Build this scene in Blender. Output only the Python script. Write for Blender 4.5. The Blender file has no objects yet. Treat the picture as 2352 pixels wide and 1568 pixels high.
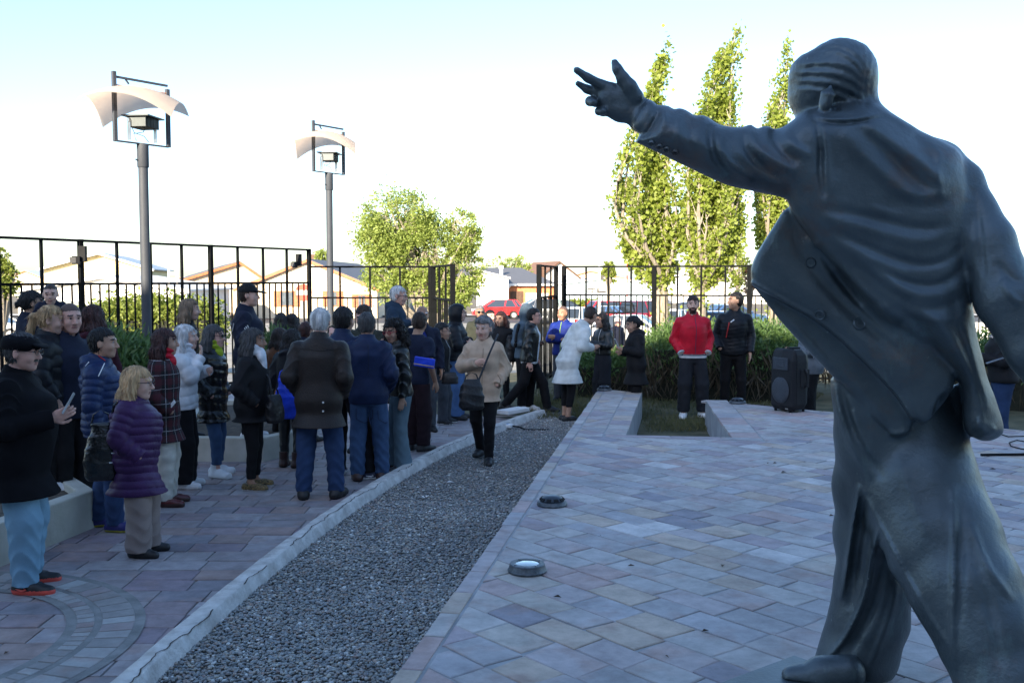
import bpy, math, random
import numpy as np
from mathutils import Vector, Matrix

random.seed(7)
rng = np.random.default_rng(11)
SC = bpy.context.scene
COL = SC.collection
R = math.radians

# ------------------------------------------------------------------ camera
EYE = np.array([0.0, 0.0, 2.03])
FOC = 2300.0
PITCH = math.atan(144.0 / FOC)
cam_d = bpy.data.cameras.new('camera')
cam_d.sensor_width = 36.0
cam_d.lens = FOC / 2352.0 * 36.0
cam_d.clip_start = 0.05
cam_d.clip_end = 3000.0
cam = bpy.data.objects.new('camera', cam_d)
COL.objects.link(cam)
cam.location = EYE
cam.rotation_euler = (math.pi / 2 - PITCH, 0, 0)
SC.camera = cam

# ------------------------------------------------------------------ sky, sun, exposure
SUN_EL = R(19.5)
SUN_AZ = R(22.0)          # the light travels away from the camera and a little to the right
world = bpy.data.worlds.new('World')
SC.world = world
world.use_nodes = True
wn = world.node_tree
bg = wn.nodes['Background']
sky = wn.nodes.new('ShaderNodeTexSky')
sky.sky_type = 'NISHITA'
sky.sun_disc = False
sky.sun_elevation = SUN_EL
sky.sun_rotation = math.pi + SUN_AZ
sky.altitude = 10
sky.air_density = 1.0
sky.dust_density = 1.0
sky.ozone_density = 3.0
wn.links.new(sky.outputs[0], bg.inputs[0])
bg.inputs[1].default_value = 0.13
sun_d = bpy.data.lights.new('sun', 'SUN')
sun_d.energy = 5.0
sun_d.angle = R(0.6)
sun_d.color = (1.0, 0.86, 0.66)
sun = bpy.data.objects.new('sun', sun_d)
COL.objects.link(sun)
sdir = Vector((math.sin(SUN_AZ) * math.cos(SUN_EL), math.cos(SUN_AZ) * math.cos(SUN_EL), -math.sin(SUN_EL)))
sun.rotation_euler = sdir.to_track_quat('-Z', 'Y').to_euler()
vs = SC.view_settings
vs.view_transform = 'Standard'
vs.look = 'None'
vs.gamma = 1.0
vs.use_curve_mapping = False
vs.exposure = 1.64

# ------------------------------------------------------------------ picture points to places
def pdir(u, v):
    c, s = math.cos(PITCH), math.sin(PITCH)
    a, b = (u - 1176.0) / FOC, (784.0 - v) / FOC
    return np.array([a, c + b * s, -s + b * c])

def gp(u, v, z=0.0):
    d = pdir(u, v)
    t = (z - EYE[2]) / d[2]
    return EYE + d * t

def pd(u, v, y):
    d = pdir(u, v)
    return EYE + d * (y / d[1])

# ------------------------------------------------------------------ object helpers
def tag(o, label=None, cat=None, group=None, kind=None):
    if label: o['label'] = label
    if cat: o['category'] = cat
    if group: o['group'] = group
    if kind: o['kind'] = kind
    return o

def empty(name, loc=(0, 0, 0), rz=0.0, parent=None):
    o = bpy.data.objects.new(name, None)
    COL.objects.link(o)
    o.location = loc
    o.rotation_euler = (0, 0, rz)
    o.empty_display_size = 0.1
    if parent: o.parent = parent
    return o

def link(name, me, mats=None, parent=None, smooth=False):
    o = bpy.data.objects.new(name, me)
    COL.objects.link(o)
    if mats is not None:
        for m in (mats if isinstance(mats, (list, tuple)) else [mats]):
            me.materials.append(m)
    if parent: o.parent = parent
    if smooth:
        me.shade_smooth()
    return o

def mesh_np(name, V, F, mi=None):
    """V (n,3); F (m,k) all faces with k corners"""
    me = bpy.data.meshes.new(name)
    V = np.ascontiguousarray(V, np.float32); F = np.ascontiguousarray(F, np.int32)
    me.vertices.add(len(V)); me.vertices.foreach_set('co', V.ravel())
    k = F.shape[1]
    me.loops.add(F.size); me.loops.foreach_set('vertex_index', F.ravel())
    me.polygons.add(len(F))
    me.polygons.foreach_set('loop_start', np.arange(0, F.size, k, dtype=np.int32))
    if mi is not None:
        me.polygons.foreach_set('material_index', np.ascontiguousarray(mi, np.int32))
    me.update(calc_edges=True)
    me.validate()
    return me

class MB:
    """collects simple shapes and links them as ONE mesh object"""
    def __init__(s): s.v = []; s.f = []; s.m = []; s.cur = 0
    def add(s, vs_, fs_):
        n = len(s.v)
        s.v += [tuple(map(float, p)) for p in vs_]
        s.f += [tuple(n + i for i in f) for f in fs_]
        s.m += [s.cur] * len(fs_)
    def box(s, c, size, rz=0.0, rot=None):
        hx, hy, hz = size[0] / 2, size[1] / 2, size[2] / 2
        P = [(-hx,-hy,-hz),(hx,-hy,-hz),(hx,hy,-hz),(-hx,hy,-hz),(-hx,-hy,hz),(hx,-hy,hz),(hx,hy,hz),(-hx,hy,hz)]
        M = rot if rot is not None else Matrix.Rotation(rz, 3, 'Z')
        P = [M @ Vector(p) + Vector(c) for p in P]
        s.add(P, [(0,3,2,1),(4,5,6,7),(0,1,5,4),(1,2,6,5),(2,3,7,6),(3,0,4,7)])
    def bar(s, a, b, w, h=None, up=(0, 0, 1)):
        """rectangular bar from a to b"""
        h = h or w
        a = Vector(a); b = Vector(b); d = (b - a).normalized(); upv = Vector(up)
        if abs(d.dot(upv)) > 0.98: upv = Vector((0, 1, 0)) if abs(d.y) < .9 else Vector((1, 0, 0))
        x = d.cross(upv).normalized(); y = x.cross(d)
        P = []
        for q in (a, b):
            for i, j in ((-1,-1),(1,-1),(1,1),(-1,1)):
                P.append(q + x * (i * w / 2) + y * (j * h / 2))
        s.add(P, [(0,3,2,1),(4,5,6,7),(0,1,5,4),(1,2,6,5),(2,3,7,6),(3,0,4,7)][::1])
    def tube(s, pts, rad, n=10, cap=True):
        pts = [Vector(p) for p in pts]
        if not isinstance(rad, (list, tuple)): rad = [rad] * len(pts)
        rings = []; ref = None
        for i, p in enumerate(pts):
            d = (pts[min(i+1, len(pts)-1)] - pts[max(i-1, 0)]).normalized()
            if ref is None:
                ref = Vector((0,0,1)) if abs(d.z) < .9 else Vector((1,0,0))
            x = d.cross(ref).normalized(); y = x.cross(d).normalized(); ref = y.cross(x).normalized() if False else ref
            rings.append([p + (x * math.cos(2*math.pi*k/n) + y * math.sin(2*math.pi*k/n)) * rad[i] for k in range(n)])
        V = [q for r in rings for q in r]; F = []
        for i in range(len(rings)-1):
            for k in range(n):
                a = i*n+k; b = i*n+(k+1) % n
                F.append((a, a+n, b+n, b))
        if cap:
            F.append(tuple(range(n))); F.append(tuple((len(rings)-1)*n + k for k in range(n-1, -1, -1)))
        s.add(V, F)
    def lathe(s, prof, c=(0, 0, 0), n=20, a0=0.0, a1=2*math.pi):
        c = Vector(c); V = []; F = []
        for r, z in prof:
            for k in range(n):
                a = 2*math.pi*k/n
                V.append(c + Vector((r*math.cos(a), r*math.sin(a), z)))
        for i in range(len(prof)-1):
            for k in range(n):
                a = i*n+k; b = i*n+(k+1) % n
                F.append((a, b, b+n, a+n))
        F.append(tuple(reversed(range(n)))); F.append(tuple((len(prof)-1)*n + k for k in range(n)))
        s.add(V, F)
    def prism(s, poly, h0, h1, fr=None):
        """poly (x,y) extruded from h0 to h1 along the third axis of frame fr (o,x,y,z)"""
        n = len(poly)
        if fr is None: fr = (Vector((0,0,0)), Vector((1,0,0)), Vector((0,1,0)), Vector((0,0,1)))
        o, x, y, z = fr
        V = [o + x*p[0] + y*p[1] + z*h0 for p in poly] + [o + x*p[0] + y*p[1] + z*h1 for p in poly]
        F = [tuple(reversed(range(n))), tuple(range(n, 2*n))] + [(i, (i+1) % n, n+(i+1) % n, n+i) for i in range(n)]
        s.add(V, F)
    def build(s, name, mats, parent=None, smooth=False, bevel=0.0):
        me = bpy.data.meshes.new(name)
        me.from_pydata(s.v, [], s.f)
        me.polygons.foreach_set('material_index', s.m)
        me.update()
        o = link(name, me, mats, parent)
        if smooth:
            me.shade_smooth()
            try: me.set_sharp_from_angle(angle=R(38))
            except Exception: pass
        if bevel:
            b = o.modifiers.new('bevel', 'BEVEL'); b.width = bevel; b.segments = 2; b.limit_method = 'ANGLE'
        return o

# ------------------------------------------------------------------ materials
MATS = {}
def mat(name, col, rough=0.8, metal=0.0, var=0.18, scale=6.0, bump=0.0, bscale=60.0, col2=None, stretch=None,
        spec=0.5, coat=0.0, trans=0.0, inst=0.0, sheen=0.0):
    if name in MATS: return MATS[name]
    m = bpy.data.materials.new(name); MATS[name] = m
    m.use_nodes = True
    nt = m.node_tree; N = nt.nodes; L = nt.links
    b = N['Principled BSDF']
    b.inputs['Roughness'].default_value = rough
    b.inputs['Metallic'].default_value = metal
    b.inputs['Specular IOR Level'].default_value = spec
    b.inputs['Coat Weight'].default_value = coat
    b.inputs['Sheen Weight'].default_value = sheen
    tc = N.new('ShaderNodeTexCoord'); mp = N.new('ShaderNodeMapping')
    L.new(tc.outputs['Object'], mp.inputs['Vector'])
    if stretch: mp.inputs['Scale'].default_value = stretch
    nz = N.new('ShaderNodeTexNoise'); nz.inputs['Scale'].default_value = scale; nz.inputs['Detail'].default_value = 5
    L.new(mp.outputs[0], nz.inputs['Vector'])
    rp = N.new('ShaderNodeValToRGB')
    c2 = col2 if col2 else tuple(min(1, c * (1 + var)) for c in col)
    c1 = tuple(c * (1 - var) for c in col)
    rp.color_ramp.elements[0].position = 0.32; rp.color_ramp.elements[1].position = 0.68
    rp.color_ramp.elements[0].color = (*c1, 1); rp.color_ramp.elements[1].color = (*c2, 1)
    L.new(nz.outputs['Fac'], rp.inputs['Fac'])
    out = rp.outputs['Color']
    if inst:
        oi = N.new('ShaderNodeObjectInfo'); ge = N.new('ShaderNodeNewGeometry')
        ad = N.new('ShaderNodeMath'); ad.operation = 'ADD'
        fr = N.new('ShaderNodeMath'); fr.operation = 'FRACT'
        L.new(oi.outputs['Random'], ad.inputs[0]); L.new(ge.outputs['Random Per Island'], ad.inputs[1]); L.new(ad.outputs[0], fr.inputs[0])
        mr = N.new('ShaderNodeMapRange'); mr.inputs['To Min'].default_value = 1 - inst; mr.inputs['To Max'].default_value = 1 + inst
        L.new(fr.outputs[0], mr.inputs['Value'])
        hs = N.new('ShaderNodeHueSaturation'); L.new(out, hs.inputs['Color']); L.new(mr.outputs[0], hs.inputs['Value'])
        out = hs.outputs['Color']
    L.new(out, b.inputs['Base Color'])
    if bump:
        n2 = N.new('ShaderNodeTexNoise'); n2.inputs['Scale'].default_value = bscale; n2.inputs['Detail'].default_value = 4
        L.new(mp.outputs[0], n2.inputs['Vector'])
        bp = N.new('ShaderNodeBump'); bp.inputs['Strength'].default_value = bump; bp.inputs['Distance'].default_value = 0.02
        L.new(n2.outputs['Fac'], bp.inputs['Height']); L.new(bp.outputs[0], b.inputs['Normal'])
    if trans:
        tr = N.new('ShaderNodeBsdfTranslucent'); mx = N.new('ShaderNodeMixShader'); mx.inputs[0].default_value = trans
        L.new(out, tr.inputs['Color'])
        L.new(b.outputs[0], mx.inputs[1]); L.new(tr.outputs[0], mx.inputs[2]); L.new(mx.outputs[0], N['Material Output'].inputs[0])
    return m

def cloth(name, col, **k):
    k.setdefault('spec', .22); k.setdefault('rough', .85); k.setdefault('var', .18); k.setdefault('scale', 9); k.setdefault('bump', .25); k.setdefault('bscale', 240)
    return mat(name, col, **k)

# ------------------------------------------------------------------ implicit surfaces (sculpting engine)
def _rot(z=0.0, y=0.0, x=0.0):
    return np.array((Matrix.Rotation(z, 3, 'Z') @ Matrix.Rotation(y, 3, 'Y') @ Matrix.Rotation(x, 3, 'X')))

class Field:
    def __init__(s, xs, ys, zs):
        s.x, s.y, s.z = [np.asarray(a, np.float32) for a in (xs, ys, zs)]
        s.D = np.full((len(s.x), len(s.y), len(s.z)), 0.3, np.float32)
    def _blk(s, lo, hi):
        r = []
        for a, l, h in zip((s.x, s.y, s.z), lo, hi):
            i = max(0, int(np.searchsorted(a, l)) - 1); j = min(len(a), int(np.searchsorted(a, h)) + 1)
            if j <= i: return None
            r.append((i, j))
        return r
    def grid(s, r):
        (a, b), (c, d), (e, f) = r
        return s.x[a:b, None, None], s.y[None, c:d, None], s.z[None, None, e:f]
    def add(s, fn, lo, hi, k=0.02, op='u', pad=None):
        pad = k + 0.02 if pad is None else pad
        r = s._blk([q - pad for q in lo], [q + pad for q in hi])
        if r is None: return
        (a, b), (c, d), (e, f) = r
        v = fn(*s.grid(r)).astype(np.float32)
        cur = s.D[a:b, c:d, e:f]
        if op == 'u':
            h = np.clip(.5 + .5 * (cur - v) / k, 0, 1)
            s.D[a:b, c:d, e:f] = cur + (v - cur) * h - k * h * (1 - h)
        elif op == 's':       # smooth subtraction
            h = np.clip(.5 - .5 * (cur + v) / k, 0, 1)
            s.D[a:b, c:d, e:f] = cur + (-v - cur) * h + k * h * (1 - h)
        elif op == 'd':       # displacement
            s.D[a:b, c:d, e:f] = cur + v
    def cone(s, p0, p1, r0, r1, k=0.02, op='u', cut=None, cut0=None, disp=None, flat=None):
        p0 = np.asarray(p0, float); p1 = np.asarray(p1, float); d = p1 - p0; L2 = max(1e-9, float(d @ d)); Ln = math.sqrt(L2)
        rm = max(r0, r1)
        def fn(X, Y, Z):
            x = X - p0[0]; y = Y - p0[1]; z = Z - p0[2]
            tr = (x * d[0] + y * d[1] + z * d[2]) / L2
            t = np.clip(tr, 0, 1)
            x = x - t * d[0]; y = y - t * d[1]; z = z - t * d[2]
            if flat is not None:       # (axis, factor): squash across an axis
                ax, fc = flat; q = x * ax[0] + y * ax[1] + z * ax[2]; e = q * (1 / fc - 1)
                x = x + e * ax[0]; y = y + e * ax[1]; z = z + e * ax[2]
            v = np.sqrt(x * x + y * y + z * z) - (r0 + (r1 - r0) * t)
            if disp is not None: v = v - disp(t * Ln, X, Y, Z)
            if cut is not None: v = np.maximum(v, (tr - 1) * Ln - cut)
            if cut0 is not None: v = np.maximum(v, -tr * Ln - cut0)
            return v
        s.add(fn, np.minimum(p0, p1) - rm, np.maximum(p0, p1) + rm, k, op)
    def chain(s, pts, rad, k=0.02, **kw):
        for i in range(len(pts) - 1):
            s.cone(pts[i], pts[i+1], rad[i], rad[i+1], k, **kw)
    def ell(s, c, r, k=0.02, op='u', rot=None, disp=None):
        c = np.asarray(c, float); r = np.asarray(r, float); M = None if rot is None else np.asarray(rot).T
        def fn(X, Y, Z):
            x = X - c[0]; y = Y - c[1]; z = Z - c[2]
            if M is not None:
                x, y, z = (M[0,0]*x + M[0,1]*y + M[0,2]*z, M[1,0]*x + M[1,1]*y + M[1,2]*z, M[2,0]*x + M[2,1]*y + M[2,2]*z)
            k0 = np.sqrt((x/r[0])**2 + (y/r[1])**2 + (z/r[2])**2)
            k1 = np.sqrt((x/r[0]**2)**2 + (y/r[1]**2)**2 + (z/r[2]**2)**2) + 1e-6
            v = k0 * (k0 - 1) / k1
            if disp is not None: v = v - disp(x, y, z)
            return v
        m = float(r.max())
        rr = r if rot is None else np.array([m, m, m])
        s.add(fn, c - rr, c + rr, k, op)
    def rbox(s, c, h, rad=0.01, k=0.01, op='u', rot=None):
        c = np.asarray(c, float); h = np.asarray(h, float); M = None if rot is None else np.asarray(rot).T
        def fn(X, Y, Z):
            x = X - c[0]; y = Y - c[1]; z = Z - c[2]
            if M is not None:
                x, y, z = (M[0,0]*x + M[0,1]*y + M[0,2]*z, M[1,0]*x + M[1,1]*y + M[1,2]*z, M[2,0]*x + M[2,1]*y + M[2,2]*z)
            qx, qy, qz = np.abs(x) - h[0] + rad, np.abs(y) - h[1] + rad, np.abs(z) - h[2] + rad
            return np.sqrt(np.maximum(qx,0)**2 + np.maximum(qy,0)**2 + np.maximum(qz,0)**2) + np.minimum(np.maximum(np.maximum(qx,qy),qz),0) - rad
        m = float(np.linalg.norm(h)) if rot is not None else 0
        hh = h if rot is None else np.array([m, m, m])
        s.add(fn, c - hh, c + hh, k, op)
    def loft(s, rows, k=0.02, op='u', disp=None, n=2.0, cap=(True, True)):
        """rows: (z, cx, cy, ax, ay) ascending z"""
        A = np.array(rows, float); A = A[np.argsort(A[:, 0])]
        z0, z1 = A[0, 0], A[-1, 0]
        zz = np.linspace(z0, z1, 61); B = np.stack([zz] + [np.interp(zz, A[:, 0], A[:, i]) for i in (1, 2, 3, 4)], 1)
        ker = np.hanning(9)[1:-1]; ker /= ker.sum()
        for i in (1, 2, 3, 4):
            e = np.concatenate([2*B[0, i]-B[3:0:-1, i], B[:, i], 2*B[-1, i]-B[-2:-5:-1, i]]); B[:, i] = np.maximum(np.convolve(e, ker, 'valid'), 1e-3 if i > 2 else -9)
        A = B
        def fn(X, Y, Z):
            zc = np.clip(Z, z0, z1)
            cx, cy, ax, ay = [np.interp(zc.ravel(), A[:, 0], A[:, i]).reshape(zc.shape) for i in (1, 2, 3, 4)]
            x = (X - cx); y = (Y - cy)
            if n == 2.0:
                k0 = np.sqrt((x/ax)**2 + (y/ay)**2)
            else:
                k0 = (np.abs(x/ax)**n + np.abs(y/ay)**n) ** (1.0/n)
            k1 = np.sqrt((x/ax**2)**2 + (y/ay**2)**2) + 1e-6
            v = k0 * (k0 - 1) / k1 if n == 2.0 else (k0 - 1) * np.minimum(ax, ay)
            if disp is not None: v = v - disp(X, Y, Z)
            if cap[0]: v = np.maximum(v, z0 - Z)
            if cap[1]: v = np.maximum(v, Z - z1)
            return v
        lo = [float((A[:,1]-A[:,3]).min()), float((A[:,2]-A[:,4]).min()), z0]
        hi = [float((A[:,1]+A[:,3]).max()), float((A[:,2]+A[:,4]).max()), z1]
        s.add(fn, lo, hi, k, op)
    def mesh(s):
        D = s.D; nx, ny, nz = D.shape
        D = np.where(np.abs(D) < 1e-6, np.float32(1e-6), D)
        I = D < 0
        c = np.zeros((nx-1, ny-1, nz-1), np.int8)
        for a in (0, 1):
            for b in (0, 1):
                for e in (0, 1):
                    c += I[a:nx-1+a, b:ny-1+b, e:nz-1+e]
        act = (c > 0) & (c < 8)
        idx = np.argwhere(act)
        if len(idx) == 0: return np.zeros((0, 3)), np.zeros((0, 4), int)
        cid = np.full(c.shape, -1, np.int32); cid[act] = np.arange(len(idx), dtype=np.int32)
        i, j, k = idx.T
        acc = np.zeros((len(idx), 3), np.float64); cnt = np.zeros(len(idx))
        cor = {(a, b, e): D[i+a, j+b, k+e] for a in (0,1) for b in (0,1) for e in (0,1)}
        for ax in range(3):
            for u in (0, 1):
                for w in (0, 1):
                    o0 = [0, 0, 0]; o1 = [0, 0, 0]
                    others = [q for q in range(3) if q != ax]
                    o0[others[0]] = u; o0[others[1]] = w; o1[others[0]] = u; o1[others[1]] = w; o1[ax] = 1
                    d0 = cor[tuple(o0)]; d1 = cor[tuple(o1)]
                    m = (d0 < 0) != (d1 < 0)
                    t = np.where(m, d0 / np.where(m, d0 - d1, 1), 0)
                    p = np.empty((len(idx), 3)); p[:] = o0; p[:, ax] = t
                    acc[m] += p[m]; cnt[m] += 1
        f = acc / cnt[:, None]
        V = np.empty((len(idx), 3), np.float32)
        for ax, (arr, ii) in enumerate(((s.x, i), (s.y, j), (s.z, k))):
            V[:, ax] = arr[ii] + (arr[ii+1] - arr[ii]) * f[:, ax]
        F = []
        # x edges
        a = I[:-1, 1:-1, 1:-1] != I[1:, 1:-1, 1:-1]
        q = np.argwhere(a); 
        if len(q):
            x, y, z = q[:, 0], q[:, 1] + 1, q[:, 2] + 1
            f4 = np.stack([cid[x, y-1, z-1], cid[x, y, z-1], cid[x, y, z], cid[x, y-1, z]], 1)
            flip = ~I[x, y, z]; f4[flip] = f4[flip][:, ::-1]; F.append(f4)
        a = I[1:-1, :-1, 1:-1] != I[1:-1, 1:, 1:-1]
        q = np.argwhere(a)
        if len(q):
            x, y, z = q[:, 0] + 1, q[:, 1], q[:, 2] + 1
            f4 = np.stack([cid[x-1, y, z-1], cid[x-1, y, z], cid[x, y, z], cid[x, y, z-1]], 1)
            flip = ~I[x, y, z]; f4[flip] = f4[flip][:, ::-1]; F.append(f4)
        a = I[1:-1, 1:-1, :-1] != I[1:-1, 1:-1, 1:]
        q = np.argwhere(a)
        if len(q):
            x, y, z = q[:, 0] + 1, q[:, 1] + 1, q[:, 2]
            f4 = np.stack([cid[x-1, y-1, z], cid[x, y-1, z], cid[x, y, z], cid[x-1, y, z]], 1)
            flip = ~I[x, y, z]; f4[flip] = f4[flip][:, ::-1]; F.append(f4)
        return V, np.concatenate(F)
    def build(s, name, mats, parent=None, mi_fn=None, xf=None):
        V, F = s.mesh()
        mi = None
        if mi_fn is not None:
            mi = mi_fn(V[F].mean(1))
        if xf is not None: V = xf(V)
        me = mesh_np(name, V, F, mi)
        return link(name, me, mats, parent, smooth=True)

def axis(a, b, h): return np.arange(a, b + h, h)

def wob(X, Y, Z, f=9.0, seed=0.0):
    """smooth wandering noise, about -1..1"""
    s = seed
    return (np.sin(X*f*1.1 + 1.7*np.sin(Y*f*.7 + s) + s) * np.cos(Y*f*.9 + 1.3*np.sin(Z*f*.8 + 2*s))
            + .6*np.sin(Z*f*1.7 + 1.9*np.sin(X*f*1.2 + 3*s) + 1.1*Y*f)) / 1.5

def folds(X, Y, Z, amp=.006, f=22.0, seed=0.0):
    """creases: ridged noise"""
    a = np.sin(Z*f*.9 + 2.2*np.sin(Y*f*.32 + seed) + 1.7*np.sin(X*f*.28 + 2.1*seed) + seed*5)
    b = np.sin((X + Y)*f*.55 + 2.0*np.sin(Z*f*.3 + 1.3*seed) + seed*3)
    m = .5 + .5*wob(X, Y, Z, 5.0, seed)
    return amp * ((1 - np.abs(a))**1.5 * 2 - .8) * m + amp*.8 * ((1-np.abs(b))**2 - .4) * (1 - m)
# ================================================================== ground and terrain
M_ASPH = mat('asphalt', (.055, .055, .06), .9, var=.2, scale=3, bump=.2)
M_DIRT = mat('dry_earth', (.16, .135, .10), .95, var=.3, scale=1.2, bump=.4, bscale=20)
M_CONC = mat('pale_concrete', (.42, .41, .39), .85, var=.12, scale=2, bump=.2, bscale=30)
M_PLINTH = mat('plaster_cream', (.46, .45, .38), .9, var=.16, scale=4, bump=.3, bscale=25, col2=(.52, .51, .45))
M_MORTAR = mat('mortar', (.22, .22, .21), .9, var=.25, scale=7, bump=.4, bscale=50)
M_MORTAR2 = mat('mortar_light', (.33, .335, .34), .9, var=.2, scale=5, bump=.4, bscale=40)

def street_z(y):
    return np.interp(y, [-60, 21.5, 30, 45, 90, 400, 1500], [-.05, -.05, -.75, -1.05, -1.15, -1.3, -1.3])

ys_ = np.concatenate([np.arange(-60, 20, 8), np.arange(20, 60, 2.5), np.arange(60, 120, 10), [150, 250, 500, 1000, 1500]])
xs_ = np.concatenate([[-1500, -600, -250, -100], np.arange(-60, 61, 6), [100, 250, 600, 1500]])
gx, gy = np.meshgrid(xs_, ys_, indexing='ij')
V = np.stack([gx, gy, street_z(gy)], -1).reshape(-1, 3)
ny = len(ys_); F = []
for i in range(len(xs_)-1):
    for j in range(ny-1):
        F.append((i*ny+j, (i+1)*ny+j, (i+1)*ny+j+1, i*ny+j+1))
o = link('ground', mesh_np('ground', V, np.array(F)), M_DIRT); tag(o, kind='structure')

def sheet(name, x0, x1, y0, y1, dz, m, step=2.0):
    ys = np.append(np.arange(y0, y1, step), y1)
    V = []; F = []
    for y in ys:
        V += [(x0, y, float(street_z(y)) + dz), (x1, y, float(street_z(y)) + dz)]
    for i in range(len(ys)-1): F.append((2*i, 2*i+1, 2*i+3, 2*i+2))
    o = link(name, mesh_np(name, V, np.array(F)), m); tag(o, kind='structure'); return o
sheet('street', -160, 160, 71, 83, .006, M_ASPH)
sheet('pavement', -160, 160, 83.2, 87, .12, M_CONC)
sheet('far_kerb', -160, 160, 83, 83.2, .12, M_CONC, .2)
M_PARK = mat('car_park_gravel', (.30, .285, .25), .95, var=.18, scale=1.5, bump=.3, bscale=30)
sheet('car_park', -60, 60, 26, 70.6, .008, M_PARK)
M_LAWN = mat('rough_lawn', (.075, .085, .04), .95, var=.4, scale=2.5, bump=.6, bscale=40, col2=(.14, .125, .07))

# ================================================================== building behind the camera, whose shade lies over the square
bb = empty('museum_building', (0, -6.0, -.05))
tag(bb, 'long low building behind the camera that shades the square', 'building')
mb = MB(); mb.box((-4, -6.0, 4.65), (90, 12, 9.4)); mb.build('wall', mat('render_wall', (.34, .33, .31), .9, var=.1, scale=1, bump=.2), bb)
mb = MB(); mb.box((-4, -6.0, 9.5), (90.6, 12.6, .3)); mb.build('roof', mat('roof_grey', (.2, .2, .21), .7), bb)
M_GLASS = mat('dark_glass', (.03, .035, .045), .08, var=.1, spec=.7)
for x in (-30, -22, -14, 14, 22, 30):
    mb = MB(); mb.box((x, .02, 3), (2.4, .1, 2.6)); mb.build('window', M_GLASS, bb)
mb = MB(); mb.box((0, .02, 1.4), (3.0, .1, 2.8)); mb.build('door', mat('door_dark', (.05, .04, .035), .5), bb)

# ================================================================== stone paving
def clip(poly, hp):
    """clip convex polygon by half planes (a,b,c): keep a*x+b*y<=c"""
    for a, b, c in hp:
        out = []
        n = len(poly)
        for i in range(n):
            p, q = poly[i], poly[(i+1) % n]
            dp, dq = a*p[0] + b*p[1] - c, a*q[0] + b*q[1] - c
            if dp <= 0: out.append(p)
            if (dp < 0 < dq) or (dq < 0 < dp):
                t = dp / (dp - dq); out.append((p[0] + (q[0]-p[0])*t, p[1] + (q[1]-p[1])*t))
        poly = out
        if len(poly) < 3: return None
    return poly

def hps(poly):
    """half planes of a convex ccw polygon"""
    r = []
    for i in range(len(poly)):
        p, q = poly[i], poly[(i+1) % len(poly)]
        a, b = q[1]-p[1], -(q[0]-p[0]); l = math.hypot(a, b); a /= l; b /= l
        r.append((a, b, a*p[0] + b*p[1]))
    return r

def area(p): return .5*sum(p[i][0]*p[(i+1) % len(p)][1] - p[(i+1) % len(p)][0]*p[i][1] for i in range(len(p)))

def inset(poly, d):
    if area(poly) < 0: poly = poly[::-1]
    return clip(poly, [(a, b, c - d) for a, b, c in hps(poly)])

def dedupe(poly, e=.004):
    out = []
    for p in poly:
        if not out or math.hypot(p[0]-out[-1][0], p[1]-out[-1][1]) > e: out.append(p)
    if len(out) > 1 and math.hypot(out[0][0]-out[-1][0], out[0][1]-out[-1][1]) < e: out.pop()
    return out

def stone_geo(poly, z0, z1, ch=.006, tilt=(0, 0)):
    """chamfered slab"""
    cx = sum(p[0] for p in poly)/len(poly); cy = sum(p[1] for p in poly)/len(poly)
    n = len(poly); tp = []
    for p in poly:
        d = math.hypot(p[0]-cx, p[1]-cy) + 1e-6; s = 1 - ch*1.3/d
        tp.append((cx + (p[0]-cx)*s, cy + (p[1]-cy)*s))
    def zz(p, z): return z + tilt[0]*(p[0]-cx) + tilt[1]*(p[1]-cy)
    V = [(p[0], p[1], z0) for p in poly] + [(p[0], p[1], zz(p, z1-ch*.6)) for p in poly] + [(p[0], p[1], zz(p, z1)) for p in tp]
    F = []
    for i in range(n):
        j = (i+1) % n
        F += [(i, j, n+j, n+i), (n+i, n+j, 2*n+j, 2*n+i)]
    F.append(tuple(range(2*n, 3*n)))
    return V, F

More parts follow.
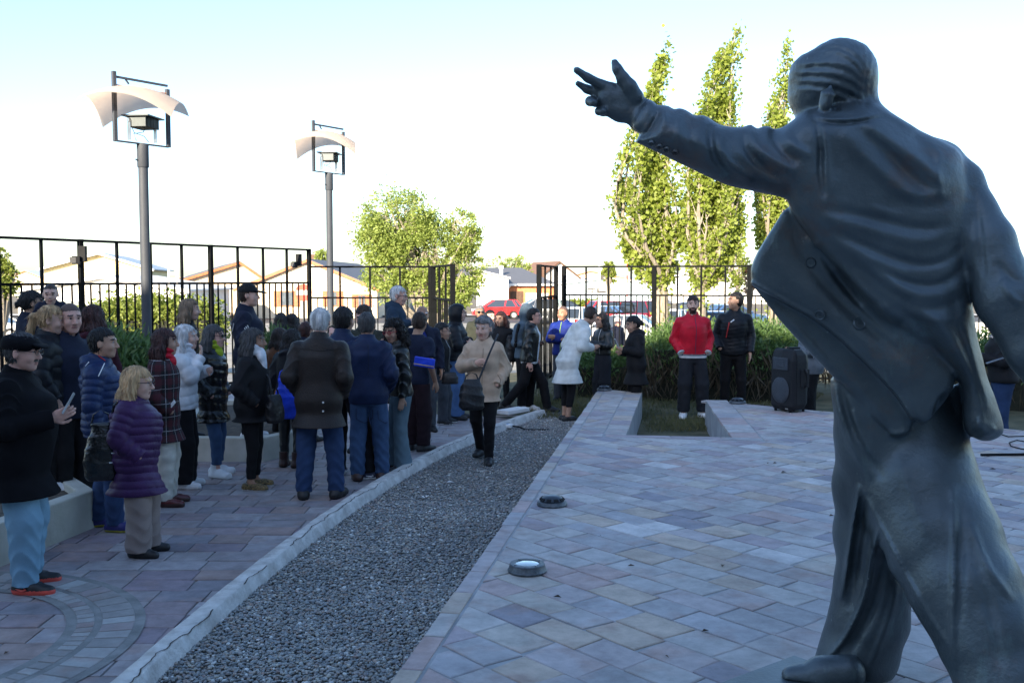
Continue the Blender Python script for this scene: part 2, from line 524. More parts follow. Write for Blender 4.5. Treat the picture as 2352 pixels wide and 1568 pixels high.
def stone_mat(name, tones, rough=.78, dirt=.35, gain=1.0):
    m = bpy.data.materials.new(name); m.use_nodes = True
    nt = m.node_tree; N = nt.nodes; L = nt.links; b = N['Principled BSDF']
    b.inputs['Roughness'].default_value = rough
    oi = N.new('ShaderNodeObjectInfo'); ge = N.new('ShaderNodeNewGeometry')
    ad = N.new('ShaderNodeMath'); ad.operation = 'ADD'; fr = N.new('ShaderNodeMath'); fr.operation = 'FRACT'
    L.new(oi.outputs['Random'], ad.inputs[0]); L.new(ge.outputs['Random Per Island'], ad.inputs[1]); L.new(ad.outputs[0], fr.inputs[0])
    rp = N.new('ShaderNodeValToRGB'); rp.color_ramp.interpolation = 'CONSTANT'
    el = rp.color_ramp.elements
    while len(el) < len(tones): el.new(.5)
    for i, (p, c) in enumerate(tones): el[i].position = p; el[i].color = (c[0]*gain, c[1]*gain, c[2]*gain, 1)
    L.new(fr.outputs[0], rp.inputs['Fac'])
    # offset the grain for every stone
    off = N.new('ShaderNodeVectorMath'); off.operation = 'ADD'
    cb = N.new('ShaderNodeCombineXYZ'); ml = N.new('ShaderNodeMath'); ml.operation = 'MULTIPLY'; ml.inputs[1].default_value = 37.0
    L.new(fr.outputs[0], ml.inputs[0]); L.new(ml.outputs[0], cb.inputs[2])
    L.new(ge.outputs['Position'], off.inputs[0]); L.new(cb.outputs[0], off.inputs[1])
    n1 = N.new('ShaderNodeTexNoise'); n1.inputs['Scale'].default_value = 7; n1.inputs['Detail'].default_value = 8; n1.inputs['Roughness'].default_value = .7
    L.new(off.outputs[0], n1.inputs['Vector'])
    n2 = N.new('ShaderNodeTexNoise'); n2.inputs['Scale'].default_value = 1.1; n2.inputs['Detail'].default_value = 3
    L.new(ge.outputs['Position'], n2.inputs['Vector'])
    mr = N.new('ShaderNodeMapRange'); mr.inputs['From Min'].default_value = .3; mr.inputs['From Max'].default_value = .7
    mr.inputs['To Min'].default_value = 1 - dirt; mr.inputs['To Max'].default_value = 1 + dirt*.7
    L.new(n1.outputs['Fac'], mr.inputs['Value'])
    mr2 = N.new('ShaderNodeMapRange'); mr2.inputs['From Min'].default_value = .3; mr2.inputs['From Max'].default_value = .7
    mr2.inputs['To Min'].default_value = .86; mr2.inputs['To Max'].default_value = 1.1
    L.new(n2.outputs['Fac'], mr2.inputs['Value'])
    mu = N.new('ShaderNodeMath'); mu.operation = 'MULTIPLY'; L.new(mr.outputs[0], mu.inputs[0]); L.new(mr2.outputs[0], mu.inputs[1])
    # hue mottling: rusty and violet clouds inside one stone
    n3 = N.new('ShaderNodeTexNoise'); n3.inputs['Scale'].default_value = 4.5; n3.inputs['Detail'].default_value = 6
    L.new(off.outputs[0], n3.inputs['Vector'])
    r3 = N.new('ShaderNodeValToRGB'); r3.color_ramp.elements[0].position = .52; r3.color_ramp.elements[1].position = .72
    r3.color_ramp.elements[0].color = (0, 0, 0, 1); r3.color_ramp.elements[1].color = (.55, .55, .55, 1)
    L.new(n3.outputs['Fac'], r3.inputs['Fac'])
    mx0 = N.new('ShaderNodeMix'); mx0.data_type = 'RGBA'; mx0.inputs['B'].default_value = (.30*gain, .19*gain, .155*gain, 1)
    L.new(r3.outputs['Color'], mx0.inputs['Factor']); L.new(rp.outputs['Color'], mx0.inputs['A'])
    mx = N.new('ShaderNodeMix'); mx.data_type = 'RGBA'; mx.blend_type = 'MULTIPLY'; mx.inputs['Factor'].default_value = 1
    L.new(mx0.outputs['Result'], mx.inputs['A']); L.new(mu.outputs[0], mx.inputs['B'])
    L.new(mx.outputs['Result'], b.inputs['Base Color'])
    bp = N.new('ShaderNodeBump'); bp.inputs['Strength'].default_value = .35; bp.inputs['Distance'].default_value = .012
    n4 = N.new('ShaderNodeTexNoise'); n4.inputs['Scale'].default_value = 16; n4.inputs['Detail'].default_value = 8; n4.inputs['Roughness'].default_value = .65
    L.new(off.outputs[0], n4.inputs['Vector']); L.new(n4.outputs['Fac'], bp.inputs['Height']); L.new(bp.outputs[0], b.inputs['Normal'])
    return m
TONES_SLAB = [(0, (.30, .285, .28)), (.15, (.335, .325, .315)), (.30, (.32, .285, .285)), (.40, (.27, .265, .27)), (.50, (.36, .345, .325)),
              (.62, (.37, .305, .24)), (.70, (.26, .215, .23)), (.77, (.185, .175, .205)), (.84, (.33, .245, .23)), (.89, (.29, .29, .305)), (.94, (.34, .31, .265)), (.975, (.44, .43, .42))]
TONES_WALK = [(0, (.25, .235, .225)), (.2, (.29, .275, .26)), (.38, (.24, .20, .195)), (.5, (.205, .20, .205)), (.62, (.30, .29, .28)),
              (.76, (.27, .215, .185)), (.84, (.155, .145, .155)), (.9, (.225, .19, .20))]
M_SLAB = stone_mat('slab_stone', [(p_, (c[0]*1.04, c[1]*1.0, c[2]*.99)) for p_, c in [(a_, tuple(.31 + (q-.31)*.8 for q in t_)) for a_, t_ in TONES_SLAB]], .74, .30, 1.32)
M_WALK = stone_mat('walk_stone', [(p_, (c[0]*1.04, c[1]*.98, c[2]*1.03)) for p_, c in TONES_WALK], .66, .34, 1.12)

def pave(parent, polys_by_size, m, zt, th, name='paving_stone', limit=300, jz=.002, near=(0, 4)):
    """nearest stones as parts, the rest joined"""
    polys_by_size = sorted(polys_by_size, key=lambda p: min(math.hypot(q[0]-near[0], q[1]-near[1]) for q in p) - (100 if False else 0))
    rest_v, rest_f = [], []
    for n, p in enumerate(polys_by_size):
        V, F = stone_geo(p, zt - th, zt + random.uniform(-jz, jz), tilt=(random.gauss(0, .004), random.gauss(0, .004)))
        if n < limit:
            me = bpy.data.meshes.new(name); me.from_pydata(V, [], F); me.update()
            link(name, me, m, parent)
        else:
            k = len(rest_v); rest_v += V; rest_f += [tuple(k+i for i in f) for f in F]
    if rest_v:
        me = bpy.data.meshes.new('far_' + name + 's'); me.from_pydata(rest_v, [], rest_f); me.update()
        tag(link('far_' + name + 's', me, m, parent), kind='stuff')

def in_view(p, z, m=150):
    x = sum(q[0] for q in p)/len(p); y = sum(q[1] for q in p)/len(p)
    if y < 3.2: return False
    u = 1176 + FOC * x / y
    v = 640 + FOC*(2.03 - z)/y
    return -m < u < 2352 + m and v < 1568 + m + 60

# ---- raised slab: outline
SZ = .38
LT = gp(1375, 893, SZ)[:2]; LT2 = gp(1475, 900, SZ)[:2]; NB1 = gp(1438, 998, SZ)[:2]; NB2 = gp(1683, 1005, SZ)[:2]
RT = gp(1620, 918, SZ)[:2]; FR = gp(2352, 988, SZ)[:2]
E0 = gp(895, 1568, SZ)[:2]
ed = (LT - E0) / np.linalg.norm(LT - E0)
SL0 = E0 - ed * 6.2
fe = (FR - RT) / np.linalg.norm(FR - RT)
FR2 = RT + fe * 9.0
outline = [tuple(SL0), (14, SL0[1]), tuple(FR2 + np.array([1.5, 0])), tuple(FR2), tuple(RT), tuple(NB2), tuple(NB1), tuple(LT2), tuple(LT)]
outline[1] = (FR2[0] + 1.5, SL0[1])
slab = empty('raised_plaza', (0, 0, 0)); tag(slab, kind='structure')
mb = MB(); mb.prism([tuple(p) for p in outline], -.1, SZ - .006)
M_SLABSIDE = mat('slab_side', (.30, .27, .25), .9, var=.25, scale=5, bump=.6, bscale=18)
mb.build('base', [M_MORTAR2], slab)
# side facing of the notch and far edges
def facing(a, b, name='side_facing'):
    a = np.array(a); b = np.array(b); L = np.linalg.norm(b-a); d = (b-a)/L; n = np.array([d[1], -d[0]])
    k = max(1, int(L/.42)); 
    for i in range(k):
        p = a + d*(L*i/k + .004); q = a + d*(L*(i+1)/k - .004)
        mb = MB(); t = .018 + random.uniform(0, .006)
        P = [p + n*.001, q + n*.001, q + n*t, p + n*t]
        if area([tuple(x) for x in P]) < 0: P = P[::-1]
        mb.prism([tuple(x) for x in P], -.05, SZ - .03); mb.build(name, M_SLABSIDE, slab)
facing(LT2, NB1); facing(NB2, RT); facing(LT, LT2)
# regions
band = .30
nl = np.array([-ed[1], ed[0]])    # outwards on the left edge
stones = []
def hp_line(p, q, keep):
    """half plane bounded by line pq containing point keep"""
    a, b = q[1]-p[1], -(q[0]-p[0]); l = math.hypot(a, b); a /= l; b /= l; c = a*p[0]+b*p[1]
    if a*keep[0] + b*keep[1] > c: a, b, c = -a, -b, -c
    return (a, b, c)
def shift(h, d): return (h[0], h[1], h[2]-d)
Hleft = hp_line(SL0, LT, (2, 5)); Hfar = hp_line(RT, FR, (2, 5))
Hbase = hp_line(NB1, NB2, (2, 5)); Hfing = hp_line(LT2, NB1, LT); Hrf = hp_line(NB2, RT, FR); Htip = hp_line(LT, LT2, (2, 5))
Hr = (1, 0, FR2[0] + 1.4); Hb = (0, -1, 1.5)
neg = lambda h, d=0: (-h[0], -h[1], -h[2]-d)
regions = [
    [shift(Hleft, .11), shift(Hbase, 0.17), Hr, Hb, Hfar],                       # main
    [shift(Hleft, .11), neg(Hbase, -.17), shift(Hfing, .24), shift(Htip, .02)],  # left finger
    [neg(Hbase, -.17), shift(Hrf, band), shift(Hfar, .12), Hr, Hb],              # right field
]
ang = math.atan2(-.252, .208) 
ca, sa = math.cos(ang), math.sin(ang)
rowh = .205
def to_w(a, b): return (a*ca - b*sa + 2.0, a*sa + b*ca + 7.0)
b0 = -16.0
while b0 < 16:
    rh = rowh + random.uniform(-.015, .02)
    a0 = -16 - random.uniform(0, .4)
    while a0 < 16:
        l = random.choice([.30, .33, .36, .40, .27]) * random.uniform(.92, 1.1)
        j = lambda: random.uniform(-.007, .007)
        sk = random.uniform(-.02, .02)
        q = [to_w(a0 + j() + sk, b0 + j()), to_w(a0 + l + j() + sk, b0 + j()), to_w(a0 + l + j(), b0 + rh + j()), to_w(a0 + j(), b0 + rh + j())]
        if area(q) < 0: q = q[::-1]
        for hp in regions:
            c = clip(q, hp)
            if c is None: continue
            c = dedupe(c)
            if len(c) < 3 or abs(area(c)) < .004: continue
            c = inset(c, .0042)
            if c and len(c) >= 3:
                c = dedupe(c)
                if len(c) >= 3 and in_view(c, SZ): stones.append(c)
        a0 += l
    b0 += rh
# border strips
def strip(p, q, inward, w, l0=.30, l1=.42, zlist=None):
    p = np.array(p); q = np.array(q); d = (q-p); L = np.linalg.norm(d); d /= L; n = np.array([-d[1], d[0]])
    if (np.array(inward)-p) @ n < 0: n = -n
    s = 0
    while s < L - .05:
        l = min(random.uniform(l0, l1), L - s)
        jj = random.uniform(-.006, .006)
        P = [p + d*(s+.004) + n*(.0+jj), p + d*(s+l-.004) + n*(.0+jj), p + d*(s+l-.004) + n*(w-.007), p + d*(s+.004) + n*(w-.007)]
        P = [tuple(x) for x in P]
        if area(P) < 0: P = P[::-1]
        if in_view(P, SZ): stones.append(P)
        s += l
strip(E0 - ed*1.2, LT, (2, 5), .105)
strip(NB1 + np.array([-.22, 0]), NB2 + np.array([.28, 0]), (1.7, 5), .165, .5, .8)
strip(LT2, NB1, LT, .235, .3, .45)
strip(NB2, RT, FR, band, .35, .6)
strip(RT, FR2, (2, 5), .115, .3, .45)
pave(slab, stones, M_SLAB, SZ, .03, near=(2.0, 2.5))

# ---- lower walkway on the left
walk = empty('stone_walkway', (0, 0, 0)); tag(walk, kind='structure')
mb = MB(); mb.prism([(-14, -2), (2.5, -2), (2.5, 21.4), (-14, 21.4)], -.09, -.012); mb.build('mortar_bed', M_MORTAR, walk)
curb_px = [(250, 1568), (380, 1455), (517, 1341), (653.5, 1238.7), (722, 1191), (824, 1115.6), (927, 1062.6), (995, 1040.5), (1078, 990.5), (1136.7, 972.6), (1175, 959.8), (1226, 943)]
curb = [gp(u, v, .1)[:2] for u, v in curb_px]
curb = [curb[0] + (curb[0]-curb[1])*2.2] + curb
# smooth the curve
cy_ = np.array([c[1] for c in curb]); cx_ = np.array([c[0] for c in curb])
pf = np.polyfit(cy_, cx_, 4)
def curb_x(y): return float(np.polyval(pf, y))
stones = []
y0 = 3.4
RC = (-3.55, 5.4)
while y0 < 17.6:
    rh = .235 + random.uniform(-.02, .02)
    x0 = -9.5 - random.uniform(0, .5)
    lim = curb_x(min(y0, 14.6)) if y0 < 14.6 else 1.2
    while x0 < lim + .2:
        l = random.choice([.32, .38, .42, .30, .46]) * random.uniform(.93, 1.08)
        j = lambda: random.uniform(-.006, .006)
        q = [(x0+j(), y0+j()), (x0+l+j(), y0+j()), (x0+l+j(), y0+rh+j()), (x0+j(), y0+rh+j())]
        t = (curb_x(y0+rh) - curb_x(y0))/rh if y0 < 14.6 else .3
        xl = curb_x(y0) if y0 < 14.6 else .6
        c = clip(q, [(1/math.hypot(1, t), -t/math.hypot(1, t), (xl - t*y0)/math.hypot(1, t))])
        x0 += l
        if c is None: continue
        c = dedupe(c)
        if len(c) < 3 or abs(area(c)) < .004: continue
        c = inset(c, .005)
        if not c: continue
        c = dedupe(c)
        mx, my = sum(p[0] for p in c)/len(c), sum(p[1] for p in c)/len(c)
        if len(c) >= 3 and in_view(c, 0): stones.append(c)
    y0 += rh
pave(walk, stones, M_WALK, .0, .03, near=(-2.5, 4))
# curved decorative band
def ring(r0, r1, z, m, seg, a0=-1.7, a1=2.6, gap=.006, name='ring_stone'):
    ln = seg/((r0+r1)/2); a = a0
    while a < a1:
        w = ln*random.uniform(.85, 1.2); g = gap/r0
        P = [(RC[0]+r*math.cos(t), RC[1]+r*math.sin(t)) for r, t in ((r0, a+g), (r1, a+g), (r1, a+w-g), (r0, a+w-g))]
        a += w
        if not in_view(P, 0, 40): continue
        V, F = stone_geo(P, z-.03, z + random.uniform(-.001, .001), .004)
        me = bpy.data.meshes.new(name); me.from_pydata(V, [], F); me.update(); link(name, me, m, walk)
mb = MB(); V = []; F = []
n = 64
for i in range(n+1):
    a = -1.8 + 4.5*i/n
    V += [(RC[0]+1.0*math.cos(a), RC[1]+1.0*math.sin(a), .006), (RC[0]+1.44*math.cos(a), RC[1]+1.44*math.sin(a), .006)]
F = [(2*i, 2*i+1, 2*i+3, 2*i+2) for i in range(n)]
link('ring_mortar', mesh_np('ring_mortar', V, np.array(F)), M_MORTAR, walk)
M_RING = stone_mat('ring_stone', [(0, (.27, .26, .25)), (.3, (.33, .32, .31)), (.6, (.29, .25, .245)), (.8, (.36, .36, .35))], .7, .25)
ring(1.20, 1.38, .011, M_RING, .13); ring(1.06, 1.155, .011, M_RING, .075)

# ---- kerb between walkway and pebbles, pebble bed
M_CURB = mat('kerb_concrete', (.54, .51, .47), .9, var=.22, scale=9, bump=.6, bscale=45, col2=(.68, .66, .62))
kerb = empty('curved_kerb', (0, 0, 0)); tag(kerb, kind='structure')
yy = np.concatenate([np.arange(2.6, 14.8, .12)])
V = []; F = []
prof = [(-.005, -.05), (-.003, .085), (.012, .10), (.10, .104), (.118, .096), (.128, .055), (.138, .045), (.150, -.05)]
for i, y in enumerate(yy):
    t = (curb_x(y+.05) - curb_x(y-.05))/.1; nn = np.array([1, -t])/math.hypot(1, t)
    for a, z in prof:
        w = a + (.0015*math.sin(y*9.1+a*30) + .0012*math.sin(y*23)) 
        V.append((curb_x(y) + nn[0]*w, y + nn[1]*w, z + .0015*math.sin(y*7.3 + a*9) + random.uniform(-.0012, .0012)))
k = len(prof)
for i in range(len(yy)-1):
    for j in range(k-1):
        F.append((i*k+j, i*k+j+1, (i+1)*k+j+1, (i+1)*k+j))
mk = link('kerb_run', mesh_np('kerb_run', V, np.array(F)), M_CURB, kerb)
# open crack along its top edge
M_CRACK = mat('crack_dark', (.05, .045, .04), .95)
V = []; F = []
cy = np.arange(3.2, 13.8, .035); off = .098; zc = .1035
k = 0; prev = None
for y in cy:
    off += random.gauss(0, .0065) + (.106-off)*.2
    on = math.sin(y*1.7) + .4*math.sin(y*5.1) > -.75
    wd = .0024 + .0022*abs(math.sin(y*4.3 + math.sin(y*13)))
    t = (curb_x(y+.05) - curb_x(y-.05))/.1; nn = np.array([1, -t])/math.hypot(1, t)
    z = .1065 if off < .1 else .1065 - (off-.1)*.42
    a = (curb_x(y) + nn[0]*(off-wd), y + nn[1]*(off-wd), z+.002); b = (curb_x(y) + nn[0]*(off+wd), y + nn[1]*(off+wd), z+.0015)
    V += [a, b]
    if prev is not None and on: F.append((prev, prev+1, k+1, k))
    prev = k; k += 2
link('crack', mesh_np('crack', V, np.array(F)), M_CRACK, kerb)

# pebbles
M_BED = mat('pebble_bed', (.10, .10, .095), .95, var=.4, scale=40, bump=.8, bscale=60)
V = []; F = []
for i, y in enumerate(np.arange(2.0, 15.6, .2)):
    V += [(curb_x(min(y, 14.7)) + .07, y, .006), (min(SL0[0] + ed[0]/ed[1]*(y - SL0[1]), 2) + .3, y, .006)]
for i in range(len(V)//2-1): F.append((2*i, 2*i+1, 2*i+3, 2*i+2))
tag(link('pebble_ground', mesh_np('pebble_ground', V, np.array(F)), M_BED), kind='structure')
M_PEB = stone_mat('pebble', [(a_, (c[0]*.97, c[1]*1.02, c[2]*1.0)) for a_, c in [(0, (.155, .16, .165)), (.2, (.20, .20, .20)), (.38, (.12, .125, .135)), (.5, (.24, .235, .225)), (.62, (.17, .165, .155)),
                             (.74, (.30, .275, .24)), (.82, (.215, .17, .145)), (.88, (.42, .41, .40)), (.92, (.185, .19, .20))]], .6, .15, 1.65)
peb_meshes = []
for s in range(6):
    V = []; n1 = 7
    ax, ay, az = random.uniform(.8, 1.25), random.uniform(.65, 1.0), random.uniform(.42, .65)
    V.append((0, 0, az))
    for zz_, rr in ((.6, .78), (-.1, 1.0), (-.7, .7)):
        for i in range(n1):
            a = 2*math.pi*(i + .5*(zz_ < 0))/n1; q = rr*random.uniform(.88, 1.12)
            V.append((ax*q*math.cos(a), ay*q*math.sin(a), az*zz_))
    F = [(0, 1+i, 1+(i+1) % n1) for i in range(n1)]
    for r_ in range(2):
        for i in range(n1):
            a = 1+r_*n1+i; b = 1+r_*n1+(i+1) % n1
            F.append((a, a+n1, b+n1, b))
    me = bpy.data.meshes.new('pebble_shape'); me.from_pydata(V, [], F); me.update(); me.materials.append(M_PEB); me.shade_smooth(); peb_meshes.append(me)

def scatter(name, pts, meshes, smin, smax, kind='stuff', parent=None, tilt=.5, seed=1):
    """geometry-nodes scatter of shared meshes on fixed points"""
    me = bpy.data.meshes.new(name); me.vertices.add(len(pts)); me.vertices.foreach_set('co', np.asarray(pts, np.float32).ravel()); me.update()
    o = link(name, me, None, parent); tag(o, kind=kind)
    ng = bpy.data.node_groups.new(name + '_nodes', 'GeometryNodeTree')
    ng.interface.new_socket('Geometry', in_out='INPUT', socket_type='NodeSocketGeometry')
    ng.interface.new_socket('Geometry', in_out='OUTPUT', socket_type='NodeSocketGeometry')
    N = ng.nodes; L = ng.links
    gi = N.new('NodeGroupInput'); go = N.new('NodeGroupOutput'); jn = N.new('GeometryNodeJoinGeometry')
    hold = bpy.data.collections.new(name + '_shapes')
    rv = N.new('FunctionNodeRandomValue'); rv.data_type = 'INT'; rv.inputs['Min'].default_value = 0; rv.inputs['Max'].default_value = len(meshes)-1
    rv.inputs['Seed'].default_value = seed
    ci = N.new('GeometryNodeCollectionInfo'); ci.inputs['Collection'].default_value = hold
    ci.inputs['Separate Children'].default_value = True; ci.inputs['Reset Children'].default_value = True
    for i, m_ in enumerate(meshes):
        ob = bpy.data.objects.new(name + '_shape', m_); hold.objects.link(ob)
    ip = N.new('GeometryNodeInstanceOnPoints'); ip.inputs['Pick Instance'].default_value = True
    L.new(gi.outputs[0], ip.inputs['Points']); L.new(ci.outputs[0], ip.inputs['Instance']); L.new(rv.outputs[2], ip.inputs['Instance Index'])
    rs = N.new('FunctionNodeRandomValue'); rs.data_type = 'FLOAT_VECTOR'
    rs.inputs[0].default_value = (-tilt, -tilt, 0); rs.inputs[1].default_value = (tilt, tilt, 6.283); rs.inputs['Seed'].default_value = seed+1
    L.new(rs.outputs[0], ip.inputs['Rotation'])
    rc = N.new('FunctionNodeRandomValue'); rc.data_type = 'FLOAT'
    rc.inputs[2].default_value = smin; rc.inputs[3].default_value = smax; rc.inputs['Seed'].default_value = seed+2
    L.new(rc.outputs[1], ip.inputs['Scale'])
    L.new(ip.outputs[0], jn.inputs[0]); L.new(jn.outputs[0], go.inputs[0])
    md = o.modifiers.new('scatter', 'NODES'); md.node_group = ng
    return o
pts = []
def left_edge_x(y): return SL0[0] + ed[0]/ed[1]*(y - SL0[1])
y = 3.6
while y < 14.6:
    st = .0145 if y < 6.5 else (.017 if y < 9 else .022)
    x = curb_x(y) + .145; x1 = left_edge_x(y) - .004
    while x < x1:
        pts.append((x + random.uniform(-.007, .007), y + random.uniform(-.007, .007), .006 + random.uniform(0, .016)))
        x += st * 1.15
    y += st * 1.15
pts = np.array(pts)
o = scatter('river_pebbles', pts, peb_meshes, .0072, .0160, tilt=.35); tag(o, 'grey river pebbles filling the strip between kerb and plaza', 'gravel')
print('pebbles', len(pts))
# ================================================================== railings
M_IRON = mat('painted_iron', (.006, .007, .008), .8, var=.3, scale=12, bump=.15, bscale=90, spec=.08)
def railing(name, label, P0, P1, zb, zm, zt, n0, n1, nseg, thick, npick=3, group='iron railings round the square', trim=(0, 0), tw=.07, kw=.02):
    """full-height bars at every step, pickets between them under the middle rail"""
    P0 = np.array(P0, float); P1 = np.array(P1, float); st = (P1-P0)/nseg
    root = empty(name, (*P0, 0)); tag(root, label, 'fence', group)
    at = lambda i: P0 + st*i
    rel = lambda p, z: (p[0]-P0[0], p[1]-P0[1], z)
    a, b = at(n0), at(n1)
    for nm, z, w in (('top_rail', zt, .035), ('middle_rail', zm, .035), ('bottom_rail', zb+.08, .035)):
        m = MB(); m.bar(rel(a, z), rel(b, z), .045, w); m.build(nm, M_IRON, root)
    ang_ = math.atan2(st[1], st[0])
    def post(w, z0, z1, nm):
        me = bpy.data.meshes.new(nm); m = MB(); m.box((0, 0, (z0+z1)/2), (w, w, z1-z0), ang_)
        o = m.build(nm, M_IRON, root); return o
    pt = post(tw, zb-.3, zt+.02, 'post'); bt = post(.035, zb, zt-.018, 'bar'); kt = post(kw, zb, zm-.018, 'picket')
    u = {'post': 0, 'bar': 0, 'picket': 0}
    def put(t, nm, p):
        if u[nm] == 0: o = t; u[nm] = 1
        else:
            o = t.copy(); COL.objects.link(o); o.parent = root
        o.location = rel(p, 0)
    for i in range(n0, n1+1):
        put(*( (pt, 'post') if i in thick else (bt, 'bar')), at(i))
        if i < n1:
            for k in range(1, npick+1): put(kt, 'picket', at(i + k/(npick+1)))
    for t, nm in ((pt, 'post'), (bt, 'bar'), (kt, 'picket')):
        if u[nm] == 0: bpy.data.objects.remove(t)
    return root
LF0 = (-6.72, 13.15); LF1 = (-3.82, 18.9)
railing('railing', 'tall black railing on the left with sloping top rail, beside the planters', LF0, LF1, .18, 1.955, 2.57, -5, 10, 10, (-6, -2, 2, 6, 10), 3, tw=.062)
GY = 19.5
ga = ((713-1176)/FOC*GY, GY); gb = ((988-1176)/FOC*GY, GY)
railing('railing', 'short lower black railing between the tall left railing and the open gate', ga, gb, .0, 1.66, 2.26, 0, 4, 4, (4,), 3, tw=.07)
gl0 = ((996-1176)/FOC*19.4, 19.4); gl1 = ((1040-1176)/FOC*16.9, 16.9)
g = railing('open_gate_leaf', 'left leaf of the black iron gate, swung open', gl0, gl1, .06, 1.66, 2.26, 0, 3, 3, (0, 3), 3, 'open gate leaves', tw=.08, kw=.018)
g['category'] = 'gate'
gr0 = ((1277-1176)/FOC*20.6, 20.6); gr1 = ((1238-1176)/FOC*18.4, 18.4)
g = railing('open_gate_leaf', 'right leaf of the black iron gate beside the man in blue jacket', gr0, gr1, .06, 1.68, 2.27, 0, 3, 3, (0, 3), 3, 'open gate leaves', tw=.085, kw=.018)
g['category'] = 'gate'
RF0 = (1.10, 21.2); RF1 = ((1721-1176)/FOC*20.0, 20.0)
railing('railing', 'long black railing behind the dark shrubs and the man in red jacket', RF0, RF1, .0, 1.69, 2.28, 0, 20, 8, (0, 4, 8, 12, 16, 20), 3, tw=.085)
# small floodlights clamped to the railing
M_BLK = mat('black_housing', (.014, .015, .017), .7, spec=.15)
def small_flood(p, label):
    r = empty('small_floodlight', p); tag(r, label, 'floodlight', 'small floodlights on the railing')
    m = MB(); m.box((0, 0, 0), (.10, .07, .22)); m.build('housing', M_BLK, r)
    m = MB(); m.box((-.07, -.05, -.09), (.10, .12, .11), .3); m.build('lamp_head', M_BLK, r)
    m = MB(); m.box((-.09, -.115, -.09), (.08, .01, .08), .3); m.build('lens', mat('lens_grey', (.1, .1, .1), .2), r)
small_flood((-6.72+.29*2*2-.62+.12+.0, 13.15+.575*2-.12, 2.38), 'small black floodlight on the left railing, nearer one')
small_flood((-3.98, 18.75, 2.38), 'small black floodlight at the corner of the railing behind the second lamp post')

# ================================================================== lamp posts with curved sail reflectors
M_POLE = mat('pole_paint', (.055, .062, .075), .6, metal=.0, var=.1, scale=4, bump=.08, spec=.3)
M_SAIL = mat('sail_sheet', (.93, .83, .73), .6, var=.03, trans=.7, spec=.2)
M_FIN = mat('cast_fins', (.05, .06, .065), .45, metal=.5)
M_STEEL = mat('bracket_steel', (.45, .45, .44), .35, metal=.9)
def make_lamp(name, loc, rz, label):
    r = empty(name, loc, rz); tag(r, label, 'lamp post', 'lamp posts with sail reflectors')
    m = MB(); m.lathe([(.068, 0), (.068, 3.62), (.066, 3.64)], n=24); m.build('pole', M_POLE, r, smooth=True)
    m = MB(); m.lathe([(.15, 0), (.15, .02), (.08, .03)], n=24); m.build('base_flange', M_POLE, r, smooth=True)
    m = MB(); m.lathe([(.076, 3.62), (.082, 3.63), (.082, 3.95), (.074, 3.955)], n=24); m.tube([(-.08, 0, 3.72), (-.12, 0, 3.725)], .012, 8); m.build('collar', M_POLE, r, smooth=True)
    H0, H1, W = 3.96, 4.86, .43
    m = MB(); m.box((-W, 0, (H0+H1)/2 + .02), (.05, .05, H1-H0+.06)); m.build('frame_arm', M_POLE, r)
    m = MB(); m.box((W, 0, (H0+H1)/2 - .04), (.05, .05, H1-H0-.06)); m.build('frame_arm', M_POLE, r)
    m = MB(); m.box((0, 0, H0-.005), (2*W+.02, .075, .016)); m.build('frame_base', M_POLE, r)
    m = MB(); m.bar((-W, 0, H1-.02), (W, 0, H1-.02), .03); m.bar((-.25, 0, H1-.03), (-.2, 0, H1-.09), .02); m.build('top_bar', M_POLE, r)
    m = MB(); m.bar((-W, 0, H1-.13), (W, 0, H1-.13), .018, .014); m.build('sail_support', mat('amber_edge', (.45, .2, .08), .5), r)
    n = 18; V = []; S = .47
    for side in (0, 1):
        for i in range(n+1):
            for j in range(n+1):
                a, b = -S + 2*S*i/n, -S + 2*S*j/n
                z = H1 - .12 - .30*(a*a + b*b)/(S*S)*.66 - .10*(a*b)/(S*S)
                V.append((a*.7071*1.35 - b*.7071*1.35 - .10, (a*.7071 + b*.7071)*1.25, z + (.006 if side else 0)))
    F = []; q = (n+1)**2
    for i in range(n):
        for j in range(n):
            a = i*(n+1)+j
            F += [(a, a+1, a+n+2, a+n+1), (q+a, q+a+n+1, q+a+n+2, q+a+1)]
    link('sail', mesh_np('sail', V, np.array(F)), M_SAIL, r, smooth=True)
    m = MB(); m.box((.02, 0, 4.33), (.50, .40, .018), .5); m.build('flood_cover', M_FIN, r)
    m = MB()
    for k in range(13):
        x = -.17 + .34*k/12
        M3 = Matrix.Rotation(.5, 3, 'Z'); c = M3 @ Vector((x, 0, 0))
        m.box((.02+c.x*1.15, c.y*1.15, 4.25), (.010, .32 - .05*abs(k-6)/6, .14), .5)
    m.box((.02, 0, 4.21), (.24, .18, .05), .5)
    fl = m.build('heat_sink', M_FIN, r)
    for s in (-1, 1):
        m = MB(); m.bar((s*.21, 0, 3.99), (s*.21, 0, 4.27), .07, .008, up=(1, 0, 0)); m.tube([(s*.21-.015, -.0, 4.27), (s*.21+.015, 0, 4.27)], .03, 10); m.build('bracket', M_STEEL, r)
    m = MB(); m.tube([(-.1, 0, 3.99), (-.16, -.03, 4.08), (0, -.02, 4.12), (.06, 0, 4.2)], .006, 6); m.tube([(.1, 0, 3.99), (.0, -.04, 4.06), (-.13, 0, 4.10), (-.2, 0, 4.23)], .005, 6); m.build('cable', M_BLK, r)
    return r
p = pd(336, 700, 14.5)
make_lamp('lamp_post', (p[0], p[1], 0), R(54), 'taller-looking lamp post in front of the left railing, with the larger sail')
p = pd(759, 700, 20.7)
make_lamp('lamp_post', (p[0], p[1], .02), R(56), 'farther lamp post above the embracing men, with the smaller sail').scale = (1, 1, 1.055)

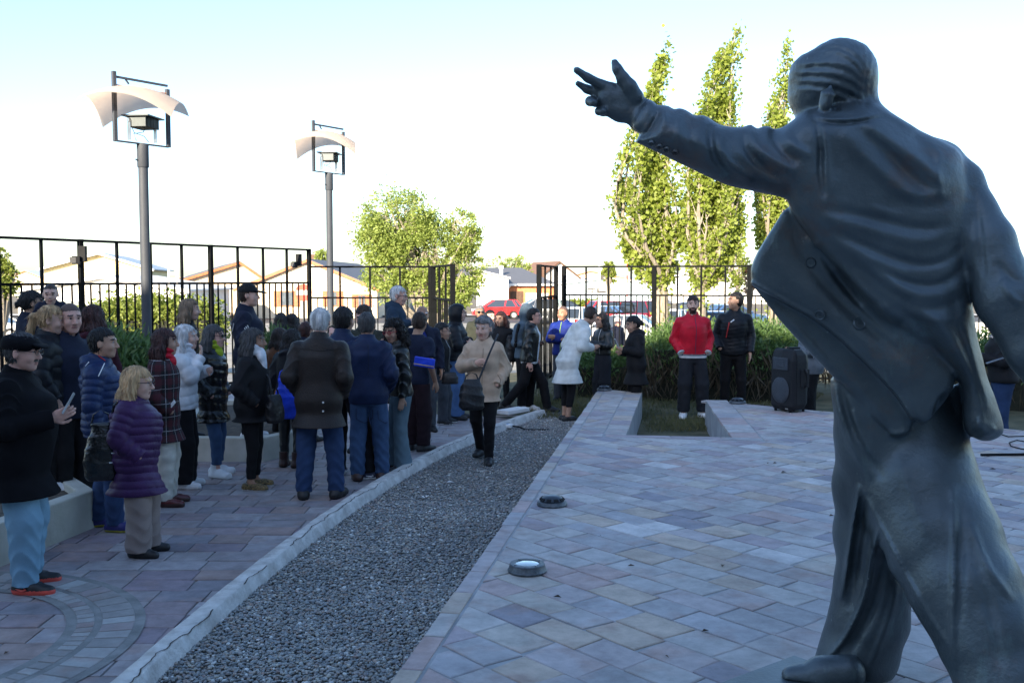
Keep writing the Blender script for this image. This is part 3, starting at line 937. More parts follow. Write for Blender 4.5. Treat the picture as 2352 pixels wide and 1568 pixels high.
# ================================================================== planters
M_SOIL = mat('planter_soil', (.07, .055, .04), .95, var=.4, scale=14, bump=.7, bscale=50)
def planter(pts, h, label, t=.13):
    r = empty('planter', (pts[0][0], pts[0][1], 0)); tag(r, label, 'planter', 'low plastered planters')
    o = np.array(pts[0]); P = [tuple(np.array(p)-o) for p in pts]
    if area(P) < 0: P = P[::-1]
    inn = inset(P, t)
    m = MB(); m.prism(inn, -.05, h-.07); m.build('soil', M_SOIL, r)
    n = len(P)
    # one joined wall ring with a slightly uneven top
    m = MB(); m.add([(*p, -.03) for p in P] + [(*p, h) for p in P] + [(*p, h) for p in inn] + [(*p, h-.1) for p in inn],
        [f for i in range(n) for f in ((i, (i+1) % n, n+(i+1) % n, n+i), (n+i, n+(i+1) % n, 2*n+(i+1) % n, 2*n+i), (2*n+i, 2*n+(i+1) % n, 3*n+(i+1) % n, 3*n+i))])
    m.build('wall', M_PLINTH, r, bevel=.012)
planter([(-3.41, 8.1), (-3.62, 6.95), (-4.2, 6.2), (-9, 6.2), (-9, 10.6), (-4.4, 9.4)], .31, 'cream planter wall with cracks behind the man in the flat cap')
planter([(-3.75, 11.05), (-2.76, 11.02), (-2.45, 11.6), (-2.9, 14.6), (-4.6, 14.6)], .27, 'cream planter wall behind the woman in white trainers')
MK = M_PLINTH

# ================================================================== lights set in the raised plaza
M_RINGM = mat('ring_metal', (.11, .125, .14), .45, metal=.6, var=.3, scale=30, bump=.3, bscale=80)
M_LENS = mat('frosted_lens', (.24, .30, .30), .25, var=.1, coat=1.0)
def dome_light(u, v, label, s=1.0):
    p = gp(u, v, SZ)
    r = empty('dome_ground_light', (p[0], p[1], SZ)); tag(r, label, 'ground light', 'round lights set in the plaza')
    m = MB(); m.lathe([(.108*s, 0), (.112*s, .012), (.105*s, .03), (.098*s, .034), (.03, .034)], n=28); m.build('base_ring', M_RINGM, r, smooth=True)
    m = MB(); m.lathe([(.088*s, .03), (.09*s, .044), (.07*s, .064), (.045*s, .074), (.01, .078)], n=28); m.build('dome', mat('dome_dark', (.05, .06, .075), .3, metal=.4), r, smooth=True)
    for k in range(10):
        a = 2*math.pi*k/10
        m = MB(); m.box((.082*s*math.cos(a), .082*s*math.sin(a), .05), (.034, .02, .012), a+math.pi/2, rot=Matrix.Rotation(a, 3, 'Z') @ Matrix.Rotation(.75, 3, 'Y') @ Matrix.Rotation(math.pi/2, 3, 'Z'))
        m.build('slot', mat('slot_black', (.004, .004, .005), .8), r)
dome_light(1268, 1160, 'dark domed ground light on the plaza edge beyond the glass one')
dome_light(1388, 896.5, 'dark domed ground light at the tip of the narrow stone finger')
dome_light(1694, 926, 'dark domed ground light near the feet of the man in black quilted jacket')
p = gp(1211, 1312, SZ)
r = empty('glass_ground_light', (p[0], p[1], SZ)); tag(r, 'round ground light with frosted glass lens and worn metal ring', 'ground light', 'round lights set in the plaza')
m = MB(); m.lathe([(.108, 0), (.112, .012), (.104, .024), (.103, .032), (.100, .036), (.100, .046), (.096, .05), (.070, .052), (.068, .046), (.02, .046)], n=36); m.build('ring', M_RINGM, r, smooth=True)
m = MB(); m.lathe([(.069, .044), (.067, .0475), (.04, .051), (.01, .052)], n=30); m.build('lens', M_LENS, r, smooth=True)
for k in range(4):
    m = MB(); a = .6 + k*math.pi/2; m.lathe([(.006, .05), (.006, .055), (.003, .056)], (.084*math.cos(a), .084*math.sin(a), 0), n=8); m.build('screw', M_STEEL, r)

# ================================================================== loudspeaker, microphone stand and cables
M_SPK = mat('speaker_plastic', (.012, .013, .016), .6, var=.15, bump=.2, bscale=300, spec=.3)
p = gp(1812, 944, SZ)
spk = empty('loudspeaker', (p[0]-.04, p[1], SZ), R(-152)); spk.scale = (.92, .92, 1); tag(spk, 'black portable loudspeaker standing on the plaza beside the statue', 'loudspeaker')
Y0 = Vector((0, 0, 0)); 
def tap(name, zs, m_, par):
    """stack of horizontal outlines"""
    V = []; n = len(zs[0][1])
    for z, P in zs: V += [(a, b, z) for a, b in P]
    F = [tuple(reversed(range(n)))]
    for i in range(len(zs)-1):
        for j in range(n): F.append((i*n+j, i*n+(j+1) % n, (i+1)*n+(j+1) % n, (i+1)*n+j))
    F.append(tuple((len(zs)-1)*n + j for j in range(n)))
    m = MB(); m.add(V, F); return m.build(name, m_, par, bevel=.012)
# local +x is the front with the grille
back = lambda w, d: [(.02, -w), (.02, w), (-d*.55, w*.95), (-d, w*.42), (-d, -w*.42), (-d*.55, -w*.95)][::-1]
tap('cabinet', [(.03, back(.19, .25)), (.10, back(.215, .30)), (.62, back(.215, .31)), (.71, back(.205, .29)), (.775, back(.17, .20))], M_SPK, spk)
frt = lambda w, d: [(.03, -w), (d, -w*.86), (d+.02, 0), (d, w*.86), (.03, w)]
tap('front_baffle', [(.02, frt(.20, .05)), (.08, frt(.225, .09)), (.64, frt(.225, .09)), (.76, frt(.205, .05)), (.785, frt(.17, .03))], M_SPK, spk)
M_GRI = mat('grille_grey', (.05, .06, .075), .45, metal=.3, bump=.5, bscale=500)
m = MB(); n = 26
for rr, xx in ((.165, .105), (.15, .118), (.08, .126), (.02, .128)): m.v += [(xx, rr*math.cos(2*math.pi*k/n), .27+rr*math.sin(2*math.pi*k/n)) for k in range(n)]
for i in range(3):
    for k in range(n): m.f.append((i*n+k, i*n+(k+1) % n, (i+1)*n+(k+1) % n, (i+1)*n+k)); m.m.append(0)
m.f.append(tuple(3*n+k for k in range(n))); m.m.append(0)
m.build('woofer', M_GRI, spk, smooth=True)
m = MB(); m.box((.105, 0, .60), (.02, .27, .15)); m.box((.112, 0, .60), (.02, .16, .08)); m.build('horn', M_GRI, spk, bevel=.006)
for s in (-1, 1):
    m = MB(); m.box((-.13, s*.213, .42), (.15, .012, .22)); m.build('handle_recess', mat('recess', (.008, .008, .01), .7), spk)
    h = MB(); h.tube([(-.13, s*.215, .53), (-.13, s*.245, .50), (-.13, s*.245, .34), (-.13, s*.215, .31)], .014, 8); h.build('handle', M_SPK, spk, smooth=True)
m = MB(); m.box((-.12, 0, .785), (.2, .06, .03)); m.build('top_handle', M_SPK, spk, bevel=.008)
for a, b in ((-.2, .12), (-.2, -.12), (.05, .14), (.05, -.14)):
    m = MB(); m.lathe([(.02, 0), (.02, .04)], (a, b, 0), 10); m.build('foot', M_BLK, spk)
m = MB(); m.box((.118, .14, .05), (.006, .05, .012)); m.build('badge', M_STEEL, spk)

a = gp(2253, 1047, SZ); b = gp(2420, 1045, SZ)
ms = MB(); ms.bar((a[0], a[1], SZ+.012), (b[0], b[1], SZ+.012), .022); tag(ms.build('microphone_stand_bar', M_BLK), 'thin black metal bar lying on the plaza behind the statue', 'stand')
cb = MB()
ptsc = [gp(2250, 990, SZ), gp(2290, 996, SZ), gp(2316, 1004, SZ), gp(2352, 1003, SZ), gp(2380, 1010, SZ)]
cb.tube([(q[0], q[1], SZ+.008) for q in ptsc], .006, 6)
ptsc = [gp(2380, 1036, SZ), gp(2345, 1032, SZ), gp(2322, 1026, SZ), gp(2318, 1018, SZ), gp(2335, 1012, SZ), gp(2380, 1020, SZ)]
cb.tube([(q[0], q[1], SZ+.008) for q in ptsc], .006, 6)
tag(cb.build('speaker_cable', M_BLK, smooth=True), 'thin black cable looping on the plaza at the right edge', 'cable')

# small things lying about
M_PAPER = mat('paper_white', (.75, .75, .74), .8, var=.05)
def scrap(u, v, z, s, label, nm='paper_scrap', cat='litter', grp='paper scraps on the pebbles', m_=None):
    p = gp(u, v, z); a = random.uniform(0, 3)
    V = []; 
    for t, (i, j) in enumerate(((-1,-.7),(1,-.8),(1.1,.7),(-.8,.8))):
        V.append((s*(i*math.cos(a)-j*math.sin(a)), s*(i*math.sin(a)+j*math.cos(a)), .004 + .012*(t % 2)))
    V += [(x, y, zz-.0015) for x, y, zz in V]
    m = MB(); m.add(V, [(0,1,2,3),(7,6,5,4),(0,4,5,1),(1,5,6,2),(2,6,7,3),(3,7,4,0)])
    o = m.build(nm, m_ or M_PAPER); o.location = p; tag(o, label, cat, grp)
scrap(971, 1143, .022, .022, 'small white paper scrap on the pebbles, left one of the near pair'); scrap(1035, 1108, .022, .03, 'white paper scrap on the pebbles, farther and larger one')
scrap(981, 1141, .022, .014, 'tiny grey paper scrap touching the near white one')
# switch box with plug by the kerb
p = gp(1158, 982, .03)
r = empty('white_junction_box', p, R(-20)); tag(r, 'white plastic socket box with a black lead at the kerb end', 'socket box')
m = MB(); m.box((0, 0, .03), (.24, .11, .05)); m.build('housing', M_PAPER, r, bevel=.012)
m = MB(); m.box((0, 0, .057), (.12, .05, .006)); m.build('switch', mat('switch_blue', (.2, .3, .5), .5), r)
m = MB(); m.tube([(.12, 0, .03), (.2, .02, .02), (.3, .0, -.01), (.45, .05, -.01), (.6, .12, -.01)], .011, 8); m.build('lead', M_BLK, r, smooth=True)
p = gp(1195, 962, 0)
m = MB(); m.box((0, 0, .0), (.5, .22, .06), .9); o = m.build('white_board', M_PAPER, bevel=.01); o.location = (p[0]-.1, p[1]+.1, .11); tag(o, 'pale flat board lying on the kerb beside the walking boots', 'board')
# dead leaves
M_DEAD = mat('dead_leaf', (.10, .055, .03), .8)
M_DEAD2 = mat('dead_leaf_dark', (.05, .035, .02), .8)
lf = MB()
for u, v, z in ((513, 1383, .002), (15, 1500, .002), (1763, 1065, SZ), (1780, 1064, SZ), (1800, 1085, SZ), (1620, 1450, SZ), (1890, 1555, SZ), (1530, 1510, SZ), (1450, 1300, SZ), (1240, 1130, .02),
                (1910, 1185, SZ), (2300, 1160, SZ), (2280, 1078, SZ), (1660, 1300, SZ), (1378, 1232, SZ), (1280, 1372, SZ), (700, 1500, .022), (820, 1340, .022), (1000, 1200, .022)):
    p = gp(u, v, z); s = random.uniform(.012, .03); a = random.uniform(0, 6)
    c, d = math.cos(a)*s, math.sin(a)*s
    m = lf; m.cur = random.randint(0, 1)
    m.add([(p[0]-c, p[1]-d, p[2]+.004), (p[0]+d*.5, p[1]-c*.5, p[2]+.012), (p[0]+c, p[1]+d, p[2]+.005), (p[0]-d*.5, p[1]+c*.5, p[2]+.014)], [(0, 1, 2, 3)])
tag(lf.build('fallen_leaves', [M_DEAD, M_DEAD2]), 'scattered dry brown leaves on the paving', 'leaves', kind='stuff')
# ================================================================== houses
M_WHITEW = mat('white_wall', (.72, .70, .66), .9, var=.05, scale=1)
M_PEACH = mat('peach_wall', (.70, .58, .42), .9, var=.06, scale=1)
M_BRICKO = mat('orange_brick', (.50, .19, .09), .9, var=.15, scale=3, bump=.3)
M_ROOFG = mat('grey_roof', (.11, .115, .13), .75, var=.15, scale=2, stretch=(1, 8, 1))
M_ROOFP = mat('pale_roof', (.42, .48, .52), .6, var=.08)
M_WOOD = mat('orange_wood', (.42, .13, .05), .6, var=.2, scale=6)
M_BROWN = mat('brown_wood', (.10, .05, .03), .7, var=.2)
M_WGLASS = mat('house_glass', (.10, .12, .14), .15, var=.2)
M_TRIMW = mat('trim_white', (.75, .74, .72), .7, var=.03)

def house(name, label, c, rz, w, dp, hw, hp, px=0.0, wall=M_WHITEW, roof=M_ROOFG, over=.35, fascia=M_WOOD, floor=-1.25):
    """local: front gable faces -y, ridge runs along +y; c = front centre; returns root"""
    r = empty(name, (c[0], c[1], floor), rz); tag(r, label, 'house', 'houses across the street')
    m = MB()
    prof = [(-w/2, 0), (w/2, 0), (w/2, hw), (px, hp), (-w/2, hw)]
    m.prism(prof, -dp, 0, (Vector((0, 0, 0)), Vector((1, 0, 0)), Vector((0, 0, 1)), Vector((0, -1, 0))))
    m.build('wall', wall, r)
    for s in (-1, 1):
        e = Vector((s*w/2, 0, hw)); k = Vector((px, 0, hp)); d = (e-k).normalized()
        e2 = e + d*over; t = .12; nrm = Vector((-d.z*s, 0, abs(d.x)))
        m = MB(); V = []
        for y in (-over, dp+.2):
            for q in (k, e2): 
                V.append((q.x, y, q.z+.01)); V.append((q.x, y, q.z+t+.01))
        m.add(V, [(0,2,3,1),(4,5,7,6),(0,4,6,2),(1,3,7,5),(0,1,5,4),(2,6,7,3)])
        m.build('roof', roof, r)
        m = MB(); m.bar((k.x, -over-.03, k.z-.02), (e2.x, -over-.03, e2.z-.02), .04, .2, up=(0, 0, 1)); m.build('fascia', fascia, r)
    return r
def window(r, x, z, w, h, shut=0, y=-.04, frame=M_WOOD, slat=True, name='window'):
    m = MB(); m.box((x, y, z), (w, .06, h)); f = m.build(name, frame, r)
    for i in (-1, 1):
        m = MB(); m.box((x+i*w*.24, y-.04, z), (w*.38, .03, h*.84)); m.build('pane', M_WGLASS, f)
    if shut:
        for i in (-1, 1):
            m = MB(); m.box((x+i*(w/2+shut/2+.02), y-.02, z), (shut, .05, h)); 
            for k in range(7): m.box((x+i*(w/2+shut/2+.02), y-.06, z-h*.4+h*.8*k/6), (shut*.75, .03, h*.05))
            m.build('shutter', frame, r)
D3 = 80.0
pk = pd(708, 598, D3); wl = pd(548, 660, D3); wr = pd(866, 668, D3)
w3 = wr[0]-wl[0]; cx3 = (wr[0]+wl[0])/2
h3 = house('peach_gable_house', 'peach house with wide gable and orange shutters behind the railing', (cx3, D3), 0, w3, 26, wl[2]+1.25-.1, pk[2]+1.25, pk[0]-cx3, M_PEACH)
def wx(u, v): q = pd(u, v, D3); return q[0]-cx3, q[2]+1.25
for u0, u1, v0, v1 in ((642, 676, 668, 704), (755, 775, 668, 704), (822, 840, 676, 706)):
    x0, z1 = wx(u0, v0); x1, z0 = wx(u1, v1); window(h3, (x0+x1)/2, (z0+z1)/2, x1-x0, z1-z0, .45)
pk = pd(543, 603, 84); hl = pd(440, 640, 84); hr_ = pd(575, 618, 84)
h2 = house('peach_low_house', 'low peach house with long grey roof, left of the wide gable', ((pk[0]-1.6), 84), R(19), 9.4, 28, 2.55, pk[2]+1.25, 1.8, M_PEACH)
for x, z, w, h in ((-1.2, 1.25, 1.1, 1.3), (2.6, 1.2, 1.3, 1.5)): window(h2, x, z, w, h, .4)
for k in range(3): 
    m = MB(); m.box((-4.73, 3.5+5*k, 1.3), (.06, 1.7, 1.2)); m.build('window', M_WOOD, h2)
pk = pd(222, 582, 104); l = pd(110, 616, 104); rr_ = pd(335, 622, 104)
h1 = house('yellow_gable_house', 'distant yellow building with pale roof at the far left', ((l[0]+rr_[0])/2, 104), R(14), rr_[0]-l[0], 24, l[2]+1.25, pk[2]+1.25, .2, mat('yellow_wall', (.74, .62, .36), .9, var=.04), M_ROOFP, .6, M_TRIMW)
window(h1, 3.5, 2.0, .8, 1.0)
# white low house with grey windows
pA = pd(40, 655, 66); pB = pd(428, 655, 66)
h0 = house('white_low_house', 'white low house with grey windows behind the left railing', ((pA[0]+pB[0])/2, 66), 0, pB[0]-pA[0], 10, 2.5, 3.4, 0, M_WHITEW, mat('white_roof', (.62, .64, .64), .7, var=.04), .3, M_TRIMW)
for u0, u1 in ((133, 166), (168, 190), (210, 228), (232, 262)):
    x0 = pd(u0, 650, 66)[0]; x1 = pd(u1, 650, 66)[0]; cxx = (pA[0]+pB[0])/2
    m = MB(); m.box(((x0+x1)/2-cxx, -.05, 1.35), ((x1-x0), .08, 1.0)); f = m.build('window', M_TRIMW, h0)
    m = MB(); m.box(((x0+x1)/2-cxx, -.1, 1.35), ((x1-x0)*.9, .04, .9)); m.build('pane', mat('window_grey', (.16, .18, .18), .3), f)
# chimney house peeking over
q = pd(770, 590, 110)
hc = house('house_with_chimney', 'far house with brown chimney seen over the wide gable roof', (q[0], 110), R(-10), 8, 10, 3.6, 5.0, -2.2, M_WHITEW)
m = MB(); m.box((-2.9, .8, 5.0), (.9, .9, 1.9)); m.build('chimney', M_BROWN, hc)
# right: white wing and brick garage house
D5 = 93.0
a = pd(1095, 700, D5); b = pd(1168, 700, D5)
e = pd(1168, 641, D5); t = pd(1095, 622, D5)
r5 = empty('white_garage_wing', (0, 0, 0)); tag(r5, 'white walled house wing behind the red car', 'house', 'houses across the street')
m = MB(); m.prism([(a[0], -1.3), (b[0], -1.3), (b[0], e[2]), (a[0], t[2])], -6, 0, (Vector((0, D5, 0)), Vector((1, 0, 0)), Vector((0, 0, 1)), Vector((0, -1, 0)))); m.build('wall', M_WHITEW, r5)
m = MB(); m.bar((a[0], D5-.2, t[2]+.1), (b[0]+.2, D5-.2, e[2]+.1), .5, .12); m.build('roof_edge', M_TRIMW, r5)
r6 = empty('brick_house', (0, 0, 0)); tag(r6, 'orange brick house with brown garage gate and dark roof, behind the red car', 'house', 'houses across the street')
a = pd(1164, 655, D5+2); b = pd(1272, 655, D5+2); rd = pd(1100, 624, D5+12); re_ = pd(1170, 628, D5+12)
m = MB(); m.box(((a[0]+b[0])/2, D5+6, (a[2]-1.3)/2), (b[0]-a[0], 8, a[2]+1.3)); m.build('wall', M_BRICKO, r6)
m = MB(); m.add([(a[0]-.3, D5+1.6, a[2]+.12), (b[0]+.4, D5+1.6, a[2]+.12), (re_[0]+1.2, D5+12, re_[2]+.6), (rd[0]-3, D5+12, re_[2]+.6),
                 (a[0]-.3, D5+1.6, a[2]-.02), (b[0]+.4, D5+1.6, a[2]-.02), (b[0]+.4, D5+12, a[2]-.02), (rd[0]-3, D5+12, a[2]-.02)],
                [(0,1,2,3), (4,7,6,5), (0,4,5,1), (1,5,6,2), (2,6,7,3), (3,7,4,0)]); m.build('roof', M_ROOFG, r6)
m = MB(); m.box(((a[0]+b[0])/2, D5+1.5, a[2]+.05), (b[0]-a[0]+.8, .14, .2)); m.tube([(a[0]+.3, D5+1.5, a[2]), (a[0]-.3, D5+1.5, a[2]-.8), (a[0]-.3, D5+1.5, -1)], .12, 8); m.build('gutter', M_TRIMW, r6)
x0 = pd(1172, 650, D5+2)[0]; x1 = pd(1201, 650, D5+2)[0]
g = MB(); g.box(((x0+x1)/2, D5+1.95, (-1.2 + pd(0, 670, D5+2)[2])/2), (x1-x0, .1, pd(0, 670, D5+2)[2]+1.2)); g = g.build('garage_gate', M_BROWN, r6)
for k in range(9):
    m = MB(); m.box((x0+(x1-x0)*(k+.5)/9, D5+1.88, -.1), ((x1-x0)/9*.7, .05, 1.9)); m.build('gate_board', M_BROWN, g)
x0 = pd(1220, 650, D5+2)[0]; m = MB(); m.box((x0, D5+1.95, -.3), (1.0, .1, 2.0)); m.build('door', M_TRIMW, r6)
x0 = pd(1246, 650, D5+2)[0]; m = MB(); m.box((x0, D5+1.95, .1), (1.1, .1, 1.1)); m.build('window', M_TRIMW, r6)
q = pd(1152, 612, D5+9)
for dx in (0, 4.2):
    m = MB(); m.lathe([(.18, -.5), (.18, .6), (.26, .62), (.26, .85), (.1, .95)], (q[0]+dx, q[1]-2, 2.4), 10); m.build('chimney', M_TRIMW if dx == 0 else M_BROWN, r6)
# blue-white long shed and pale blocks farther right
q0 = pd(1270, 650, 120); q1 = pd(1520, 650, 120)
hx = house('pale_blue_shed', 'long pale blue shed behind the parked cars', ((q0[0]+q1[0])/2, 120), 0, q1[0]-q0[0], 14, 2.6, 3.4, 0, mat('blue_white_wall', (.55, .66, .72), .8, var=.04), M_ROOFP, .3, M_TRIMW)
q0 = pd(1500, 650, 130); q1 = pd(1760, 650, 130)
hy = house('salmon_roof_house', 'distant white house with salmon roof behind the poplar trunks', ((q0[0]+q1[0])/2, 130), R(-8), q1[0]-q0[0], 14, 2.9, 5.2, 2, M_WHITEW, mat('salmon_roof', (.46, .28, .2), .8), .4, M_TRIMW)
q0 = pd(1238, 650, 140); q1 = pd(1330, 650, 140)
hz = house('brown_gable_house', 'far house with brown boarded gable right of the gate', ((q0[0]+q1[0])/2, 140), R(16), 6, 12, 3.4, 5.6, 0, M_WHITEW, mat('brown_roof', (.18, .10, .07), .8), .3, M_BROWN)
for k in range(6):   # further overexposed roofline at the horizon
    u = 60 + k*430 + random.uniform(-60, 60)
    q = pd(u, 640, 190)
    h_ = house('distant_house', ['far white house beyond the yellow building', 'far white house beyond the peach gable', 'far cream house beyond the round tree', 'far white house beyond the gate opening', 'far cream house beyond the poplars', 'far white house beyond the statue'][k],
               (q[0], 190), R(random.uniform(-30, 30)), random.uniform(10, 16), 10, 3, random.uniform(4.3, 5.2), random.uniform(-2, 2), random.choice([M_WHITEW, M_PEACH]), random.choice([M_ROOFP, M_ROOFG]))
# low street wall with iron grille at right (behind right fence)
q0 = pd(1795, 650, 42); q1 = pd(2500, 650, 42)
r = empty('white_street_wall', (0, 0, 0)); tag(r, 'low white street wall with dark slatted gate on top, right of the quilted jacket', 'wall')
m = MB(); m.box(((q0[0]+q1[0])/2, 42, -.45), (q1[0]-q0[0], .3, 1.3)); m.build('wall', M_WHITEW, r)
x = q0[0]
for k in range(16):
    m = MB(); m.box((x+.12+.17*k, 41.9, 1.0), (.09, .05, 1.7)); m.build('slat', M_IRON, r)
for z in (.35, 1.6):
    m = MB(); m.bar((x, 41.95, z), (x+2.8, 41.95, z), .05); m.build('rail', M_IRON, r)

# ================================================================== signs, mast, wires
M_RED = mat('sign_red', (.62, .07, .03), .5, var=.05)
M_SIGNW = mat('sign_white', (.8, .8, .78), .5, var=.03)
p = pd(697, 672, 23.5)
r = empty('no_entry_sign', (p[0], p[1], p[2])); tag(r, 'round red and white road sign behind the corner of the railing', 'road sign')
fr = (Vector((0, 0, 0)), Vector((1, 0, 0)), Vector((0, 0, 1)), Vector((0, -1, 0)))
m = MB(); m.prism([(.2*math.cos(a), .2*math.sin(a)) for a in np.linspace(0, 2*math.pi, 28, endpoint=False)], 0, .012, fr); m.build('disc', M_RED, r)
m = MB(); m.prism([(-.17, -.055), (.17, -.055), (.17, .055), (-.17, .055)], .013, .017, fr); m.build('white_bar', M_SIGNW, r)
m = MB(); m.tube([(0, .03, -2.3), (0, .03, .2)], .028, 10); m.build('post', M_POLE, r)
D = 48
p0 = pd(1349, 673, D); p1 = pd(1368.5, 662, D); p2 = pd(1371, 673, D); p3 = pd(1392, 662, D)
r = empty('street_name_boards', (p0[0], D, p0[2])); tag(r, 'pair of dark boards with white shapes on a pole beyond the railing', 'sign')
m = MB(); w1 = p1[0]-p0[0]; h1_ = p1[2]-p0[2]; m.box((w1/2, 0, h1_/2), (w1, .03, h1_)); b1 = m.build('board', mat('board_dark', (.06, .055, .05), .6), r)
m = MB(); m.box((w1*.28, -.025, h1_*.48), (w1*.4, .012, h1_*.42)); m.box((w1*.78, -.025, h1_*.5), (w1*.26, .012, h1_*.5)); m.build('white_shape', M_SIGNW, b1)
o2 = p2[0]-p0[0]; w2 = p3[0]-p2[0]; m = MB(); m.box((o2+w2/2, 0, h1_/2), (w2, .03, h1_)); b2 = m.build('board', MATS['board_dark'], r)
m = MB(); m.box((o2+w2*.6, -.025, h1_*.68), (w2*.76, .012, h1_*.4)); m.build('white_shape', M_SIGNW, b2)
m = MB(); m.tube([(o2+.12, .06, -2.6), (o2+.12, .06, 1.9)], .06, 10); m.build('pole', M_TRIMW, r)
m = MB(); m.box((o2+.25, 0, h1_+.52), (.16, .05, .2)); m.build('small_plate', MATS['board_dark'], r)
p = pd(1440, 700, 100); tp = pd(1440, 516, 100)
r = empty('radio_mast', (p[0], 100, -1.2)); tag(r, 'thin red and white radio mast far behind the left poplar', 'mast')
hm = tp[2]+1.2; ns = 12
for k in range(ns):
    m = MB(); m.tube([(0, 0, hm*k/ns), (0, 0, hm*(k+1)/ns)], .07, 6); m.build('mast_section', M_RED if k % 2 == 0 else M_SIGNW, r)
M_WIRE = mat('wire', (.05, .05, .05), .7)
for i, (v0, v1) in enumerate(((352, 348), (393, 388), (408, 402), (419, 414), (424, 424), (446, 443))):
    a = pd(2180, v0+1, 60); b = pd(2420, v1, 66)
    m = MB(); m.tube([a, (a+b)/2 - np.array([0, 0, .03]), b], .011, 5)
    tag(m.build('overhead_wire', M_WIRE), ['overhead wire at the right edge, topmost', 'overhead wire at the right edge, second from top', 'overhead wire at the right edge, third from top', 'overhead wire at the right edge, fourth from top', 'overhead wire at the right edge, second from bottom', 'overhead wire at the right edge, lowest'][i], 'wire', 'overhead wires right of the statue')
a = pd(1335, 517, 80); b = pd(1480, 506, 80)
m = MB(); m.tube([a, b], .012, 5); tag(m.build('overhead_wire', M_WIRE), 'single thin overhead wire left of the tall poplars', 'wire')

# ================================================================== cars
M_TYRE = mat('tyre', (.02, .02, .02), .9); M_RIM = mat('rim', (.45, .45, .46), .35, metal=.8)
M_CGL = mat('car_glass', (.03, .04, .055), .06, var=.05, spec=.8); M_LAMPR = mat('tail_lamp', (.5, .02, .02), .25); M_LAMPW = mat('head_lamp', (.7, .7, .7), .15)
PAINT = {n: mat('paint_' + n, c, .25, var=.02, coat=1.0, metal=mt) for n, c, mt in (('red', (.62, .018, .02), 0), ('white', (.78, .78, .78), 0), ('silver', (.48, .5, .53), .5), ('blue', (.05, .11, .24), .3),
        ('black', (.012, .013, .016), .1), ('skyblue', (.25, .42, .55), .2), ('maroon', (.28, .02, .04), .1), ('grey', (.16, .17, .19), .4))}
PROF = {  # body outline (x from rear to front, z), glasshouse: (x_rear_base, x_rear_top, x_front_top, x_front_base, z_base, z_top)
 'hatch': (4.0, [(-2.0, .35), (-2.02, .62), (-1.95, .95), (1.0, .93), (1.75, .78), (1.98, .60), (2.0, .32)], (-1.93, -1.45, .28, 1.12, .92, 1.48), .84),
 'sedan': (4.4, [(-2.2, .35), (-2.2, .80), (-2.05, .98), (-1.5, 1.0), (1.0, .94), (1.95, .78), (2.15, .6), (2.18, .32)], (-1.75, -1.05, .25, 1.12, .96, 1.44), .86),
 'suv': (4.3, [(-2.1, .42), (-2.12, .8), (-2.08, 1.08), (1.05, 1.06), (1.85, .95), (2.1, .75), (2.12, .4)], (-2.05, -1.85, .35, 1.1, 1.05, 1.68), .9),
 'pickup': (5.2, [(-2.6, .5), (-2.6, 1.08), (.9, 1.08), (1.3, 1.06), (2.3, .98), (2.55, .8), (2.6, .42)], (-.75, -.55, .85, 1.5, 1.06, 1.76), .9),
}
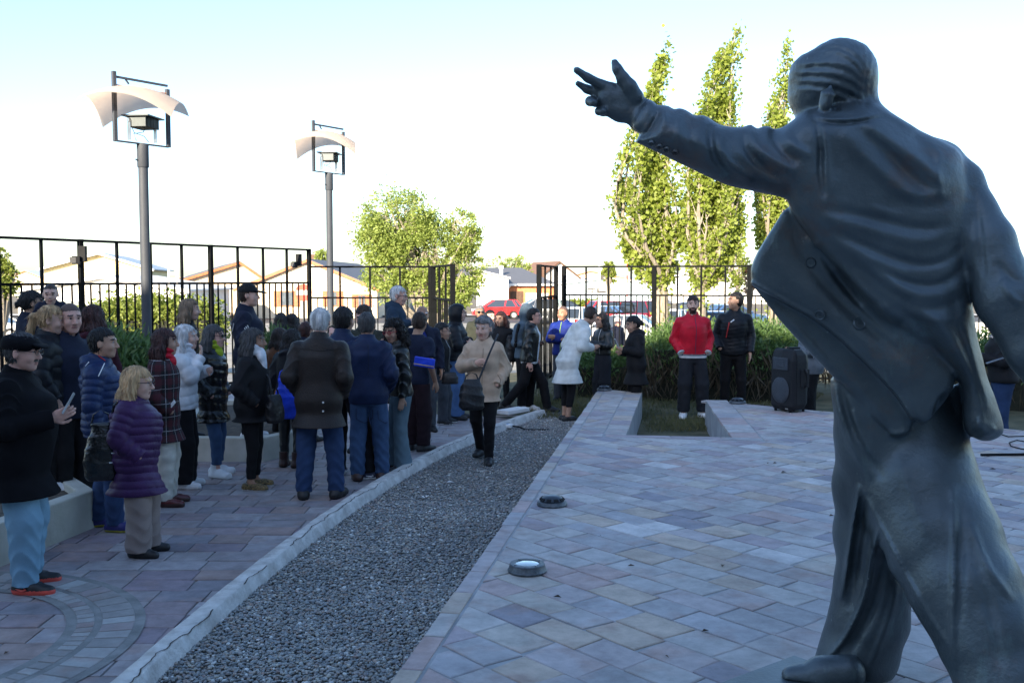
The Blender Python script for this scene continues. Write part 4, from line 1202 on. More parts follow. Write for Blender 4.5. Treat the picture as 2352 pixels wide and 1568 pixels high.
def car(kind, color, loc, rz, label, group='cars parked beyond the railing'):
    L_, prof, g, hw = PROF[kind]
    r = empty('parked_car' if kind != 'pickup' else 'parked_pickup', (loc[0], loc[1], loc[2]), rz); tag(r, label, 'car' if kind != 'pickup' else 'pickup', group)
    P = PAINT[color]
    wr = .31 if kind in ('hatch', 'sedan') else .36
    wx_ = (-L_*.31, L_*.315)
    # outline with wheel arches along the bottom
    low = []
    for c in (wx_[1], wx_[0]):
        for a in np.linspace(0, math.pi, 9): low.append((c + (wr+.05)*math.cos(a), max(.28, wr + (wr+.05)*math.sin(a))))
    outl = prof + low
    m = MB(); n = len(outl)
    ws = [(hw*.93, 0), (hw, 1)]
    V = []
    for y, sc in ((-hw, .0), (-hw+.06, 1), (hw-.06, 1), (hw, .0)):
        for x, z in outl:
            f = 1 if sc else 0
            V.append((x*(1 if f else .975), y, z if f else (.35 + (z-.35)*.93 if z > .4 else z)))
    F = [tuple(range(n)), tuple(reversed([3*n+i for i in range(n)]))]
    for q in range(3):
        for i in range(n):
            j = (i+1) % n; F.append((q*n+j, q*n+i, (q+1)*n+i, (q+1)*n+j))
    m.add(V, F); m.build('body', P, r, smooth=True)
    xb, xt, ft, fb, zb, zt = g
    hb, ht = hw*.93, hw*.74
    V = [(xb, -hb, zb), (fb, -hb, zb), (fb, hb, zb), (xb, hb, zb), (xt, -ht, zt), (ft, -ht, zt), (ft, ht, zt), (xt, ht, zt)]
    m = MB(); m.add(V, [(0,1,5,4),(1,2,6,5),(2,3,7,6),(3,0,4,7),(4,5,6,7)]); m.build('glasshouse', M_CGL, r)
    m = MB(); e = .05
    m.add([(xt-e, -ht-.01, zt-.03), (ft+e, -ht-.01, zt-.03), (ft+e, ht+.01, zt-.03), (xt-e, ht+.01, zt-.03), (xt+.1, -ht+.06, zt+.035), (ft-.12, -ht+.06, zt+.03), (ft-.12, ht-.06, zt+.03), (xt+.1, ht-.06, zt+.035)],
          [(3,2,1,0),(0,1,5,4),(1,2,6,5),(2,3,7,6),(3,0,4,7),(4,5,6,7)]); m.build('roof', P, r, smooth=True)
    for s in (-1, 1):
        m = MB()
        for (xa, xc) in ((xb, xt), (fb, ft), ((xb+fb)/2-.1, (xt+ft)/2-.05)):
            m.bar((xa, s*(hb+.004), zb), (xc, s*(ht+.004), zt), .02, .09, up=(1, 0, 0))
        if kind in ('hatch', 'suv', 'sedan'): m.bar((xb+.42, s*(hb+.003), zb), (xt+.28, s*(ht+.003), zt), .02, .12, up=(1, 0, 0))
        m.build('pillar', P, r)
        m = MB(); m.box((fb-.18, s*(hb+.09), zb+.08), (.1, .16, .12)); m.build('mirror', P, r)
        m = MB(); m.box((-L_/2+.02, s*hw*.78, zb-.12), (.08, .2, .22)); m.build('tail_lamp', M_LAMPR, r)
        m = MB(); m.box((L_/2-.06, s*hw*.74, .68), (.12, .26, .13)); m.build('headlight', M_LAMPW, r)
        for x in wx_:
            fr = (Vector((x, s*(hw-.19), wr)), Vector((1, 0, 0)), Vector((0, 0, 1)), Vector((0, s, 0)))
            m = MB(); m.prism([(wr*math.cos(a), wr*math.sin(a)) for a in np.linspace(0, 2*math.pi, 20, endpoint=False)], 0, .18, fr); t = m.build('wheel', M_TYRE, r)
            m = MB(); m.prism([(wr*.66*math.cos(a), wr*.66*math.sin(a)) for a in np.linspace(0, 2*math.pi, 20, endpoint=False)], .17, .195, fr)
            m.build('rim', M_RIM, t)
    m = MB(); m.box((-L_/2-.02, 0, .42), (.1, hw*1.8, .16)); m.build('bumper', P, r)
    m = MB(); m.box((-L_/2-.045, 0, .62 if kind == 'pickup' else .55), (.03, .42, .12)); m.build('number_plate', M_SIGNW, r)
    if kind == 'pickup':
        m = MB(); m.tube([(-.8, -.75, 1.1), (-1.0, -.7, 1.72), (-1.0, .7, 1.72), (-.8, .75, 1.1)], .04, 8); m.build('roll_bar', M_BLK, r)
        m = MB(); m.box((-1.7, 0, 1.13), (1.6, 1.55, .06)); m.build('bed_cover', M_BLK, r)
    return r
def cz(y): return float(street_z(y)) + .01
def carp(u, y): return (float(pd(u, 650, y)[0]), y, cz(y))
car('hatch', 'red', carp(1142, 79), R(186), 'bright red hatchback parked in front of the white wing', 'cars parked in the street')
car('sedan', 'silver', carp(1232, 84), R(192), 'silver saloon car behind the red hatchback', 'cars parked in the street')
car('hatch', 'white', carp(1334, 56), R(62), 'white hatchback behind the gate, rear side showing')
car('sedan', 'blue', carp(1388, 60), R(150), 'dark blue saloon between the white hatchback and the pickup')
car('hatch', 'red', carp(1404, 74), R(20), 'small red hatchback behind the dark blue saloon')
car('pickup', 'maroon', carp(1462, 60), R(35), 'red pickup with black bed cover left of the first poplar')
car('suv', 'grey', carp(1262, 70), R(80), 'grey off-road car seen through the gate pickets')
car('sedan', 'black', carp(1298, 78), R(5), 'black saloon car behind the white hatchback')
car('hatch', 'white', carp(1556, 52), R(60), 'white hatchback right of the first poplar trunk')
car('suv', 'black', carp(1596, 60), R(70), 'black off-road car behind the bearded man')
car('sedan', 'skyblue', carp(1654, 50), R(75), 'pale blue saloon between the two men by the railing')
car('sedan', 'blue', carp(1682, 64), R(10), 'dark blue saloon behind the man in quilted jacket')
car('sedan', 'silver', carp(1420, 44), R(160), 'silver saloon nearest to the railing, seen low through the pickets')
car('hatch', 'white', carp(-30, 50), R(10), 'white hatchback at the far left behind the railing')

# ================================================================== foliage
def leaf_mat(name, c1, c2, tr=.35, rough=.55):
    m = bpy.data.materials.new(name); m.use_nodes = True; nt = m.node_tree; N = nt.nodes; L = nt.links; b = N['Principled BSDF']
    b.inputs['Roughness'].default_value = rough
    ge = N.new('ShaderNodeNewGeometry'); rp = N.new('ShaderNodeValToRGB')
    rp.color_ramp.elements[0].color = (*c1, 1); rp.color_ramp.elements[1].color = (*c2, 1)
    nz = N.new('ShaderNodeTexNoise'); nz.inputs['Scale'].default_value = 1.6; L.new(ge.outputs['Position'], nz.inputs['Vector'])
    ad = N.new('ShaderNodeMath'); ad.operation = 'MULTIPLY_ADD'; ad.inputs[1].default_value = .6
    L.new(ge.outputs['Random Per Island'], ad.inputs[0]); 
    mm = N.new('ShaderNodeMath'); mm.operation = 'MULTIPLY'; mm.inputs[1].default_value = .5; L.new(nz.outputs['Fac'], mm.inputs[0]); L.new(mm.outputs[0], ad.inputs[2])
    L.new(ad.outputs[0], rp.inputs['Fac']); L.new(rp.outputs[0], b.inputs['Base Color'])
    t = N.new('ShaderNodeBsdfTranslucent'); L.new(rp.outputs[0], t.inputs['Color']); mx = N.new('ShaderNodeMixShader'); mx.inputs[0].default_value = tr
    L.new(b.outputs[0], mx.inputs[1]); L.new(t.outputs[0], mx.inputs[2]); L.new(mx.outputs[0], N['Material Output'].inputs[0])
    return m
M_POP = leaf_mat('poplar_leaf', (.17, .24, .035), (.38, .44, .08), .55)
M_TREE = leaf_mat('tree_leaf', (.17, .24, .045), (.38, .45, .11), .5)
M_HEDGE = leaf_mat('hedge_leaf', (.12, .18, .025), (.30, .34, .07), .45)
M_SHRUB = leaf_mat('shrub_needle', (.040, .085, .022), (.12, .21, .055), .35)
M_STEMS = leaf_mat('dry_stem', (.05, .04, .025), (.12, .09, .055), .1)
M_BARK = mat('bark', (.25, .215, .17), .9, var=.35, scale=3, bump=.8, bscale=20, stretch=(6, 6, 1))
M_TWIG = mat('twig', (.42, .37, .30), .85, var=.25, scale=8)

def leaves(P, size, squash=1.0, up=0.0, slim=.75, jit=.35):
    """a quad leaf at every point"""
    P = np.asarray(P, float); n = len(P)
    a = rng.normal(size=(n, 3)); a[:, 2] = a[:, 2]*(1-up) + up*2.2; a /= np.linalg.norm(a, axis=1)[:, None]
    b = rng.normal(size=(n, 3)); b -= (b*a).sum(1)[:, None]*a; b /= np.linalg.norm(b, axis=1)[:, None]
    s = size*(1 + jit*rng.uniform(-1, 1, (n, 1)))
    la = a*s; lb = b*s*slim*.5
    V = np.stack([P, P + la*.5 + lb, P + la, P + la*.5 - lb], 1).reshape(-1, 3)
    F = np.arange(4*n).reshape(n, 4)
    return V, F
def put_leaves(name, P, size, m, parent, **k):
    V, F = leaves(P, size, **k); return link(name, mesh_np(name, V, F), m, parent)

def voids(P, f, s):
    x, y, z = P.T*f
    return (np.sin(x*2.1+1.7*np.sin(z*1.3+s))*np.cos(y*2.3+s) + np.sin(z*2.6+1.5*np.sin(x*1.9)+s*2)*.8 + .5*np.sin(x*5.1+z*4.3+s)*np.cos(y*4.7))/1.6

def poplar(name, label, prof, trunk_u, fork_v, y, nl, nleaf, base_z, trunk_r, lsize=.11):
    """prof: list of (v, u_left, u_right) from the top down"""
    r = empty(name, (float(pd(trunk_u, 650, y)[0]), y, base_z)); tag(r, label, 'tree', 'upright poplars beyond the railing')
    o = np.array(r.location)
    A = np.array([(float(pd(0, v, y)[2]), float(pd(ul, 650, y)[0]), float(pd(ur, 650, y)[0])) for v, ul, ur in prof])[::-1]
    zf = float(pd(0, fork_v, y)[2]); fk = np.array([o[0], y, zf])
    tr = MB(); tr.tube([(0, 0, 0), (.04, 0, (zf-base_z)*.5), (0, 0, zf-base_z+.3)], [trunk_r*1.15, trunk_r, trunk_r*.85], 12)
    tips = []; pts = []; tw = MB()
    ztop = A[-1, 0]
    for i in range(nl):
        t = (i+.5)/nl; zt = zf + (ztop-zf)*(.16 + .84*t**.85) if i < nl-1 else ztop
        xl, xr = np.interp(zt, A[:, 0], A[:, 1]), np.interp(zt, A[:, 0], A[:, 2])
        xc, hw = (xl+xr)/2, (xr-xl)/2
        ph = random.uniform(0, 2*math.pi); q = random.uniform(.35, 1.0) if i < nl-2 else .1
        end = np.array([xc + hw*q*math.cos(ph), y + hw*q*math.sin(ph), zt])
        L_ = []
        for s in np.linspace(0, 1, 9):
            z = fk[2]*(1-s) + end[2]*s
            xl, xr = np.interp(z, A[:, 0], A[:, 1]), np.interp(z, A[:, 0], A[:, 2]); c = (xl+xr)/2; h = (xr-xl)/2
            side = min(1, s*4.5)
            p = np.array([o[0]*(1-side) + (c + h*q*math.cos(ph)*(.75+.35*math.sin(math.pi*s)))*side, y + h*q*math.sin(ph)*side, z])
            p[:2] += rng.normal(size=2)*.04
            L_.append(p)
        rad = [max(.012, trunk_r*.42*(1-s)**1.2*(.6+.4*t)) for s in np.linspace(0, 1, 9)]
        tr.tube([p-o for p in L_], rad, 7)
        L_ = np.array(L_)
        # side twigs, each with clumps of leaves
        ntw = int(14 + 30*(end[2]-fk[2])/10)
        for k in range(ntw):
            s = random.uniform(.03, 1.0); j = min(7, int(s*8)); base = L_[j] + (L_[j+1]-L_[j])*(s*8-j if j < 8 else 0)
            ln = random.uniform(.35, .95)*(1.1-.6*s); a = random.uniform(0, 2*math.pi)
            d = np.array([math.cos(a)*.42, math.sin(a)*.42, .9])*ln
            tip = base + d
            tw.tube([base-o, base + d*.5 + np.array([0, 0, -.03]) - o, tip-o], [.014, .009, .004], 4, cap=False)
            for c in range(3):
                cpt = base + d*random.uniform(.25, 1.05)
                m_ = max(4, int(nleaf/(nl*ntw*3)*random.uniform(.4, 1.7)))
                pts.append(cpt + rng.normal(size=(m_, 3))*np.array([.13, .13, .18]))
    P = np.concatenate(pts)
    P = P[voids(P, 1.6, 3.1) > -.47]
    # keep inside the profile
    xl = np.interp(P[:, 2], A[:, 0], A[:, 1]) - .12; xr = np.interp(P[:, 2], A[:, 0], A[:, 2]) + .12
    P = P[(P[:, 0] > xl) & (P[:, 0] < xr)]
    # shoots on the trunk
    q = rng.normal(size=(260, 3))*np.array([.22, .22, 1]); q[:, 2] = rng.uniform(0, zf-base_z+.5, 260); P = np.concatenate([P, q + o])
    tr.build('trunk', M_BARK, r, smooth=True); tag(tw.build('twigs', M_TWIG, r), kind='stuff')
    put_leaves('crown', P - o, lsize, M_POP, r, slim=1.0)
    return r
poplar('poplar_tree', 'tall poplar whose trunk stands left of the man in red jacket',
       [(112, 1522, 1530), (160, 1498, 1532), (215, 1488, 1530), (270, 1462, 1532), (330, 1432, 1545), (400, 1412, 1556), (480, 1398, 1562), (540, 1412, 1562), (600, 1445, 1560), (650, 1478, 1552), (690, 1490, 1540)],
       1519, 668, 36, 26, 23000, -.95, .26, .14)
poplar('poplar_tree', 'tallest poplar, leaning right, behind the statue arm',
       [(68, 1682, 1690), (110, 1652, 1690), (160, 1622, 1698), (220, 1600, 1690), (290, 1588, 1698), (360, 1568, 1712), (450, 1560, 1716), (540, 1562, 1704), (600, 1575, 1692), (650, 1590, 1680), (690, 1600, 1670)],
       1607, 672, 35, 30, 30000, -.95, .22, .125)
poplar('poplar_tree', 'poplar just left of the statue head',
       [(113, 1798, 1803), (150, 1782, 1812), (200, 1768, 1822), (260, 1758, 1828), (330, 1742, 1838), (420, 1736, 1840), (500, 1738, 1822), (580, 1745, 1810), (640, 1755, 1800)],
       1778, 640, 39, 20, 15000, -1.0, .2, .13)
poplar('young_poplar_tree', 'small young poplar behind the man in quilted jacket',
       [(560, 1694, 1702), (590, 1678, 1712), (625, 1672, 1716), (655, 1682, 1706)], 1694, 665, 47, 6, 1500, -1.1, .12, .12)

def round_tree(name, label, lobes, y, n, size, m, trunk_u, base_z, trunk_r=.2, depth=1.0, cat='tree', grp='trees beyond the railing', branches=14, gaps=.35):
    """lobes: (u, v, ru, rv) ellipses in the picture, given real depth"""
    r = empty(name, (float(pd(trunk_u, 650, y)[0]), y, base_z)); tag(r, label, cat, grp); o = np.array(r.location)
    tr = MB(); tw = MB(); pts = []
    tot = sum(l[2]*l[3] for l in lobes)
    for (u, v, ru, rv) in lobes:
        c = pd(u, v, y); rx = ru*y/FOC; rz_ = rv*y/FOC; ry = rx*depth
        fork = np.array([o[0]+(c[0]-o[0])*.15, y, base_z + (c[2]-rz_ - base_z)*.5])
        nb = max(3, int(branches*ru*rv/tot)+2)
        for i in range(nb):
            a = rng.normal(size=3); a /= np.linalg.norm(a); a[2] = abs(a[2])*.8 + .1
            e = c + a*np.array([rx, ry, rz_])*.8
            mid = (fork+e)/2 + rng.normal(size=3)*.15*rx
            tr.tube([fork-o, mid-o, e-o], [trunk_r*.5, trunk_r*.25, .015], 6)
        k = int(n*ru*rv/tot); nc = max(14, k//34)
        cl = []
        while len(cl) < nc:
            p = rng.uniform(-1, 1, 3); q = np.linalg.norm(p)
            if q > 1 or q < .35: continue
            w = math.sin(p[0]*5.1+u)*math.cos(p[1]*4.3)*math.sin(p[2]*5.7+v)
            if w < -gaps: continue
            cl.append(c + p*np.array([rx, ry, rz_]))
        for p in cl:
            s = random.uniform(.5, 1.25)*min(rx, rz_)*.13
            m_ = max(3, int(k/nc*random.uniform(.5, 1.6)))
            pts.append(p + rng.normal(size=(m_, 3))*np.array([s*1.2, s*1.2, s*.75]))
            if random.random() < .5: tw.tube([c + (p-c)*.55 - o, p - o], [.018, .006], 4, cap=False)
    tr.tube([(0, 0, 0), (0, 0, (fork[2]-base_z)*.6), tuple(fork-o)], [trunk_r*1.2, trunk_r, trunk_r*.8], 10)
    tr.build('trunk', M_BARK, r, smooth=True)
    if tw.v: tag(tw.build('twigs', M_TWIG, r), kind='stuff')
    P = np.concatenate(pts); P = P[voids(P, 1.1*46/max(y, 46), 1.3) > -.4]
    put_leaves('crown', P - o, size, m, r, slim=.5)
    return r
round_tree('pepper_tree', 'large bright green feathery tree in the middle, beyond the gate',
           [(915, 520, 88, 88), (870, 560, 55, 60), (965, 570, 75, 85), (900, 640, 62, 60), (1062, 545, 42, 62), (1065, 630, 46, 82), (985, 660, 55, 50), (1030, 690, 35, 45)], 46, 46000, .15, M_TREE, 985, -1.05, .3, .9, branches=30, gaps=.3)
round_tree('round_tree', 'pale round tree far behind the grey roof', [(1172, 612, 42, 28), (1200, 622, 22, 20)], 130, 3000, .3, M_TREE, 1175, -1.2, .3)
round_tree('conifer', 'small dark conifer between the gate and the poplars', [(1398, 628, 15, 24), (1398, 614, 9, 14)], 90, 1500, .3, M_HEDGE, 1398, -1.2, .2)
round_tree('garden_tree', 'green tree at the left edge behind the railing', [(5, 600, 20, 34), (18, 640, 26, 36), (-20, 650, 40, 60)], 30, 5000, .11, M_HEDGE, 0, -.6, .16)
round_tree('garden_tree', 'small treetop above the peach gable roof', [(738, 588, 16, 14)], 100, 700, .3, M_TREE, 738, -1.2, .2)
round_tree('red_leaf_bush', 'rusty brown bush behind the young poplar', [(1722, 640, 14, 40)], 44, 1200, .1, mat('rust_leaf', (.16, .07, .04), .8, var=.4), 1722, -1.1, .1)

def hedge(name, label, poly, z0, ztop, n, size, m, stems=0, up=.8, cat='hedge', grp='hedges and shrubs', slim=.3, lean=.0, bump_=.12, core=True):
    """poly: 4 ground corners (x,y); blades fill the upper shell, bare stems below"""
    P4 = [np.array(p, float) for p in poly]; c = sum(P4)/4
    r = empty(name, (c[0], c[1], z0)); tag(r, label, cat, grp); o = np.array(r.location)
    u = rng.uniform(0, 1, n); v = rng.uniform(0, 1, n)
    xy = ((1-u)*(1-v))[:, None]*P4[0] + (u*(1-v))[:, None]*P4[1] + (u*v)[:, None]*P4[2] + ((1-u)*v)[:, None]*P4[3]
    hh = ztop - z0
    top = z0 + hh*(1 + bump_*np.sin(xy[:, 0]*2.9+1)*np.cos(xy[:, 1]*3.3) + bump_*.6*np.sin(xy[:, 0]*7.1))
    edge = np.minimum.reduce([u, 1-u, v*.8, (1-v)*.8]); edge = np.clip(edge*6, 0, 1)
    top = top - (1-edge)*hh*.22
    f = rng.beta(2.2, .9, n) ; z = z0 + (top-z0)*f
    P = np.stack([xy[:, 0], xy[:, 1], z], 1) - o
    # gather blades in tufts
    k = max(1, n//40); cen = P[rng.integers(0, n, k)]; pick = rng.integers(0, k, n)
    P = P*.45 + (cen[pick] + rng.normal(size=(n, 3))*.09)*.55
    put_leaves('foliage', P, size, m, r, up=up, slim=slim)
    if stems:
        u = rng.uniform(0, 1, stems); v = rng.uniform(0, 1, stems)
        xy = ((1-u)*(1-v))[:, None]*P4[0] + (u*(1-v))[:, None]*P4[1] + (u*v)[:, None]*P4[2] + ((1-u)*v)[:, None]*P4[3]
        S = np.stack([xy[:, 0], xy[:, 1], z0 + rng.uniform(0, hh*.45, stems)], 1) - o
        put_leaves('stems', S, hh*.33, M_STEMS, r, up=.93, slim=.06)
    if core:  # added solid dark core, blocks the view through the gaps between blades
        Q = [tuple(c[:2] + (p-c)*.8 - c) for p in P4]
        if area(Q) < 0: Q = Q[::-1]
        m_ = MB(); m_.prism(Q, 0, hh*.68); m_.build('dark_core', mat('hedge_core', (.018, .02, .012), 1, var=.4, scale=20), r)
    return r
b0 = pd(1492, 650, 17.6); b1 = pd(1840, 650, 17.2)
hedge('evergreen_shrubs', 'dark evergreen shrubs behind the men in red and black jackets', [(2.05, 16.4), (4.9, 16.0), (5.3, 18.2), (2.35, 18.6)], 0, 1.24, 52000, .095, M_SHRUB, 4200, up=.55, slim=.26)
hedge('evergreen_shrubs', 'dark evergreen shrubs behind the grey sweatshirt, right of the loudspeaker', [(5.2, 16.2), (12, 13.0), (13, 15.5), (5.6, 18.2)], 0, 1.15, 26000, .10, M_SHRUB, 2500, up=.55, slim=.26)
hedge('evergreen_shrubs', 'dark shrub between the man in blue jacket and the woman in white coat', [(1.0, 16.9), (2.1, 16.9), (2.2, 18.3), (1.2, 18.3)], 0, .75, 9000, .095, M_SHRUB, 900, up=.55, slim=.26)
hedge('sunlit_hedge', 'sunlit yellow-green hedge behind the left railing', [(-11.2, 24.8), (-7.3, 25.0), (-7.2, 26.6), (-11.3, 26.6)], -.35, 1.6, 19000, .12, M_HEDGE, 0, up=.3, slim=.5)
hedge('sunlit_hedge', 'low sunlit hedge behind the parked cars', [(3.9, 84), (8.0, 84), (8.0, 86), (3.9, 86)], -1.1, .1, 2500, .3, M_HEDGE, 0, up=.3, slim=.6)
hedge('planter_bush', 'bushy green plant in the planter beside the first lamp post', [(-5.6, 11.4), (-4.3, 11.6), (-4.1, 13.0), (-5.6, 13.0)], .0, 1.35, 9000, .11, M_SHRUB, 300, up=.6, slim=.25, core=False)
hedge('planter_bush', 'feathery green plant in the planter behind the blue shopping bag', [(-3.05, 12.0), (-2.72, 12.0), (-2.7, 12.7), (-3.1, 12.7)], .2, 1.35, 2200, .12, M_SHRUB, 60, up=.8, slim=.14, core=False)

# grass: blades where the pebbles end and round the plaza
def grass(name, label, poly, n, h, z=.0, m=None):
    P4 = [np.array(p, float) for p in poly]
    u = rng.uniform(0, 1, n); v = rng.uniform(0, 1, n)
    xy = ((1-u)*(1-v))[:, None]*P4[0] + (u*(1-v))[:, None]*P4[1] + (u*v)[:, None]*P4[2] + ((1-u)*v)[:, None]*P4[3]
    keep = (np.sin(xy[:, 0]*3.1)*np.cos(xy[:, 1]*2.3) + rng.uniform(-1, 1, n)) > -.5; xy = xy[keep]
    P = np.stack([xy[:, 0], xy[:, 1], np.full(len(xy), z)], 1)
    V, F = leaves(P, h, up=.85, slim=.12, jit=.6)
    tag(link(name, mesh_np(name, V, F), m or M_GRASS), label, 'grass', kind='stuff')
M_GRASS = leaf_mat('grass_blade', (.06, .075, .025), (.16, .15, .06), .2)
o = sheet('grass_ground', -1.5, 14, 14.9, 21.4, .055, M_LAWN, 3)
V = [(LT[0]-.1, 14.2, .012), (14, 14.2, .012), (14, 15, .012), (-.3, 15, .012)]
grass('grass_patch', 'short worn grass around the far ends of the plaza', [(.2, 14.3), (1.3, 14.3), (2.2, 18), (.2, 18)], 9000, .07, .0)
grass('grass_patch', 'short worn grass under the man in red jacket', [(1.8, 13.1), (3.4, 13.3), (5.5, 17.5), (1.8, 17.5)], 16000, .06, .0)
lw = MB(); lw.prism([(LT2[0]-1.0, 12.6), (9, 10.6), (12, 15), (-1.2, 15.2), (.5, 14.2)], -.05, .0); tag(lw.build('lawn_strip', M_LAWN), kind='structure')
nf = MB(); nf.prism([(float(NB1[0]), float(NB1[1])-.05), (float(NB2[0])+.2, float(NB2[1])-.05), (2.75, 12.75), (1.5, 12.85)], -.02, .012); tag(nf.build('notch_paving', mat('notch_paving', (.20, .175, .15), .9, var=.2, scale=6, bump=.4)), kind='structure')
# ================================================================== people
def skin_mat(name, c):
    m = mat(name, c, .55, var=.12, scale=18, bump=.08, bscale=120, spec=.4)
    b = m.node_tree.nodes['Principled BSDF']
    b.inputs['Subsurface Weight'].default_value = .08
    b.inputs['Subsurface Radius'].default_value = (.02, .008, .004)
    return m
SKIN = {'fair': skin_mat('skin_fair', (.60, .37, .29)), 'mid': skin_mat('skin_mid', (.46, .27, .19)), 'tan': skin_mat('skin_tan', (.34, .19, .125)), 'rosy': skin_mat('skin_rosy', (.58, .33, .265)), 'dark': skin_mat('skin_dark', (.12, .07, .05))}
M_LIP = mat('lips', (.33, .15, .125), .45, var=.08)
M_EYEW = mat('eye_white', (.55, .53, .52), .2, var=.02); M_IRIS = mat('iris_dark', (.02, .012, .01), .1)
def hair_mat(name, c, rough=.5):
    return mat(name, c, rough, var=.45, scale=26, bump=.9, bscale=70, stretch=(1, 1, .12), spec=.4)
HAIR = {'black': hair_mat('hair_black', (.010, .009, .010)), 'brown': hair_mat('hair_brown', (.035, .02, .014)), 'auburn': hair_mat('hair_auburn', (.05, .018, .016)), 'grey': hair_mat('hair_grey', (.20, .20, .205)), 'white': hair_mat('hair_white', (.60, .60, .60)),
        'blonde': hair_mat('hair_blonde', (.52, .34, .18)), 'darkgrey': hair_mat('hair_darkgrey', (.06, .058, .06)), 'ash': hair_mat('hair_ash', (.20, .135, .085)), 'buzz': mat('hair_buzz', (.10, .065, .055), .8, var=.2)}
M_SOLE_W = mat('sole_white', (.66, .66, .66), .7, var=.06); M_SOLE_B = mat('sole_black', (.015, .015, .016), .8)
M_FRAME = mat('spectacle_frame', (.012, .012, .014), .3); M_SPEC = mat('spectacle_lens', (.22, .25, .28), .08, spec=.9); M_SUNG = mat('sunglass_lens', (.008, .008, .01), .05, spec=.9)
M_ZIP = mat('zip_metal', (.45, .45, .45), .35, metal=.8)

def rotm(yaw, pitch=0.0, roll=0.0):
    return np.array(Matrix.Rotation(yaw, 3, 'Z') @ Matrix.Rotation(pitch, 3, 'Y') @ Matrix.Rotation(roll, 3, 'X'))

def add_head(F, c, M, s, jowl=0.0, child=False):
    """c head centre, M head rotation (+x the face), s = head height / .235"""
    P = lambda *p: c + M @ (np.array(p)*s)
    r = lambda *q: tuple(np.array(q)*s)
    F.ell(P(-.012, 0, .028), r(.100, .079, .092), .01, rot=M)
    F.ell(P(.025, 0, -.040), r(.068, .060+jowl, .078), .035*s, rot=M)
    F.ell(P(.052, 0, -.088), r(.032, .036+jowl, .028), .025*s, rot=M)
    F.ell(P(.066, 0, -.100), r(.018, .020, .015), .015*s, rot=M)
    F.cone(P(.083, -.040, .026), P(.083, .040, .026), .014*s, .014*s, .018*s)
    for e in (-1, 1):
        F.ell(P(.104, e*.033, .010), r(.017, .021, .014), .012*s, op='s', rot=M)
        F.ell(P(.062, e*.042, -.030), r(.026, .022, .026), .02*s, rot=M)
    if not child:
        F.cone(P(.090, 0, .018), P(.113, 0, -.028), .008*s, .013*s, .010*s)
        for e in (-1, 1): F.ell(P(.102, e*.012, -.033), r(.012, .009, .009), .008*s, rot=M)
    else:
        F.ell(P(.100, 0, -.022), r(.016, .015, .012), .012*s, rot=M)
    F.ell(P(.086, 0, -.056), r(.014, .026, .0065), .008*s, rot=M)
    F.ell(P(.084, 0, -.069), r(.013, .022, .0075), .008*s, rot=M)
    F.ell(P(.104, 0, -.0625), r(.012, .024, .002), .004*s, op='s', rot=M)
    for e in (-1, 1):
        F.ell(P(-.008, e*.082, -.006), r(.019, .010, .032), .008*s, rot=M)
        F.ell(P(.0, e*.094, -.002), r(.010, .006, .016), .006*s, op='s', rot=M)

def head_mi(c, M, s, brow=True, beard=False, mous=False):
    def fn(C):
        q = ((C - c) @ M)/s
        x, y, z = q.T
        mi = np.zeros(len(C), np.int32)
        mi[(x > .078) & (np.abs(y) < .023) & (z > -.074) & (z < -.052)] = 1
        if brow: mi[(x > .070) & (np.abs(y) > .012) & (np.abs(y) < .055) & (z > .028 - .10*np.abs(y)+.003) & (z < .040 - .10*np.abs(y)+.004)] = 2
        if beard:
            mi[(x > .0) & (z < -.045 - .25*(x-.07)*0) & ~((x > .076) & (np.abs(y) < .024) & (z > -.075) & (z < -.05)) & (z > -.135) & ((z < -.05) | (np.abs(y) > .05))] = 2
            mi[(x > .085) & (np.abs(y) < .034) & (z > -.052) & (z < -.038)] = 2
        if mous: mi[(x > .080) & (np.abs(y) < .032) & (z > -.054) & (z < -.038)] = 2
        return mi
    return fn

def add_hand(F, w, d, n, s, curl=.5, spread=.0, thumb=1):
    """w wrist, d pointing direction, n palm normal (the side fingers curl to), s size factor, thumb side sign"""
    d = np.array(d, float); d /= np.linalg.norm(d); n = np.array(n, float); n -= d*(n @ d); n /= np.linalg.norm(n); t = np.cross(n, d)*thumb
    Mx = np.stack([d, t, n], 1)
    w = np.array(w, float)
    F.cone(w - d*.02*s, w + d*.03*s, .024*s, .026*s, .01, flat=(n, .75))
    F.ell(w + d*.052*s, (.050*s, .042*s, .016*s), .012, rot=Mx)
    L = (.070, .080, .074, .058)
    for i in range(4):
        off = (.030 - .020*i)*s
        b = w + d*.090*s + t*off - d*abs(i-1.2)*.004*s
        dd = d*math.cos(.25*curl) + n*math.sin(.25*curl) + t*(spread*(1.5-i)*.22)
        dd /= np.linalg.norm(dd)
        seg = L[i]*s*.46; p1 = b + dd*seg
        a = curl*1.0; d2 = d*math.cos(a) + n*math.sin(a) + t*(spread*(1.5-i)*.16); d2 /= np.linalg.norm(d2); p2 = p1 + d2*seg*.7
        a = curl*1.75; d3 = d*math.cos(a) + n*math.sin(a); p3 = p2 + d3*seg*.55
        F.cone(b - dd*.012*s, p1, .0092*s, .0085*s, .004); F.cone(p1, p2, .0085*s, .0078*s, .003); F.cone(p2, p3, .0078*s, .0068*s, .003)
    b = w + d*.022*s + t*.030*s; p1 = b + (d*.6 + t*.7 + n*.2)*.034*s; p2 = p1 + (d*.85 + t*.28 + n*.35*curl)*.032*s; p3 = p2 + (d*.9 + n*.4*curl)*.024*s
    F.cone(b, p1, .015*s, .0115*s, .01); F.cone(p1, p2, .011*s, .0098*s, .004); F.cone(p2, p3, .0098*s, .0078*s, .003)

